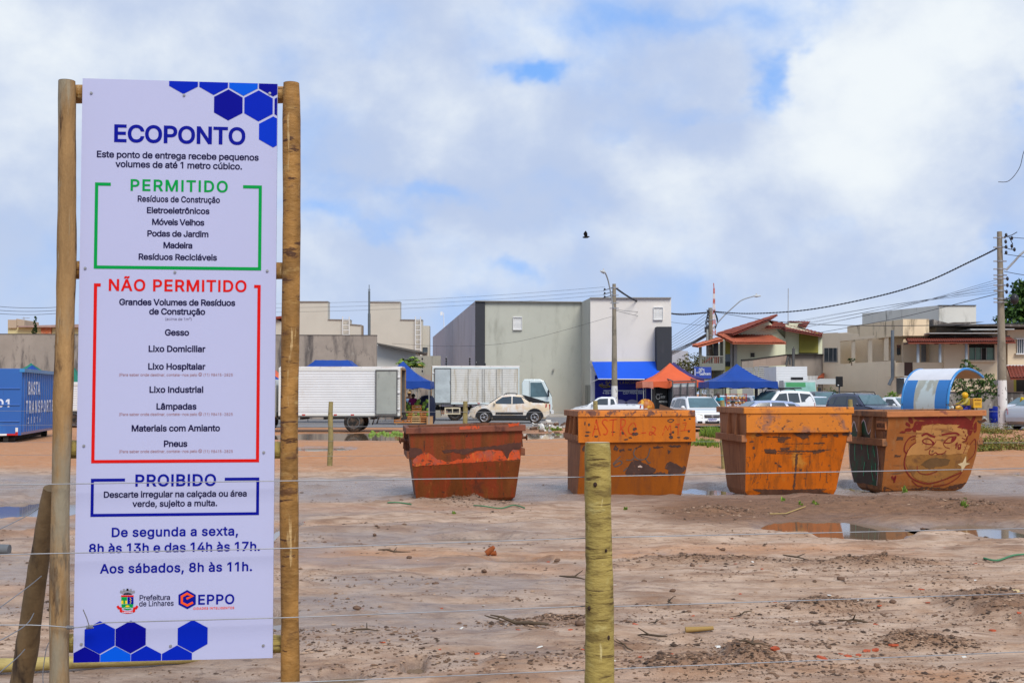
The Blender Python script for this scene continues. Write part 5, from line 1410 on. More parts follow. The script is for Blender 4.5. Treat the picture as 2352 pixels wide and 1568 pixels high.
piece = mat('dark_green_spray', (.06, .035, .022), rough=.55, var=.5, vs=2.5, dirt=[blo((.02, .075, .035), .48, .62, 2.6)])
mint = mat('mint_spray', (.03, .36, .18), rough=.5, var=.1)
pinkw = mat('pale_spray', (.6, .45, .42), rough=.5, var=.15)
out = [(.18, .12), (.10, .5), (.16, .85), (.25, 1.15), (.45, .98), (.62, 1.22), (.85, 1.0), (1.0, 1.18), (1.15, .9), (1.2, .5), (1.05, .12)]
P = jag(curve_pts(out, 4), .01, .05, 4)
for tri in fill([[(p.x, p.y) for p in P]]):
 mb.poly([onside(.004)(v.x, v.y) for v in tri], 0)
ribbon(mb, curve_pts(out, 4), .022, onside(.006), 2)
for y0, z0, y1, z1 in ((.3, .95, .22, .6), (.5, .9, .45, .55), (.75, .95, .7, .7), (.95, .9, .98, .5), (.35, .45, .3, .2), (.2, .5, .17, .3), (.6, .5, .66, .25)):
 ribbon(mb, [(y0, z0), ((y0 + y1) / 2 + .02, (z0 + z1) / 2), (y1, z1)], .022, onside(.006), 1)
mb.merge(s4.shell, [piece, mint, pinkw])
mb = MB()
x0, y0 = s4.side(1.15)[0], s4.yf(1.15)
mb.bx((x0 - .03, y0 + .03, 1.07), (x0 + .004, y0 + .36, 1.21))
pl4 = mb.build('maker_plate', [s4m[3]], s4.root)
mb = MB()
text(mb, 'MODELAR', lambda x, z: Vector((x0 - .033, y0 + .195 - x, z)), .0, 1.105, .07, .28, .06)
mb.build('raised_lettering', [scr], pl4)

# -- VEHICLES
def paint(name, col, rough=.25, dirt=None, var=.03, metal=0):
 return mat(name, col, rough=rough, var=var, vs=1.5, dirt=dirt, spec=.5, coat=.5, metal=metal)


glass_m = mat('vehicle_glass', (.045, .058, .066), rough=.06, var=.2, vs=1.2, spec=.7)
wind_m = mat('windscreen_glass', (.07, .13, .15), rough=.06, var=.35, vs=1.6, spec=.8)
tyre_m = mat('tyre_rubber', (.022, .021, .02), rough=.85, var=.3, vs=8, dirt=[((.16, .10, .065), .45, .75, 5, (1, 1, 1))])
rim_m = mat('alloy_rim', (.5, .5, .52), rough=.35, metal=.6, var=.1)
blk_m = mat('black_plastic', (.022, .022, .025), rough=.55, var=.2)
lamp_m = mat('headlamp_glass', (.55, .56, .5), rough=.1, var=.15, vs=20, spec=.8)
red_m = mat('tail_lamp', (.34, .012, .016), rough=.15, var=.15)
plate_m = mat('plate_white', (.7, .72, .74), rough=.4, var=.05)
plate_b = mat('plate_blue', (.02, .05, .3), rough=.4, var=.05)
chrome = mat('chrome', (.6, .6, .62), rough=.2, metal=.9, var=.1)


def wheel(parent, x, y, r, wdt=.2, side=-1, spokes=5, rim=None, steel_=False):
 mb = MB()
 o, i_ = wdt / 2, -wdt / 2
 prof = [(r * .62, i_), (r * .95, i_), (r, i_ + .03), (r, o - .03), (r * .95, o), (r * .64, o)]
 mb.lathe([(a, b) for a, b in prof], (0, 0, 0), n=24, axis='Y')
 wo_ = mb.build('wheel', [tyre_m], parent, loc=(x, y, r))
 mb = MB()
 s = side
 mb.lathe([(r * .63, s * (o - .03)), (r * .6, s * (o - .035))], (0, 0, 0), n=20, axis='Y', mi=1)
 ring = [(r * .66, s * o * .9), (r * .66, s * (o + .004)), (r * .57, s * (o + .004)), (r * .56, s * (o - .02))]
 mb.lathe(ring, (0, 0, 0), n=24, axis='Y')
 if steel_:
  mb.lathe([(r * .5, s * (o - .01)), (r * .3, s * (o - .05)), (r * .12, s * (o - .02))], (0, 0, 0), n=16, axis='Y')
 else:
  for k in range(spokes):
   a = 2 * math.pi * k / spokes
   mb.box((math.cos(a) * r * .33, s * (o - .01), math.sin(a) * r * .33), (r * .56, .02, r * .17), rot=Matrix.Rotation(-a, 3, 'Y'))
  mb.lathe([(r * .16, s * (o - .01)), (r * .14, s * (o + .006))], (0, 0, 0), n=10, axis='Y')
 mb.build('rim', [rim or rim_m, blk_m], wo_)
 return wo_


def lin(pts, x):
 if x <= pts[0][0]:
  return pts[0][1]
 for a, b in zip(pts, pts[1:]):
  if x <= b[0]:
   return a[1] + (b[1] - a[1]) * (x - a[0]) / max(1e-6, b[0] - a[0])
 return pts[-1][1]


def car(name, label, cat, loc, yaw, Wd, top, body, belt=.98, bot=.24, wheels=(-1.25, 1.3), r=.31, side_glass=(), screens=(), roof_in=.17, group=None, clad=False, rails=False, front=True, rear=True,
  grille=True, z0=0, rimm=None, mirror_x=None, plate='front', screen_m=None, lamp_z=.66, hood_dark=None):
 """top: silhouette (x, z) from tail to nose, x forward. side_glass: (x, z) outlines. screens: (x0, z0, x1, z1) sloping panes"""
 root = thing(name, label, cat, (loc[0], loc[1], z0), yaw, group)
 xs = sorted(set([p[0] for p in top] + [top[0][0] + (top[-1][0] - top[0][0]) * k / 40 for k in range(41)]))
 L0, L1 = xs[0], xs[-1]
 zmax = max(p[1] for p in top)

 def hw(x, z):
  e = min(1, max(0, min(x - L0, L1 - x) / .42))
  endt = 1 - .17 * (1 - e) ** 2
  h = Wd / 2 * endt
  if z > belt - .08:
   h -= (z - belt + .08) / max(.2, zmax - belt) * roof_in
  if z < .45:
   h -= (.45 - z) * .16
  return h
 V, F = [], []
 NR = 8
 for x in xs:
  zt = lin(top, x)
  zb = bot + (.14 if x < L0 + .12 or x > L1 - .12 else 0)
  zl = min(belt, zt - .05)
  lv = [zb, zb + .18 * (zl - zb), zb + .6 * (zl - zb), zl - .02, zl + .5 * (zt - zl), zt - .035]
  ring = [(-hw(x, z), z) for z in lv] + [(-hw(x, zt) + .07, zt), (-hw(x, zt) * .5, zt + .012)]
  full = ring + [(-y, z) for y, z in reversed(ring)]
  V += [(x, y, z) for y, z in full]
 m = 2 * NR
 for i in range(len(xs) - 1):
  for k in range(m):
   k2 = (k + 1) % m
   F.append((i * m + k2, i * m + k, (i + 1) * m + k, (i + 1) * m + k2))
 mb = MB()
 mb.add(V, F, 0, True)
 mb.add(V[:m], [tuple(range(m))], 0)
 mb.add(V[-m:], [tuple(range(m - 1, -1, -1))], 0)
 mb.build('body', [body], root)
 for poly in side_glass:
  for sg in (-1, 1):
   mb = MB()
   P = [(x, sg * (hw(x, z) + .004), z) for x, z in poly]
   mb.prism(P, (0, sg * .006, 0))
   mb.build('window', [glass_m], root)
 for j, (x0, za, x1, zb_) in enumerate(screens):
  nx, nz = -(zb_ - za), (x1 - x0)
  l = math.hypot(nx, nz)
  nx, nz = nx / l, nz / l
  if nz < 0:
   nx, nz = -nx, -nz
  pts = []
  for x, z, s_ in ((x0, za, .09), (x1, zb_, .07)):
   pts.append((x, z, hw(x, z) - s_))
  (xa, z_a, wa_), (xb, z_b, wb_) = pts
  mb = MB()
  q = [(xa + nx * .016, -wa_, z_a + nz * .016), (xa + nx * .016, wa_, z_a + nz * .016), (xb + nx * .016, wb_, z_b + nz * .016), (xb + nx * .016, -wb_, z_b + nz * .016)]
  mb.prism(q, (nx * .008, 0, nz * .008))
  mb.build('windscreen' if (xa + xb) > 0 else 'rear_window', [screen_m or wind_m], root)
 for x in wheels:
  for sg in (-1, 1):
   mb = MB()
   R_ = r * 1.22
   h = hw(x, .5)
   arch = [(x + R_ * math.cos(math.pi * k / 12), sg * (h + .003), r + R_ * math.sin(math.pi * k / 12)) for k in range(13)]
   arch += [(x - R_, sg * (h + .003), r - .08), (x + R_, sg * (h + .003), r - .08)]
   mb.prism(arch, (0, sg * .005, 0), 0)
   if clad:
    for k in range(12):
     a0, a1 = math.pi * k / 12, math.pi * (k + 1) / 12
     mb.prism([(x + q_ * math.cos(a), sg * (h + .008), r + q_ * math.sin(a)) for q_, a in ((R_, a0), (R_ * 1.2, a0), (R_ * 1.2, a1), (R_, a1))], (0, sg * .02, 0), 0)
   mb.build('wheel_arch', [blk_m], root)
   wheel(root, x, sg * (h - .06), r, .2, sg, rim=rimm)
 if clad:
  mb = MB()
  for sg in (-1, 1):
   h = hw(0, .35)
   mb.bx((wheels[0] + r * 1.4, sg * (h + .004), .25), (wheels[1] - r * 1.4, sg * (h + .024), .44))
   mb.bx((wheels[0] + r * 1.9, sg * (h + .03), .50), (wheels[1] - r * 1.9, sg * (h + .05), .60))
  mb.build('side_moulding', [blk_m], root)
 mb = MB()
 mb.bx((L0 + .5, -Wd * .36, .16), (L1 - .5, Wd * .36, .34))
 mb.build('underbody', [blk_m], root)
 if front:
  h = hw(L1 - .1, lamp_z)
  for sg in (-1, 1):
   mb = MB()
   P = [(L1 - .02, sg * (h - .33), lamp_z - .06), (L1 - .10, sg * (h + .00), lamp_z - .02), (L1 - .32, sg * (hw(L1 - .3, lamp_z) + .006), lamp_z + .09), (L1 - .14, sg * (h - .06), lamp_z + .10), (L1 - .05, sg * (h - .30), lamp_z + .06)]
   mb.prism(P, (.03, 0, .0))
   mb.build('headlight', [lamp_m], root)
  if grille:
   mb = MB()
   mb.bx((L1 - .04, -h + .40, lamp_z - .06), (L1 + .012, h - .40, lamp_z + .05))
   mb.bx((L1 - .04, -h + .42, .34), (L1 + .016, h - .42, .47), 0)
   for sg in (-1, 1):
    mb.bx((L1 - .1, sg * (h - .30), .36), (L1 + .002, sg * (h - .08), .46), 0)
   mb.bx((L1 + .012, -h + .42, lamp_z - .015), (L1 + .02, h - .42, lamp_z + .004), 1)
   mb.lathe([(.05, L1 + .01), (.05, L1 + .028)], (0, 0, lamp_z - .005), n=14, axis='X', mi=1)
   mb.build('grille', [blk_m, chrome], root)
  if plate == 'front':
   mb = MB()
   mb.bx((L1 + .018, -.2, .44), (L1 + .03, .2, .57), 0)
   mb.bx((L1 + .0305, -.2, .54), (L1 + .032, .2, .57), 1)
   text(mb, 'GDB2C16', lambda y, z: Vector((L1 + .0325, y, z)), 0, .46, .065, .34, .05, 1)
   mb.build('licence_plate', [plate_m, plate_b], root)
 if rear:
  h = hw(L0 + .05, .85)
  for sg in (-1, 1):
   mb = MB()
   mb.prism([(L0 - .006, sg * (h - .16), belt - .28), (L0 + .22, sg * (hw(L0 + .22, belt - .2) + .006), belt - .16), (L0 + .20, sg * (hw(L0 + .2, belt) + .006), belt + .02), (L0 - .004, sg * (h - .10), belt + .0)], (-.012, sg * .006, 0))
   mb.build('tail_light', [red_m], root)
 if mirror_x is not None:
  for sg in (-1, 1):
   mb = MB()
   mb.ball((mirror_x, sg * (hw(mirror_x, belt) + .11), belt + .06), (.07, .10, .075), n=8, m=5)
   mb.box((mirror_x + .02, sg * (hw(mirror_x, belt) + .03), belt + .01), (.05, .12, .03))
   mb.build('side_mirror', [body], root)
 if rails:
  for sg in (-1, 1):
   mb = MB()
   zr = zmax + .055
   xr = [p[0] for p in top if p[1] > zmax - .06]
   a, b = min(xr) + .05, max(xr) - .05
   y = sg * (hw(0, zmax) - .03)
   mb.tube([(a - .1, y, zmax - .05), (a, y, zr), ((a + b) / 2, y, zr + .02), (b, y, zr), (b + .12, y, zmax - .07)], .02, n=6)
   mb.build('roof_rail', [blk_m], root)
 return root, hw


def gp(px, Y):
 p = at(px, 903, Y)
 return (p.x, p.y)


white_p = paint('white_paint', (.72, .73, .74))
HATCH = [(-1.95, .55), (-1.93, .98), (-1.72, 1.30), (-1.35, 1.46), (-.6, 1.52), (.2, 1.50), (.42, 1.44), (1.02, 1.0), (1.7, .86), (1.93, .70), (1.98, .5)]
HG = [[(.78, 1.02), (.30, 1.38), (-.25, 1.42), (-.25, 1.0)], [(-.33, 1.0), (-.33, 1.42), (-.95, 1.40), (-1.15, 1.02)], [(-1.24, 1.04), (-1.1, 1.36), (-1.45, 1.33), (-1.62, 1.08)]]

# mud splashed pickup in front of the second box truck
mud = paint('mud_splashed_white', (.70, .69, .67), rough=.4, dirt=[((.66, .52, .34), .36, .62, 1.0, (1, 1, 1.6)), ((.58, .38, .21), .54, .74, 2.2, (2.5, 1, .8)), ((.62, .42, .30), .55, .75, 2, (1, 1, 1))])
PICK = [(-2.22, .70), (-2.20, 1.12), (-1.30, 1.16), (-1.05, 1.34), (-.80, 1.52), (-.4, 1.585), (.25, 1.57), (.45, 1.50), (1.12, 1.06), (1.80, .95), (2.12, .80), (2.2, .5)]
p = gp(1171, 65.5)
pk, hwp = car('pickup_truck', 'double cab white pickup splashed with orange mud, in front of the box truck', 'pickup', (p[0], p[1]), math.pi - .06, 1.74, PICK, mud, belt=1.04, wheels=(-1.42, 1.36), r=.335, clad=True, rails=True,
              side_glass=[[(.88, 1.08), (.36, 1.44), (-.14, 1.48), (-.14, 1.06)], [(-.2, 1.06), (-.2, 1.48), (-.68, 1.44), (-.86, 1.10)]], screens=[(1.10, 1.09, .47, 1.50)], mirror_x=.78, plate=None)
mb = MB()
for sg in (-1, 1):
 y = hwp(-1.2, 1.25) + .01
 mb.prism([(-.86, sg * y, 1.52), (-.70, sg * y, 1.57), (-1.12, sg * y, 1.17), (-2.1, sg * (y + .02), 1.15), (-2.16, sg * (y + .02), 1.12), (-1.30, sg * y, 1.11)], (0, sg * .02, 0))
mb.bx((-2.19, -.74, 1.11), (-1.25, .74, 1.18))
mb.build('bed_cover', [blk_m], pk)

# small white pickup in front of the shop
PK2 = [(-2.1, .62), (-2.08, 1.02), (-.62, 1.04), (-.60, 1.08), (-.52, 1.38), (-.40, 1.44), (.25, 1.44), (.45, 1.38), (1.05, .98), (1.75, .84), (2.03, .68), (2.08, .45)]
p = gp(1392, 66.5)
pk2, _ = car('pickup_truck', 'clean white single cab pickup parked before the blue shop front', 'pickup', p, math.pi - .1, 1.66, PK2, white_p, belt=.98, wheels=(-1.35, 1.28), r=.31, side_glass=[[(.85, 1.01), (.36, 1.34), (-.12, 1.36), (-.12, 1.0)], [(-.26, 1.0), (-.26, 1.34), (-.44, 1.32), (-.52, 1.05)]],
             screens=[(1.02, 1.0, .46, 1.38)], mirror_x=.72, plate=None)

# white estate facing the camera between the skips
WAG = [(-1.98, .55), (-1.96, 1.0), (-1.85, 1.35), (-1.6, 1.46), (-.6, 1.50), (.2, 1.48), (.42, 1.42), (1.02, 1.0), (1.7, .88), (1.95, .72), (2.0, .45)]
p = gp(1602, 52.5)
wg, _ = car('estate_car', 'white estate car facing the lot between the two middle skips', 'car', p, -math.pi / 2 + .16, 1.64, WAG, white_p, belt=.97, side_glass=HG, screens=[(1.0, 1.02, .44, 1.43), (-1.93, 1.02, -1.82, 1.34)], rails=True, mirror_x=.74, lamp_z=.68)

# cars in the square behind
silver = paint('silver_paint', (.45, .47, .5), metal=.3)
pearl = paint('pearl_white_paint', (.66, .68, .74))
navy = paint('navy_paint', (.035, .042, .075))
dgrey = paint('dark_grey_paint', (.05, .055, .06))
lblue = paint('pale_blue_paint', (.30, .36, .52))
SUVT = [(-2.15, .6), (-2.13, 1.1), (-2.0, 1.5), (-1.75, 1.74), (-.8, 1.80), (.1, 1.78), (.35, 1.70), (.95, 1.16), (1.75, 1.06), (2.15, .92), (2.2, .55)]
SUVG = [[(.72, 1.18), (.28, 1.62), (-.2, 1.66), (-.2, 1.16)], [(-.28, 1.16), (-.28, 1.66), (-.95, 1.66), (-.98, 1.16)], [(-1.08, 1.18), (-1.05, 1.65), (-1.72, 1.6), (-1.92, 1.22)]]
p = gp(1780, 63)
suv, _ = car('suv', 'white off road wagon with a roof rack, under the large blue tent', 'suv', p, math.pi + .42, 1.78, SUVT, white_p, belt=1.12, bot=.35, wheels=(-1.35, 1.35), r=.37, side_glass=SUVG, screens=[(.93, 1.18, .37, 1.71)], rails=True, mirror_x=.7, plate=None, lamp_z=.85)
mb = MB()
for y in (-.55, -.3, 0, .3, .55):
 mb.tube([(-1.3, y, 1.93), (.0, y, 1.93)], .02, n=5)
for x in (-1.3, -.8, -.3, 0):
 mb.tube([(x, -.62, 1.9), (x, .62, 1.9)], .02, n=5)
mb.build('roof_rack', [blk_m], suv)
SUVN = [(-1.9, .6), (-1.88, 1.05), (-1.7, 1.45), (-1.4, 1.62), (-.6, 1.66), (.1, 1.63), (.35, 1.54), (.9, 1.08), (1.6, .98), (1.95, .82), (2.0, .5)]
SUVNG = [[(.68, 1.1), (.28, 1.48), (-.2, 1.52), (-.2, 1.07)], [(-.28, 1.07), (-.28, 1.52), (-.95, 1.5), (-1.1, 1.08)], [(-1.18, 1.1), (-1.05, 1.48), (-1.4, 1.45), (-1.6, 1.12)]]
p = gp(1982, 58)
sn, _ = car('suv', 'dark navy car facing forward behind the brightest orange skip', 'suv', p, -1.12, 1.76, SUVN, navy, belt=1.05, wheels=(-1.2, 1.2), r=.34, side_glass=SUVNG, screens=[(.88, 1.1, .37, 1.55)], rails=True, mirror_x=.65)
p = gp(1886, 72)
PKD = [(-2.6, .7), (-2.58, 1.1), (-1.1, 1.12), (-.9, 1.3), (-.7, 1.66), (-.3, 1.76), (.4, 1.74), (.62, 1.66), (1.2, 1.16), (2.1, 1.06), (2.45, .92), (2.5, .55)]
pd, _ = car('pickup_truck', 'dark grey pickup with silver grille beside the house hedge', 'pickup', p, -1.45, 1.80, PKD, dgrey, belt=1.1, bot=.4, wheels=(-1.6, 1.55), r=.37, side_glass=[[(.95, 1.15), (.55, 1.58), (0, 1.62), (0, 1.13)], [(-.08, 1.13), (-.08, 1.62), (-.55, 1.58), (-.75, 1.15)]], screens=[(1.18, 1.18, .64, 1.67)], mirror_x=.95, plate=None, lamp_z=.88)
mb = MB()
for a, b in (((2.44, -.50, .76), (2.53, .50, .80)), ((2.44, -.50, .96), (2.53, .50, 1.0)), ((2.44, -.54, .76), (2.53, -.49, 1.0)), ((2.44, .49, .76), (2.53, .54, 1.0)), ((2.45, -.1, .83), (2.54, .1, .93))):
 mb.bx(a, b)
mb.build('grille_surround', [chrome], pd)
p = gp(2062, 62)
c4, _ = car('hatchback_car', 'white car half hidden behind the blue bus shelter', 'car', p, -1.15, 1.66, PK2, white_p, belt=.98, wheels=(-1.35, 1.28), r=.31, side_glass=[[(.85, 1.01), (.36, 1.34), (-.12, 1.36), (-.12, 1.0)]], screens=[(1.02, 1.0, .46, 1.39)], mirror_x=.72, plate=None)
p = gp(1668, 70)
c5, _ = car('hatchback_car', 'silver car facing forward behind the man in turquoise', 'car', p, -math.pi / 2 - .1, 1.7, HATCH, pearl, belt=.97, side_glass=HG, screens=[(1.0, 1.02, .44, 1.44)], mirror_x=.74, rails=True, plate=None)
p = gp(1738, 72)
c6, _ = car('hatchback_car', 'pale car with large windscreen behind the bread rack', 'car', p, -1.2, 1.7, HATCH, silver, belt=.97, side_glass=HG, screens=[(1.0, 1.02, .44, 1.44)], mirror_x=.74, plate=None)
p = gp(1745, 56)
c7, _ = car('hatchback_car', 'pale blue car whose roof shows above the brightest orange skip', 'car', (p[0], p[1]), math.pi + .15, 1.62, [(x, z * .86) for x, z in HATCH], lblue, belt=.84, r=.28, side_glass=[[(x, z * .86) for x, z in g] for g in HG], screens=[(1.0, .88, .44, 1.23)], mirror_x=.72, plate=None)
p = gp(1872, 66)
c8, _ = car('hatchback_car', 'pearl white car nose between the roof rack wagon and the dark pickup', 'car', p, -1.3, 1.62, [(x, z * .97) for x, z in HATCH], pearl, belt=.94, side_glass=[[(x, z * .97) for x, z in g] for g in HG], screens=[(1.0, 1.0, .44, 1.39)], mirror_x=.72, plate=None)
SED = [(-2.15, .55), (-2.13, .92), (-1.95, 1.04), (-1.5, 1.08), (-.85, 1.42), (-.4, 1.48), (.2, 1.46), (.4, 1.40), (1.05, .98), (1.75, .85), (2.1, .70), (2.15, .45)]
SEDG = [[(.82, 1.0), (.32, 1.35), (-.2, 1.39), (-.2, .98)], [(-.28, .98), (-.28, 1.39), (-.7, 1.36), (-1.2, 1.06), (-1.22, 1.0)]]
p = gp(2388, 61)
c9, _ = car('saloon_car', 'white saloon on the road, farther from the camera beyond the white based pole', 'car', p, .45, 1.72, SED, pearl, belt=.97, side_glass=SEDG, screens=[(1.02, 1.0, .42, 1.41), (-1.48, 1.09, -.87, 1.41)], r=.33, wheels=(-1.3, 1.3), mirror_x=.76, plate=None)
p = gp(2412, 54)
ca, _ = car('saloon_car', 'silver white saloon at the picture edge, nearer of the two by the pole', 'car', p, .5, 1.72, SED, silver, belt=.97, side_glass=SEDG, screens=[(1.02, 1.0, .42, 1.41), (-1.48, 1.09, -.87, 1.41)], r=.33, wheels=(-1.3, 1.3), mirror_x=.76, plate=None)

# -- box trucks
box_w = mat('white_ribbed_metal', (.66, .67, .68), rough=.45, var=.06, vs=1.2, dirt=[((.50, .47, .42), .56, .8, 1.5, (1, 1, .35)), ((.40, .30, .20), .70, .8, 2.5, (2, 1, .4))])
box_y = mat('cream_ribbed_metal', (.60, .59, .55), rough=.5, var=.1, vs=1, dirt=[((.44, .39, .30), .46, .72, 1.6, (3, 1, .35)), ((.36, .24, .14), .66, .78, 3, (2, 1, .5))])
door_g = mat('grey_truck_door', (.33, .35, .32), rough=.6, var=.12, vs=1.5, dirt=[((.22, .23, .22), .55, .75, 2.5, (1.4, 1, .5)), ((.45, .47, .46), .62, .8, 4, (1, 1, 1))])
roof_w = mat('dusty_white_roof', (.58, .53, .48), rough=.7, var=.15, dirt=[((.40, .31, .24), .5, .75, 1.2, (1, 1, 1))])
frame_d = mat('door_frame_metal', (.10, .10, .10), rough=.6, var=.2)
chas = mat('truck_chassis', (.03, .028, .026), rough=.8, var=.3)
rust_st = mat('brown_steel_frame', (.26, .17, .10), rough=.7, var=.25)
refl_r = mat('red_reflector', (.45, .02, .02), rough=.3, var=.1)
refl_w = mat('white_reflector', (.7, .7, .7), rough=.3, var=.1)


def ribbed(mb, x0, x1, z0, z1, y, sy, mi=0, pitch=.105, h=.011):
 """wall with horizontal corrugation; faces -y when sy < 0"""
 n = max(2, int((z1 - z0) / pitch))
 vs, fs = [], []
 for i in range(n):
  for t, o in ((.0, 0), (.62, 0), (.72, h), (.9, h)):
   z = z0 + (z1 - z0) * (i + t) / n
   vs += [(x0, y + sy * o, z), (x1, y + sy * o, z)]
 vs += [(x0, y, z1), (x1, y, z1)]
 for i in range(len(vs) // 2 - 1):
  f = (2 * i, 2 * i + 1, 2 * i + 3, 2 * i + 2)
  fs.append(f if sy < 0 else f[::-1])
 mb.add(vs, fs, mi)


def box_truck(label, loc, yaw, L, Wd, zb, zt, bm, dm, cabm, door_w, door_side=-1, cab_len=1.8, cab_h=2.25, wr=.42, wheels=None, cab_nose=.35):
 """local x: forward. cargo body from x=0 (tail) to x=L, cab in front of it"""
 root = thing('box_truck', label, 'truck', (loc[0], loc[1], 0), yaw)
 mb = MB()
 h = Wd / 2
 for sy in (-1, 1):
  ribbed(mb, .06, L - .05, zb + .09, zt - .09, sy * h, sy)
  mb.bx((0, sy * h, zb), (L, sy * (h + .02), zb + .09), 1)
  mb.bx((0, sy * h, zt - .09), (L, sy * (h + .02), zt), 1)
  for x in (0, L - .06):
   mb.bx((x, sy * h, zb + .09), (x + .06, sy * (h + .022), zt - .09), 1)
 mb.bx((L - .05, -h, zb), (L, h, zt), 1)
 mb.bx((0.01, -h + .01, zb - .06), (L, h - .01, zb + .03), 2)
 for sy in (-1, 1):
  mb.bx((.0, sy * h - .004 * sy, zb), (L - .06, sy * (h - .04), zt), 2)
 mb.build('cargo_box', [bm, cabm, frame_d], root)
 mb = MB()
 n = 6
 for i in range(n):
  x0, x1 = -.03 + (L + .06) * i / n, -.03 + (L + .06) * (i + 1) / n - .012
  pr = [(x0, -h - .02, zt), (x0, -h * .55, zt + .10), (x0, h * .55, zt + .10), (x0, h + .02, zt)]
  mb.prism(pr, (x1 - x0, 0, 0))
 mb.build('roof', [roof_w], root)
 # rear door folded back flat along the side that shows
 sy = door_side
 y = sy * (h + .035)
 mb = MB()
 x0, x1 = .12, .12 + door_w
 mb.bx((x0, y, zb + .03), (x1, y + sy * .03, zt - .05), 0)
 for a, b in (((x0, zb + .03), (x1, zb + .09)), ((x0, zt - .11), (x1, zt - .05)), ((x0, zb + .09), (x0 + .05, zt - .11)), ((x1 - .05, zb + .09), (x1, zt - .11))):
  mb.bx((a[0], y + sy * .03, a[1]), (b[0], y + sy * .045, b[1]), 1)
 dr = mb.build('rear_door', [dm, frame_d], root)
 mb = MB()
 for z in (zb + .3, (zb + zt) / 2, zt - .35):
  mb.box((x0 - .05, y, z), (.12, .05, .08))
 mb.build('hinge', [refl_w], dr)
 mb = MB()
 for yy in (-h, h):
  mb.bx((-.05, yy - .04, zb), (0, yy + .04, zt + .02))
 mb.bx((-.05, -h, zt - .05), (0, h, zt + .04))
 mb.bx((-.05, -h, zb - .08), (0, h, zb + .02))
 mb.build('door_frame', [rust_st], root)
 mb = MB()
 for x in (L * .38, L * .52, L * .78):
  mb.bx((x, sy * (h + .021), zb + .02), (x + .14, sy * (h + .027), zb + .07), 0)
  mb.bx((x + .14, sy * (h + .021), zb + .02), (x + .28, sy * (h + .027), zb + .07), 1)
 mb.build('reflector', [refl_r, refl_w], root)
 mb = MB()
 for yy in (-.42, .42):
  mb.bx((-.1, yy - .06, .62), (L + cab_len - .3, yy + .06, .84))
 for x in np.linspace(.2, L, 6):
  mb.bx((x, -h + .05, zb - .16), (x + .09, h - .05, zb - .06))
 mb.bx((L * .45, sy * .55, .55), (L * .62, sy * .95, .85))
 mb.bx((-.12, -h + .05, .5), (-.02, h - .05, .62))
 mb.build('chassis', [chas], root)
 for xw in (wheels or (1.35, L + .75)):
  for s_ in (-1, 1):
   wheel(root, xw, s_ * (h - .16), wr, .26, s_, steel_=True, rim=frame_d)
 for s_ in (-1, 1):
  mb = MB()
  xr = (wheels or (1.35,))[0] - wr
  mb.prism([(xr - .35, s_ * (h - .3), .32), (xr - .45, s_ * (h - .3), zb - .1), (xr - .47, s_ * (h - .3), zb - .1), (xr - .37, s_ * (h - .3), .3)], (0, s_ * .28, 0))
  mb.build('mud_flap', [blk_m], root)
 # cab
 c0 = L + .16
 prof = [(c0, .62), (c0, cab_h - .25), (c0 + .12, cab_h), (c0 + cab_len * .62, cab_h), (c0 + cab_len * .74, cab_h - .12), (c0 + cab_len, 1.42), (c0 + cab_len + .03, .95), (c0 + cab_len, .55), (c0 + cab_len * .75, .50)]
 wx = c0 + cab_len * .42
 prof += [(wx + .5 * math.cos(t), .42 + .5 * math.sin(t)) for t in (0.3, .8, 1.57, 2.3, 2.85)]
 mb = MB()
 ch = h - .08
 mb.prism([(x, -ch, z) for x, z in prof], (0, 2 * ch, 0))
 cb = mb.build('cab', [cabm], root, bevel=.05)
 for s_ in (-1, 1):
  mb = MB()
  q = [(c0 + cab_len * .28, 1.42), (c0 + cab_len * .28, cab_h - .2), (c0 + cab_len * .66, cab_h - .2), (c0 + cab_len * .88, 1.44)]
  mb.prism([(x, s_ * (ch + .002), z) for x, z in q], (0, s_ * .008, 0))
  mb.build('side_window', [wind_m], cb)
  mb = MB()
  for a, b in (((c0 + cab_len * .24, .75), (c0 + cab_len * .245, cab_h - .12)), ((c0 + cab_len * .24, 1.12), (c0 + cab_len * .9, 1.13))):
   mb.bx((a[0], s_ * (ch + .001), a[1]), (b[0] + .012, s_ * (ch + .006), b[1]))
  mb.bx((c0 + cab_len * .28, s_ * (ch + .001), 1.2), (c0 + cab_len * .38, s_ * (ch + .03), 1.24))
  mb.build('door_seam', [blk_m], cb)
  mb = MB()
  mb.tube([(c0 + cab_len * .86, s_ * (ch + .01), 1.75), (c0 + cab_len * .88, s_ * (ch + .2), 1.8), (c0 + cab_len * .88, s_ * (ch + .2), 1.5)], .015, n=5)
  mb.bx((c0 + cab_len * .86, s_ * (ch + .12), 1.45), (c0 + cab_len * .91, s_ * (ch + .28), 1.85))
  mb.build('side_mirror', [blk_m], cb)
 xa, xb, za, zb2 = c0 + cab_len - .01, c0 + cab_len * .74, 1.45, cab_h - .12
 mb = MB()
 n_ = Vector((zb2 - za, 0, xa - xb)).normalized() * .02
 mb.prism([Vector((xa, -ch + .1, za)) + n_, Vector((xa, ch - .1, za)) + n_, Vector((xb, ch - .1, zb2)) + n_, Vector((xb, -ch + .1, zb2)) + n_], n_ * .5)
 mb.build('windscreen', [wind_m], cb)
 for s_ in (-1, 1):
  mb = MB()
  mb.lathe([(.12, c0 + cab_len + .01), (.11, c0 + cab_len + .05)], (0, s_ * (ch - .28), .82), n=12, axis='X')
  mb.build('headlight', [lamp_m], cb)
 mb = MB()
 mb.bx((c0 + cab_len - .05, -ch, .42), (c0 + cab_len + .12, ch, .62))
 mb.build('bumper', [refl_w], root)
 return root


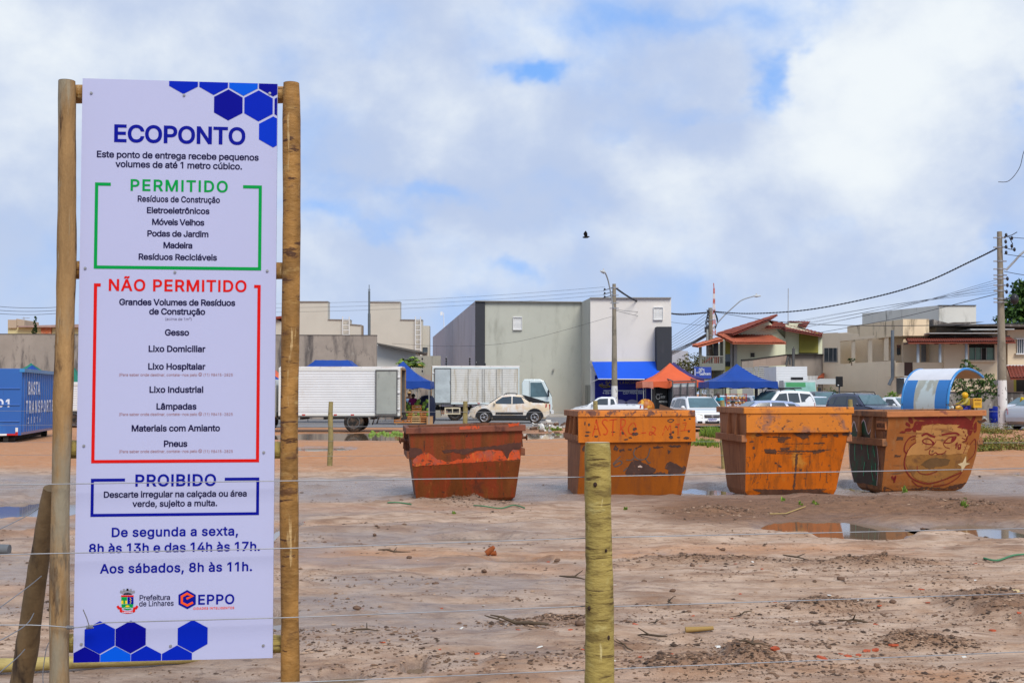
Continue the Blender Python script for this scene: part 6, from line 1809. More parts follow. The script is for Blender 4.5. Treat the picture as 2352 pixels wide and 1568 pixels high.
# the tails of both trucks face the coconut stall; the first points left, the second right
p = at(920, 903, 50.2)
t1 = box_truck('white box truck with its grey rear door folded open, partly behind the notice board', (p.x, p.y + 1.0), math.pi, 5.2, 2.0, .69, 2.70, box_w, door_g, paint('cream_cab_paint', (.66, .66, .62), rough=.4), .95, door_side=1, wheels=(2.0, 6.0))
p = at(993, 903, 71)
t2 = box_truck('dirty cream box truck pointing away from the fruit stall, behind the muddy pickup', (p.x, p.y + 1.0), 0, 5.25, 2.1, 1.0, 3.22, box_y, mat('scuffed_ribbed_door', (.42, .47, .48), rough=.5, var=.25, vs=2, dirt=[((.20, .22, .22), .58, .72, 4, (1, 1, 1))]), paint('pale_blue_cab', (.60, .68, .68), rough=.4), 1.02, door_side=-1, cab_h=2.5, wr=.44)
trim_bar = mat('grey_bar', (.25, .25, .24), rough=.6, var=.15)
mb = MB()
for x in (3.0, 3.85):
 for dx in (0, .12) if x < 3.5 else (0,):
  mb.bx((x + dx, -1.085, 1.1), (x + dx + .035, -1.06, 3.1))
mb.bx((2.15, -1.075, 1.1), (2.18, -1.055, 3.1))
mb.bx((4.2, -1.075, 1.1), (4.23, -1.055, 3.1))
mb.build('side_door_bars', [trim_bar], t2)
mb = MB()
for a, b in (((0.75, .38), (1.7, .46)), ((.75, .72), (1.7, .80)), ((.75, .46), (.83, .72)), ((1.62, .46), (1.7, .72)), ((1.2, .46), (1.25, .72))):
 mb.bx((a[0], -1.12, a[1]), (b[0], -1.04, b[1]))
mb.build('underrun_frame', [mat('cream_wood', (.55, .48, .34), rough=.7, var=.15)], t2)
p = at(1852, 903, 78)
t3 = thing('box_truck', 'white box lorry facing forward with wide windscreen, beyond the large blue tent', 'truck', (at(1822, 903, 78).x, 76, 0), -math.pi / 2 - .02)
mb = MB()
ribbed(mb, -1.0, 1.0, .9, 3.4, 0, -1)
mb.v = [(-q[1] - 1.9, q[0] * 1.02 - .15, q[2]) for q in mb.v]
mb.bx((-6, -1.17, .9), (-1.92, .87, 3.42), 0)
mb.build('cargo_box', [box_w], t3)
mb = MB()
prof = [(-1.75, .5), (-1.75, 2.3), (-1.6, 2.5), (-.35, 2.5), (-.22, 2.4), (0, 1.45), (.05, .9), (.02, .45)]
mb.prism([(x, -1.05, z) for x, z in prof], (0, 2.1, 0))
cb = mb.build('cab', [mat('grey_lorry_paint', (.42, .43, .42), rough=.4, var=.1)], t3, bevel=.05)
mb = MB()
n_ = Vector((.95, 0, .22)).normalized() * .02
mb.prism([Vector((0, -.98, 1.46)) + n_, Vector((0, .98, 1.46)) + n_, Vector((-.215, .98, 2.36)) + n_, Vector((-.215, -.98, 2.36)) + n_], n_ * .5)
wsn = mb.build('windscreen', [mat('pale_green_windscreen', (.22, .42, .36), rough=.08, var=.3, vs=1.5, spec=.8)], cb)
mb = MB()
n_ = n_ * 1.8
mb.prism([Vector((-.14, -.9, 2.05)) + n_, Vector((-.14, .35, 2.05)) + n_, Vector((-.21, .35, 2.33)) + n_, Vector((-.21, -.9, 2.33)) + n_], n_ * .2)
mb.build('sun_strip', [mat('green_sun_strip', (.03, .24, .08), rough=.4, var=.1)], wsn)
mb = MB()
mb.box((-.6, -.1, 2.6), (.5, .7, .18))
mb.build('roof_vent', [blk_m], cb)
mb = MB()
mb.bx((.0, -1.0, .45), (.08, 1.0, .72))
mb.bx((.02, -.6, .85), (.07, .6, 1.3))
mb.build('grille', [blk_m], cb)
for sg in (-1, 1):
 mb = MB()
 mb.lathe([(.15, .03), (.14, .09)], (0, sg * .78, .95), n=12, axis='X')
 mb.build('headlight', [lamp_m], cb)
 wheel(t3, -.8, sg * .9, .42, .26, sg, steel_=True, rim=frame_d)
 wheel(t3, -4.8, sg * .9, .42, .26, sg, steel_=True, rim=frame_d)
 mb = MB()
 mb.bx((-.1, sg * 1.12, 1.6), (-.05, sg * 1.34, 2.0))
 mb.build('side_mirror', [blk_m], cb)
# another lorry mostly hidden by the board, seen through the gap beside the left post
p = at(250, 903, 58)
t4 = box_truck('pale box truck glimpsed in the gap between left post and notice board', (p.x, p.y), math.pi, 4.6, 2.0, .8, 2.1, box_w, door_g, paint('ivory_cab_paint', (.6, .58, .52), rough=.4), .9, door_side=1, cab_h=1.9)

# -- blue roll-off container
con_b = paint('blue_container_paint', (.012, .10, .38), rough=.4, dirt=[((.015, .14, .46), .5, .75, 1.2, (1, 1, 1)), ((.008, .06, .26), .6, .8, 2.5, (2, 2, .4))])
con_t = mat('stencil_white', (.62, .68, .78), rough=.6, var=.15, vs=6)
c0 = gr(48, 1016)
bt = thing('roll_off_container', 'large blue steel container stencilled BASTA TRANSPORTE at the left edge', 'container', (c0.x, c0.y, 0), math.atan2(6.5, -1.36))
LC, WC, Z0, Z1 = 6.6, 2.4, .24, 2.48   # local x along the long side (away), y to the left
mb = MB()
mb.bx((0, 0, Z0), (.05, WC, Z1))
mb.bx((LC - .05, 0, Z0), (LC, WC, Z1))
mb.bx((.05, 0.045, Z0), (LC - .05, .07, Z1))
mb.bx((.05, WC - .07, Z0), (LC - .05, WC - .01, Z1))
mb.bx((.05, .07, Z0), (LC - .05, WC - .07, Z0 + .06))
for k in range(3):
 mb.bx((-.03, .05, Z0 + .45 + k * .55), (0, WC - .05, Z0 + .49 + k * .55))
sh = mb.build('shell', [con_b], bt, bevel=.01)
for k in range(16):
 mb = MB()
 x = .25 + k * (LC - .5) / 15
 mb.prism([(x - .09, .046, Z0 + .1), (x - .05, -.045, Z0 + .1), (x + .05, -.045, Z0 + .1), (x + .09, .046, Z0 + .1)], (0, 0, Z1 - Z0 - .22))
 mb.build('stiffener', [con_b], bt)
mb = MB()
mb.bx((-.02, -.08, Z1 - .12), (LC + .02, .08, Z1))
mb.bx((-.02, WC - .1, Z1 - .12), (LC + .02, WC + .02, Z1))
mb.build('top_rail', [paint('light_blue_paint', (.03, .22, .50), rough=.4)], bt)
mb = MB()
# stencil letters painted on the crests of the ribs
pl = lambda lift: (lambda x, z: Vector((x, -.048 - lift, z)))
text(mb, 'BASTA', pl(0), 1.9, 1.62, .42, 2.1, .05)
text(mb, 'TRANSPORTE', pl(0), 3.1, .98, .40, 5.2, .05)
text(mb, '25016', pl(0), 2.0, .62, .20, 2.3, .04)
text(mb, '01', lambda y, z: Vector((-.004, -y, z)), -.55, 1.2, .24, .42, .06)
mb.build('stencil_lettering', [con_t], sh)
mb = MB()
mb.bx((-.006, .10, .36), (0.0, .18, .50), 0)
mb.bx((-.006, .10, .36), (0.0, .18, .20 + .04), 1)
mb.bx((-.006, .18, .24), (0, .45, .30), 1)
mb.bx((-.006, .45, .24), (0, .75, .30), 0)
mb.build('reflector', [refl_w, refl_r], sh)
mb = MB()
for y in (.5, WC - .5):
 mb.bx((.1, y - .08, .05), (LC - .1, y + .08, Z0))
for x in (.3, LC - .4):
 mb.lathe([(.11, -.1), (.11, .1)], (x, .35, .11), n=12, axis='Y')
 mb.lathe([(.11, -.1), (.11, .1)], (x, WC - .35, .11), n=12, axis='Y')
mb.build('skid', [chas], bt)

# -- BUILDINGS
def wallmat(name, col, streak=None, amt=(.5, .75), var=.06, rough=.85, bump=.1, extra=None):
 d = []
 if streak:
  d.append((streak, amt[0], amt[1], .9, (1.2, 1.2, .3)))
  d.append((streak, amt[0] + .1, amt[1] + .1, 3, (1, 1, .6)))
 return mat(name, col, rough=rough, var=var, vs=.5, dirt=d + (extra or []), bump=bump, bs=12, spec=.2)


def building(name, label, px, d, cat='building', group=None):
 q = at(px, 903, d)
 return thing(name, label, cat, (q.x, d, 0), 0, group)


def part(root, name, mats, fn, parent=None, **k):
 mb = MB()
 fn(mb)
 O = Vector(root.location)
 mb.v = [tuple(Vector(v) - O) for v in mb.v]
 return mb.build(name, mats, parent or root, **k)


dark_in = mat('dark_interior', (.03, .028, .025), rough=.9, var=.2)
trim_g = mat('metal_flashing', (.30, .29, .27), rough=.5, var=.1)

# long stained boundary wall
st_wall = wallmat('stained_grey_render', (.32, .265, .22), (.10, .085, .08), (.47, .66), var=.2, extra=[((.33, .29, .25), .60, .74, 1.6, (1, 1, .7)), ((.07, .06, .055), .62, .8, .35, (1, 1, 1.5))])
b = building('boundary_wall', 'long stained grey rendered wall behind the stalls', 430, 76, 'wall')
part(b, 'wall', [st_wall], lambda m: facade(m, [(-260, None), (865, None), (865, 770), (-260, 766)], 76, .3))
part(b, 'coping', [mat('dark_coping', (.12, .10, .09), rough=.9)], lambda m: facade(m, [(-260, 766.2), (865.5, 770.2), (865.5, 769), (-260, 765)], 75.97, .36))

# yellow house far left
yel = wallmat('pale_yellow_render', (.58, .52, .28), (.36, .30, .18), (.6, .8))
tan = wallmat('tan_render', (.42, .33, .24), (.25, .2, .15), (.55, .75))
b = building('house', 'pale yellow house top showing over the stained wall at far left', 100, 98)
part(b, 'wall', [yel], lambda m: facade(m, [(18, None), (230, None), (230, 753), (58, 752.5), (58, 748), (18, 748)], 98, 8))
part(b, 'water_tank_room', [tan], lambda m: (facade(m, rect(18, 753, 37.5, 734), 97.8, 3), facade(m, [(37.5, 748), (56, 748), (56, 735.5), (37.5, 731.5)], 97.9, 3)))
part(b, 'roof', [mat('grey_red_roof', (.36, .25, .22), rough=.8, var=.15)], lambda m: facade(m, [(37, 751), (235, 752), (235, 743), (44, 748)], 97.5, 6))
part(b, 'brick_patch', [mat('bare_brick', (.42, .12, .05), rough=.9, var=.2, dirt=[((.5, .35, .25), .55, .6, 9, (.5, 1, 3))])], lambda m: facade(m, rect(94, 768, 117, 751.5), 97.8, .2))
part(b, 'antenna', [trim_g], lambda m: m.tube([at(55, 736, 98), at(55, 728, 98)], .03).tube([at(47, 731, 98), at(66, 730, 98)], .03) if False else (m.tube([at(55, 736, 98), at(55, 728, 98)], .03), m.tube([at(50, 731, 98), at(68, 730, 98)], .02)))

# twin stepped cream buildings
crm = wallmat('cream_render', (.52, .49, .42), (.38, .35, .30), (.62, .9))
for lab, px, outl, side, lad in (('stepped cream building with white ladder, beside the sign\'s right post', 740, [(680, None), (829, None), (829, 746), (804, 744), (804, 734), (753, 733), (753, 692), (680, 692)], (803, 831.5, 746.5), (787, 802, 727, 770)),
                                 ('stepped grey cream building with white ladder, beside the tall gable', 910, [(849, None), (970, None), (970, 734), (919, 733.5), (919, 693), (849, 693)], (970, 986.5, 748), (954, 966, 727, 816))):
 b = building('stepped_building', lab, px, 104, group='stepped buildings over the stained wall')
 part(b, 'wall', [crm], lambda m: facade(m, outl, 104, 1.2))
 part(b, 'annex_wall', [tan if px < 800 else crm], lambda m: facade(m, [(side[0], None), (side[1], None), (side[1], side[2]), (side[0], side[2])], 104.5, 1.2))
 part(b, 'flashing', [trim_g], lambda m: ([facade(m, [(p[0], p[1] + .9), (q[0], q[1] + .9), (q[0], q[1] - .6), (p[0], p[1] - .6)], 103.9, 1.4) for p, q in zip(outl[2:], outl[3:]) if abs(p[0] - q[0]) > 15]))

 def ladder(m):
  for x in (lad[0], lad[1]):
   m.tube([at(x, lad[2], 103.7), at(x, lad[3] + 30, 103.7)], .045, n=6)
  y = lad[2] + 9
  while y < lad[3] + 30:
   m.tube([at(lad[0], y, 103.7), at(lad[1], y, 103.7)], .035, n=5)
   y += 11
 part(b, 'ladder', [mat('white_ladder_paint', (.7, .7, .68), rough=.5, var=.05)], ladder)
 if px > 800:
  part(b, 'window', [glass_m, trim_g], lambda m: (facade(m, rect(971, 809, 982, 798), 104.2, .3), facade(m, rect(970.3, 809.8, 982.7, 809), 104.1, .3, 1), facade(m, rect(970.3, 798, 982.7, 797.2), 104.1, .3, 1)))
b = building('house', 'cream gable end with red tiles glimpsed left of the right sign post', 640, 108)
part(b, 'wall', [crm], lambda m: facade(m, [(600, None), (650, None), (650, 740), (632, 733), (600, 737)], 108, 6))
part(b, 'roof', [mat('dark_red_tiles', (.25, .05, .03), rough=.8)], lambda m: facade(m, [(595, 738), (632, 727), (652, 725), (652, 729), (632, 733), (600, 742)], 107.6, 6))
part(building('lightning_mast', 'thin grey steel mast rising between the two stepped buildings', 848, 92, 'mast'), 'pole', [mat('mast_grey', (.12, .14, .15), rough=.5)], lambda m: (m.tube([at(848, 903, 92) * 1, at(848, 720, 92)], .11, n=8), m.tube([at(848, 720, 92), at(848, 668, 92)], .08, n=8), m.tube([at(848, 668, 92), at(848, 654, 92)], .03, n=5), m.tube([at(845, 665, 92), at(851, 665, 92)], .03, n=5)))

# low white shed with sloping roof
wht = wallmat('white_render', (.62, .60, .55), (.42, .39, .34), (.6, .85))
b = building('shed', 'low white shed with a dark sloping eave behind the first blue tent', 910, 82)
part(b, 'wall', [wht], lambda m: facade(m, [(864, None), (955, None), (955, 806), (864, 790)], 82, 4))
part(b, 'roof', [mat('dark_eave', (.12, .11, .10), rough=.8)], lambda m: facade(m, [(864, 789.5), (866, 787), (966, 806), (965, 809.5), (950, 808)], 81, 5.5))
ow = wallmat('old_grey_wall', (.34, .31, .25), (.15, .135, .115), (.5, .7))
b = building('boundary_wall', 'mossy grey wall corner behind the papaya plant', 985, 80.5, 'wall')
part(b, 'wall', [ow], lambda m: facade(m, [(955, None), (1012, None), (1012, 817), (953, 817)], 80.5, .4))
b = building('boundary_wall', 'low brownish wall at the back of the fruit stall', 940, 75, 'wall')
part(b, 'wall', [st_wall], lambda m: facade(m, [(866, None), (1000, None), (1000, 860.5), (866, 861)], 75, .3))


# electric fence rods on the wall tops
def ins_rod(px, y0, y1, d, label):
 t = building('electric_fence_rod', label, px, d, 'fence rod', 'striped electric fence rods')
 part(t, 'rod', [trim_g], lambda m: m.tube([at(px, y0 - 6, d), at(px, y1 + 14, d)], .02, n=5))
 part(t, 'insulator', [blk_m], lambda m: [m.ball(at(px, y0 + (y1 - y0) * k / 3, d), (.06, .06, .09), n=6, m=4) for k in range(4)])


ROD = 'striped electric fence rod standing on a wall top'
for px, y0, y1, d in ((970, 824, 852, 78), (1025, 824, 841, 80), (1079, 824, 841, 80), (1094, 836, 843, 80), (1114, 836, 843, 80), (860, 826, 838, 78)):
 ins_rod(px, y0, y1, d, ROD)

# big grey warehouse-like building
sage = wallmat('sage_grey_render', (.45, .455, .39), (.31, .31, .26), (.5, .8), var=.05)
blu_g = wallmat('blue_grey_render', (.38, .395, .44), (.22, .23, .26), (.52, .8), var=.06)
char = wallmat('charcoal_render', (.045, .047, .055), (.07, .07, .08), (.6, .8))
pinkc = wallmat('warm_white_render', (.70, .66, .61), (.55, .51, .46), (.6, .9), var=.03)
b = building('commercial_building', 'large plain grey building with a charcoal strip and blue shop awning', 1300, 88)
d0 = 88.0


def depth_side(px):
 return d0 + (1092 - px) / (1092 - 994) * 42


part(b, 'main_wall', [sage], lambda m: facade(m, [(1114, None), (1336, None), (1336, 693.2), (1114, 691.6)], d0, 30))
part(b, 'charcoal_strip', [char], lambda m: facade(m, [(1091.5, None), (1114, None), (1114, 691.4), (1091.5, 691.2)], d0 - .12, 25))


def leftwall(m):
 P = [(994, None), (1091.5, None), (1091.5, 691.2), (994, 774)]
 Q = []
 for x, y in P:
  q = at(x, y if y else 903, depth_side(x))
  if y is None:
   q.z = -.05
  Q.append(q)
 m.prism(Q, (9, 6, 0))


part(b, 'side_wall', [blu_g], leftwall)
part(b, 'parapet_flashing', [trim_g], lambda m: facade(m, [(1091, 692), (1336, 694), (1336, 692.2), (1091, 690.2)], d0 - .25, 3))
part(b, 'stair_block', [sage, pinkc], lambda m: m.prism([at(1335, 694, d0), at(1356.5, 683.5, 84), Vector((at(1356.5, 683, 84).x, 84, -.05)), Vector((at(1335, 694, d0).x, d0, -.05))], (.3, .3, 0), 0))
part(b, 'front_block', [pinkc], lambda m: facade(m, [(1356, None), (1541.5, None), (1541.5, 683.6), (1356, 683.6)], 84, 12))
part(b, 'front_flashing', [trim_g], lambda m: facade(m, [(1355.5, 684.6), (1542, 684.6), (1542, 682.6), (1355.5, 682.6)], 83.8, 12.2))
part(b, 'charcoal_box', [char], lambda m: facade(m, [(1509, None), (1543, None), (1543, 750), (1509, 750)], 82.8, 6))
lou_w = mat('white_louvre', (.72, .72, .71), rough=.5, var=.04)
for x0, y0, x1, y1, d in ((1179, 756.5, 1198.5, 728, 88), (1502, 733.5, 1522.3, 705.5, 84)):
 def fr(m):
  facade(m, rect(x0 - .8, y1 + 1, x1 + .8, y1 - .8), d - .12, .3)
  facade(m, rect(x0 - .8, y0 + 1, x1 + .8, y0), d - .16, .3)
  for xx in (x0 - .8, x1):
   facade(m, rect(xx, y0, xx + .8, y1 + 1), d - .12, .3)
  n = 10
  for k in range(n):
   ya = y0 + (y1 + 1 - y0) * k / n
   yb = y0 + (y1 + 1 - y0) * (k + .8) / n
   a, b2, c, e = at(x0, ya, d - .06), at(x1, ya, d - .06), at(x1, yb, d - .02), at(x0, yb, d - .02)
   m.quad(a, b2, c, e)
 part(b, 'louvred_window', [lou_w, dark_in], fr)
shopb = mat('royal_blue_shop_panel', (.006, .008, .20), rough=.45, var=.1, vs=.5)
shop = part(b, 'shop_panel', [shopb], lambda m: facade(m, [(1366.5, None), (1512, None), (1512, 862), (1366.5, 862)], 83.9, .1))
awn = mat('awning_blue_cloth', (.006, .085, .60), rough=.6, var=.06, vs=.6)


def awning(m):
 T0, T1, B0, B1 = at(1359, 830.5, 83.8), at(1508, 829.5, 83.8), at(1374, 869.5, 81.9), at(1519.5, 870.5, 81.9)
 m.add([T0, T1, B1, B0] + [p + Vector((0, .03, -.03)) for p in (T0, T1, B1, B0)], [(3, 2, 1, 0), (4, 5, 6, 7), (0, 4, 7, 3), (1, 2, 6, 5), (2, 3, 7, 6)], 0)
 for p, q in ((T0, B0), (T1, B1)):
  z = min(p.z, q.z)


part(b, 'awning', [awn], awning)
part(b, 'awning_bar', [lou_w], lambda m: (m.tube([at(1374, 870.2, 81.88), at(1519.5, 871.2, 81.88)], .04, n=6), m.tube([at(1356, 878, 83.9), at(1375, 870, 82)], .03, n=6), m.tube([at(1508, 878, 83.9), at(1519, 871, 82)], .03, n=6)))
gold = mat('dull_gold_print', (.30, .22, .06), rough=.5, var=.1)
palew = mat('pale_print', (.62, .66, .75), rough=.5, var=.05)
SD = 83.85
spl = lambda x, z: Vector((x, SD, z))


def P84(px, py):
 q = at(px, py, SD)
 return q.x, q.z


def shop_print(m):
 k = 84 / 2700
 x, z = P84(1440, 881)
 text(m, 'BAR E LANCHONETE', spl, x, z, 6.0 * k, 98 * k, .01, 0)
 x, z = P84(1396, 903.8)
 text(m, 'emporio', spl, x + .15, z, 4.2 * k, 32 * k, .05, 1)
 x, z = P84(1455, 904.2)
 text(m, '27 99574-5861', spl, x + .1, z, 5.0 * k, 40 * k, .06, 1)
 ribbon(m, [P84(1386, 896.8), P84(1481, 896.8)], .06, spl, 1)
 for cx, cy in ((1374 + 20, 902), (1434, 902)):
  x, z = P84(cx, cy)
  ribbon(m, [(x - .07, z - .07), (x + .07, z - .07), (x + .07, z + .07), (x - .07, z + .07)], .03, spl, 1, True)
 cx, cz = P84(1390, 879)
 ribbon(m, [(cx + 7.5 * k * math.cos(a), cz + 6 * k * math.sin(a)) for a in np.linspace(math.pi, 2 * math.pi, 12)], .05, spl, 0)
 for sg in (-1, 1):
  for j in range(6):
   a = 1.45 * math.pi + sg * (.12 + .17 * j)
   r0, r1 = 8.5 * k, (13.5 + j * .6) * k
   u, v_ = math.cos(a), math.sin(a)
   m.poly([spl(cx + u * r0, cz + v_ * r0), spl(cx + (u - .25 * v_ * sg) * (r0 + r1) / 2, cz + (v_ + .25 * u * sg) * (r0 + r1) / 2), spl(cx + u * r1 * 1.05, cz + v_ * r1 * .85), spl(cx + (u + .15 * v_ * sg) * (r0 + r1) / 2, cz + (v_ - .15 * u * sg) * (r0 + r1) / 2)], 0)


part(b, 'shop_lettering', [gold, palew], shop_print, shop)
mauve = mat('mauve_disc_print', (.28, .27, .40), rough=.5, var=.2, vs=1.5, dirt=[((.05, .05, .06), .66, .7, 2, (1, 1, 1)), ((.5, .3, .05), .70, .74, 3, (1, 1, 1))])
for px in (1397, 1424, 1452):
 part(b, 'disc_print', [mauve], lambda m: m.lathe([(.62, -.02), (.62, .02)], (at(px, 938, 83.8).x, 83.82, at(px, 937, 83.8).z), n=28, axis='Y'), shop)
for x0, y0, x1, y1 in ((1343.5, 928, 1349.5, 884.5), (1350.5, 924, 1356, 884)):
 part(b, 'side_door', [mat('grey_door', (.22, .23, .20), rough=.6, var=.1)], lambda m: facade(m, rect(x0, y0 + 14, x1, y1), lambda x: 84 - .10 + (1356.5 - x) / 21.5 * 4, .05))
part(b, 'wall_camera', [trim_g], lambda m: (m.box(at(1271.5, 848, 87.8), (.12, .25, .10)), m.box(at(1357, 832, 83.8), (.2, .2, .2))))
fire = mat('poster_food_photo', (.40, .12, .02), rough=.4, var=.3, vs=2.5, dirt=[((.75, .42, .06), .50, .62, 2.2, (1.5, 1, .7)), ((.12, .03, .02), .58, .66, 2.6, (1.2, 1, .8)), ((.62, .27, .12), .60, .70, 3, (1, 1, 1)), ((.68, .62, .48), .68, .72, 2.5, (1, 1, 1))])
rs = building('round_board', 'round advertising board with a glowing grill photo and white caption', 1483, 69, 'sign board')
part(rs, 'panel', [fire], lambda m: m.lathe([(.0, -.02), (.52, -.02), (.52, .02)], (at(1483, 937, 69).x, 69, at(1483, 936, 69).z), n=32, axis='Y'))
part(rs, 'caption', [palew, blk_m], lambda m: (m.lathe([(.24, -.012), (.24, .01)], (at(1484, 947, 68.95).x, 68.95, at(1484, 947, 68.95).z), n=20, axis='Y'), text(m, 'Picanha', lambda x, z: Vector((x, 68.93, z)), at(1484, 942, 68.9).x, at(1484, 944, 68.9).z, .12, .38, .07, 1)))
part(rs, 'leg', [trim_g], lambda m: [m.tube([(at(px, 903, 69).x, 69.03, 0), (at(px, 903, 69).x, 69.03, .9)], .03, n=6) for px in (1476, 1490)])

# -- tiled roofs
til_o = mat('orange_clay_tiles', (.44, .125, .065), rough=.8, var=.2, vs=2, dirt=[((.30, .10, .06), .55, .75, 3, (1, 1, 1))])
til_r = mat('red_clay_tiles', (.21, .05, .03), rough=.8, var=.3, vs=2, dirt=[((.15, .06, .045), .52, .72, 2.5, (1, 1, 1))])


def tiles(m, a, b, c, e, n=None, rows=6, th=.06, mi=0):
 """corrugated tile slab: a-b eave (left, right), c-e ridge (right, left); 3D points"""
 a, b, c, e = Vector(a), Vector(b), Vector(c), Vector(e)
 n = n or max(8, int((b - a).length / .22))
 nv = (b - a).cross(e - a).normalized()
 if nv.z < 0:
  nv = -nv
 vs, fs = [], []
 cols = n * 4
 for j in range(rows + 1):
  for sub in (0, 1):
   if (j == 0 and sub == 0) or (j == rows and sub == 1):
    continue
   t = j / rows
   for i in range(cols + 1):
    u = i / cols
    p = (a.lerp(b, u)).lerp(e.lerp(c, u), t)
    vs.append(p + nv * (th * .5 * (1 + math.cos(2 * math.pi * u * n)) + (.03 if sub else 0)))
 nr_ = len(vs) // (cols + 1)
 for j in range(nr_ - 1):
  for i in range(cols):
   q = j * (cols + 1) + i
   fs.append((q, q + 1, q + cols + 2, q + cols + 1))
 m.add(vs, fs, mi)
 m.prism([a - nv * .02, b - nv * .02, c - nv * .02, e - nv * .02], -nv * .1, mi)


# house with orange roofs
pgr = wallmat('pale_green_render', (.72, .74, .54), (.46, .46, .34), (.6, .85), var=.04)
oliv = mat('olive_panel', (.30, .27, .055), rough=.7, var=.08)
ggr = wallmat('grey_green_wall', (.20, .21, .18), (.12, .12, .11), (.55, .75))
b = building('house', 'two storey pale green house with stacked orange tile roofs and olive panels', 1760, 100)
part(b, 'wall', [pgr], lambda m: (facade(m, [(1668, None), (1804, None), (1804, 785), (1668, 785)], 100, 9), facade(m, [(1684, 786), (1804, 786), (1804, 779), (1765, 737), (1745, 744), (1690, 767)], 101, 7), facade(m, [(1804, None), (1891, None), (1891, 770), (1804, 745)], 101.5, 8), facade(m, rect(1812, 760, 1850, 741), 104, 3)))
part(b, 'corner_strip', [wallmat('pale_grey_render', (.46, .46, .44))], lambda m: (facade(m, [(1677.5, None), (1693, None), (1693, 786), (1677.5, 786)], 99.85, .3),))
part(b, 'olive_panel', [oliv, glass_m], lambda m: (facade(m, rect(1665.5, 813, 1677, 780), 99.8, .2), facade(m, rect(1665.5, 864, 1677, 841.5), 99.8, .2), facade(m, rect(1666, 841.5, 1677, 813), 99.9, .2, 1)))
part(b, 'olive_panel', [oliv, dark_in], lambda m: (facade(m, rect(1836.5, 810, 1879.5, 764), 101.3, .2), facade(m, rect(1836.5, 812, 1879.5, 810), 101.25, .3, 1)))
part(b, 'window', [dark_in, trim_g], lambda m: (facade(m, rect(1724.5, 818.8, 1733, 810.8), 99.9, .15), facade(m, rect(1724.5, 815.2, 1733, 814.4), 99.85, .1, 1), facade(m, rect(1724, 819.6, 1733.5, 818.8), 99.82, .2, 1), facade(m, rect(1724, 810.8, 1733.5, 810.2), 99.82, .2, 1)))
part(b, 'roof', [til_r], lambda m: tiles(m, at(1646, 766, 103.5), at(1684, 767.5, 99), at(1768.5, 733, 99), at(1786, 722, 107), rows=8))
part(b, 'roof', [til_o], lambda m: tiles(m, at(1683, 787, 97.6), at(1806, 787.5, 97.6), at(1768, 769, 101.2), at(1643, 766.5, 101.2), rows=5))
part(b, 'roof', [til_o], lambda m: tiles(m, at(1589, 793, 99), at(1603, 795, 97), at(1661, 780, 97.5), at(1650, 775, 101), rows=8))
part(b, 'roof', [til_r], lambda m: tiles(m, at(1803, 757, 99.5), at(1892, 771.5, 100), at(1890, 765, 105), at(1757, 733, 105), rows=4))
part(b, 'roof', [til_r], lambda m: tiles(m, at(1840, 746, 103), at(1852, 751, 102), at(1861, 738.5, 103), at(1809, 737.5, 108), rows=4))
part(b, 'roof', [til_r], lambda m: tiles(m, at(1757, 751, 100.3), at(1806, 752, 100.3), at(1796, 740, 102), at(1780, 743, 102), rows=4))
part(b, 'fascia', [mat('dark_red_timber', (.16, .04, .03), rough=.7)], lambda m: (facade(m, [(1684, 770), (1768.5, 735.5), (1768.5, 733.3), (1684, 767.6)], 98.9, .15), facade(m, [(1803, 759.5), (1892, 774), (1892, 771.7), (1803, 757.2)], 99.4, .15)))
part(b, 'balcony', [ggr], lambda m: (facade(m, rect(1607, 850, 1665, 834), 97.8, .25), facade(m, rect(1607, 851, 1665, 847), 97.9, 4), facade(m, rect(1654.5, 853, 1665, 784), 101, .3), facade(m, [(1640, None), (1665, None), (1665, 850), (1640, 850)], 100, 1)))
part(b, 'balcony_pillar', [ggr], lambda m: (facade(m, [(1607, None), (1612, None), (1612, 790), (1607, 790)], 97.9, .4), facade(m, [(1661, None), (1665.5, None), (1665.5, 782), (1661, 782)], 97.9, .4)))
part(b, 'balcony_rail', [trim_g, til_r], lambda m: ([m.tube([at(x, 834, 97.9), at(x, 819, 97.9)], .02, n=4) for x in range(1612, 1662, 4)], m.tube([at(1611, 819, 97.9), at(1662, 818, 97.9)], .035, n=5), facade(m, [(1613, 833), (1637, 816), (1637, 822), (1618, 835)], 98.3, .05, 1), facade(m, rect(1640, 834, 1652, 819), 98.6, .05, 1)))
part(b, 'small_window', [dark_in], lambda m: facade(m, rect(1640, 853, 1647, 845), 99.9, .1))
part(b, 'meter_box', [lou_w], lambda m: facade(m, rect(1654, 851, 1661, 840), 99.6, .3))
part(b, 'drain_pipe', [frame_d], lambda m: m.tube([at(1684, 786, 99.7), at(1684, 870, 99.7)], .05, n=6))
# yard walls and garages of that house
pinkg = wallmat('pinkish_render', (.36, .27, .215), (.20, .155, .13), (.5, .72))
brg = wallmat('brownish_render', (.30, .255, .215), (.18, .15, .13), (.52, .75))
b = building('garage', 'pinkish and brown garage wall with grey rolling shutters beside the green house', 1790, 96)
part(b, 'wall', [pinkg, brg, lou_w], lambda m: (facade(m, [(1730, 843), (1807, 838), (1807, 814), (1730, 824.5)], 96, .4), facade(m, [(1807, None), (1892, None), (1892, 813.5), (1807, 814)], 96.3, .4, 1), facade(m, [(1704, 850), (1730, 845), (1730, 826), (1704, 827)], 96, .4, 1)))
part(b, 'coping', [dark_in], lambda m: (facade(m, [(1704, 828.5), (1730, 826), (1807, 815), (1892, 814.5), (1892, 812.6), (1807, 813), (1730, 823.5), (1704, 825)], 95.95, .5),))
shut = mat('grey_rolling_shutter', (.36, .36, .36), rough=.5, var=.12, vs=1)


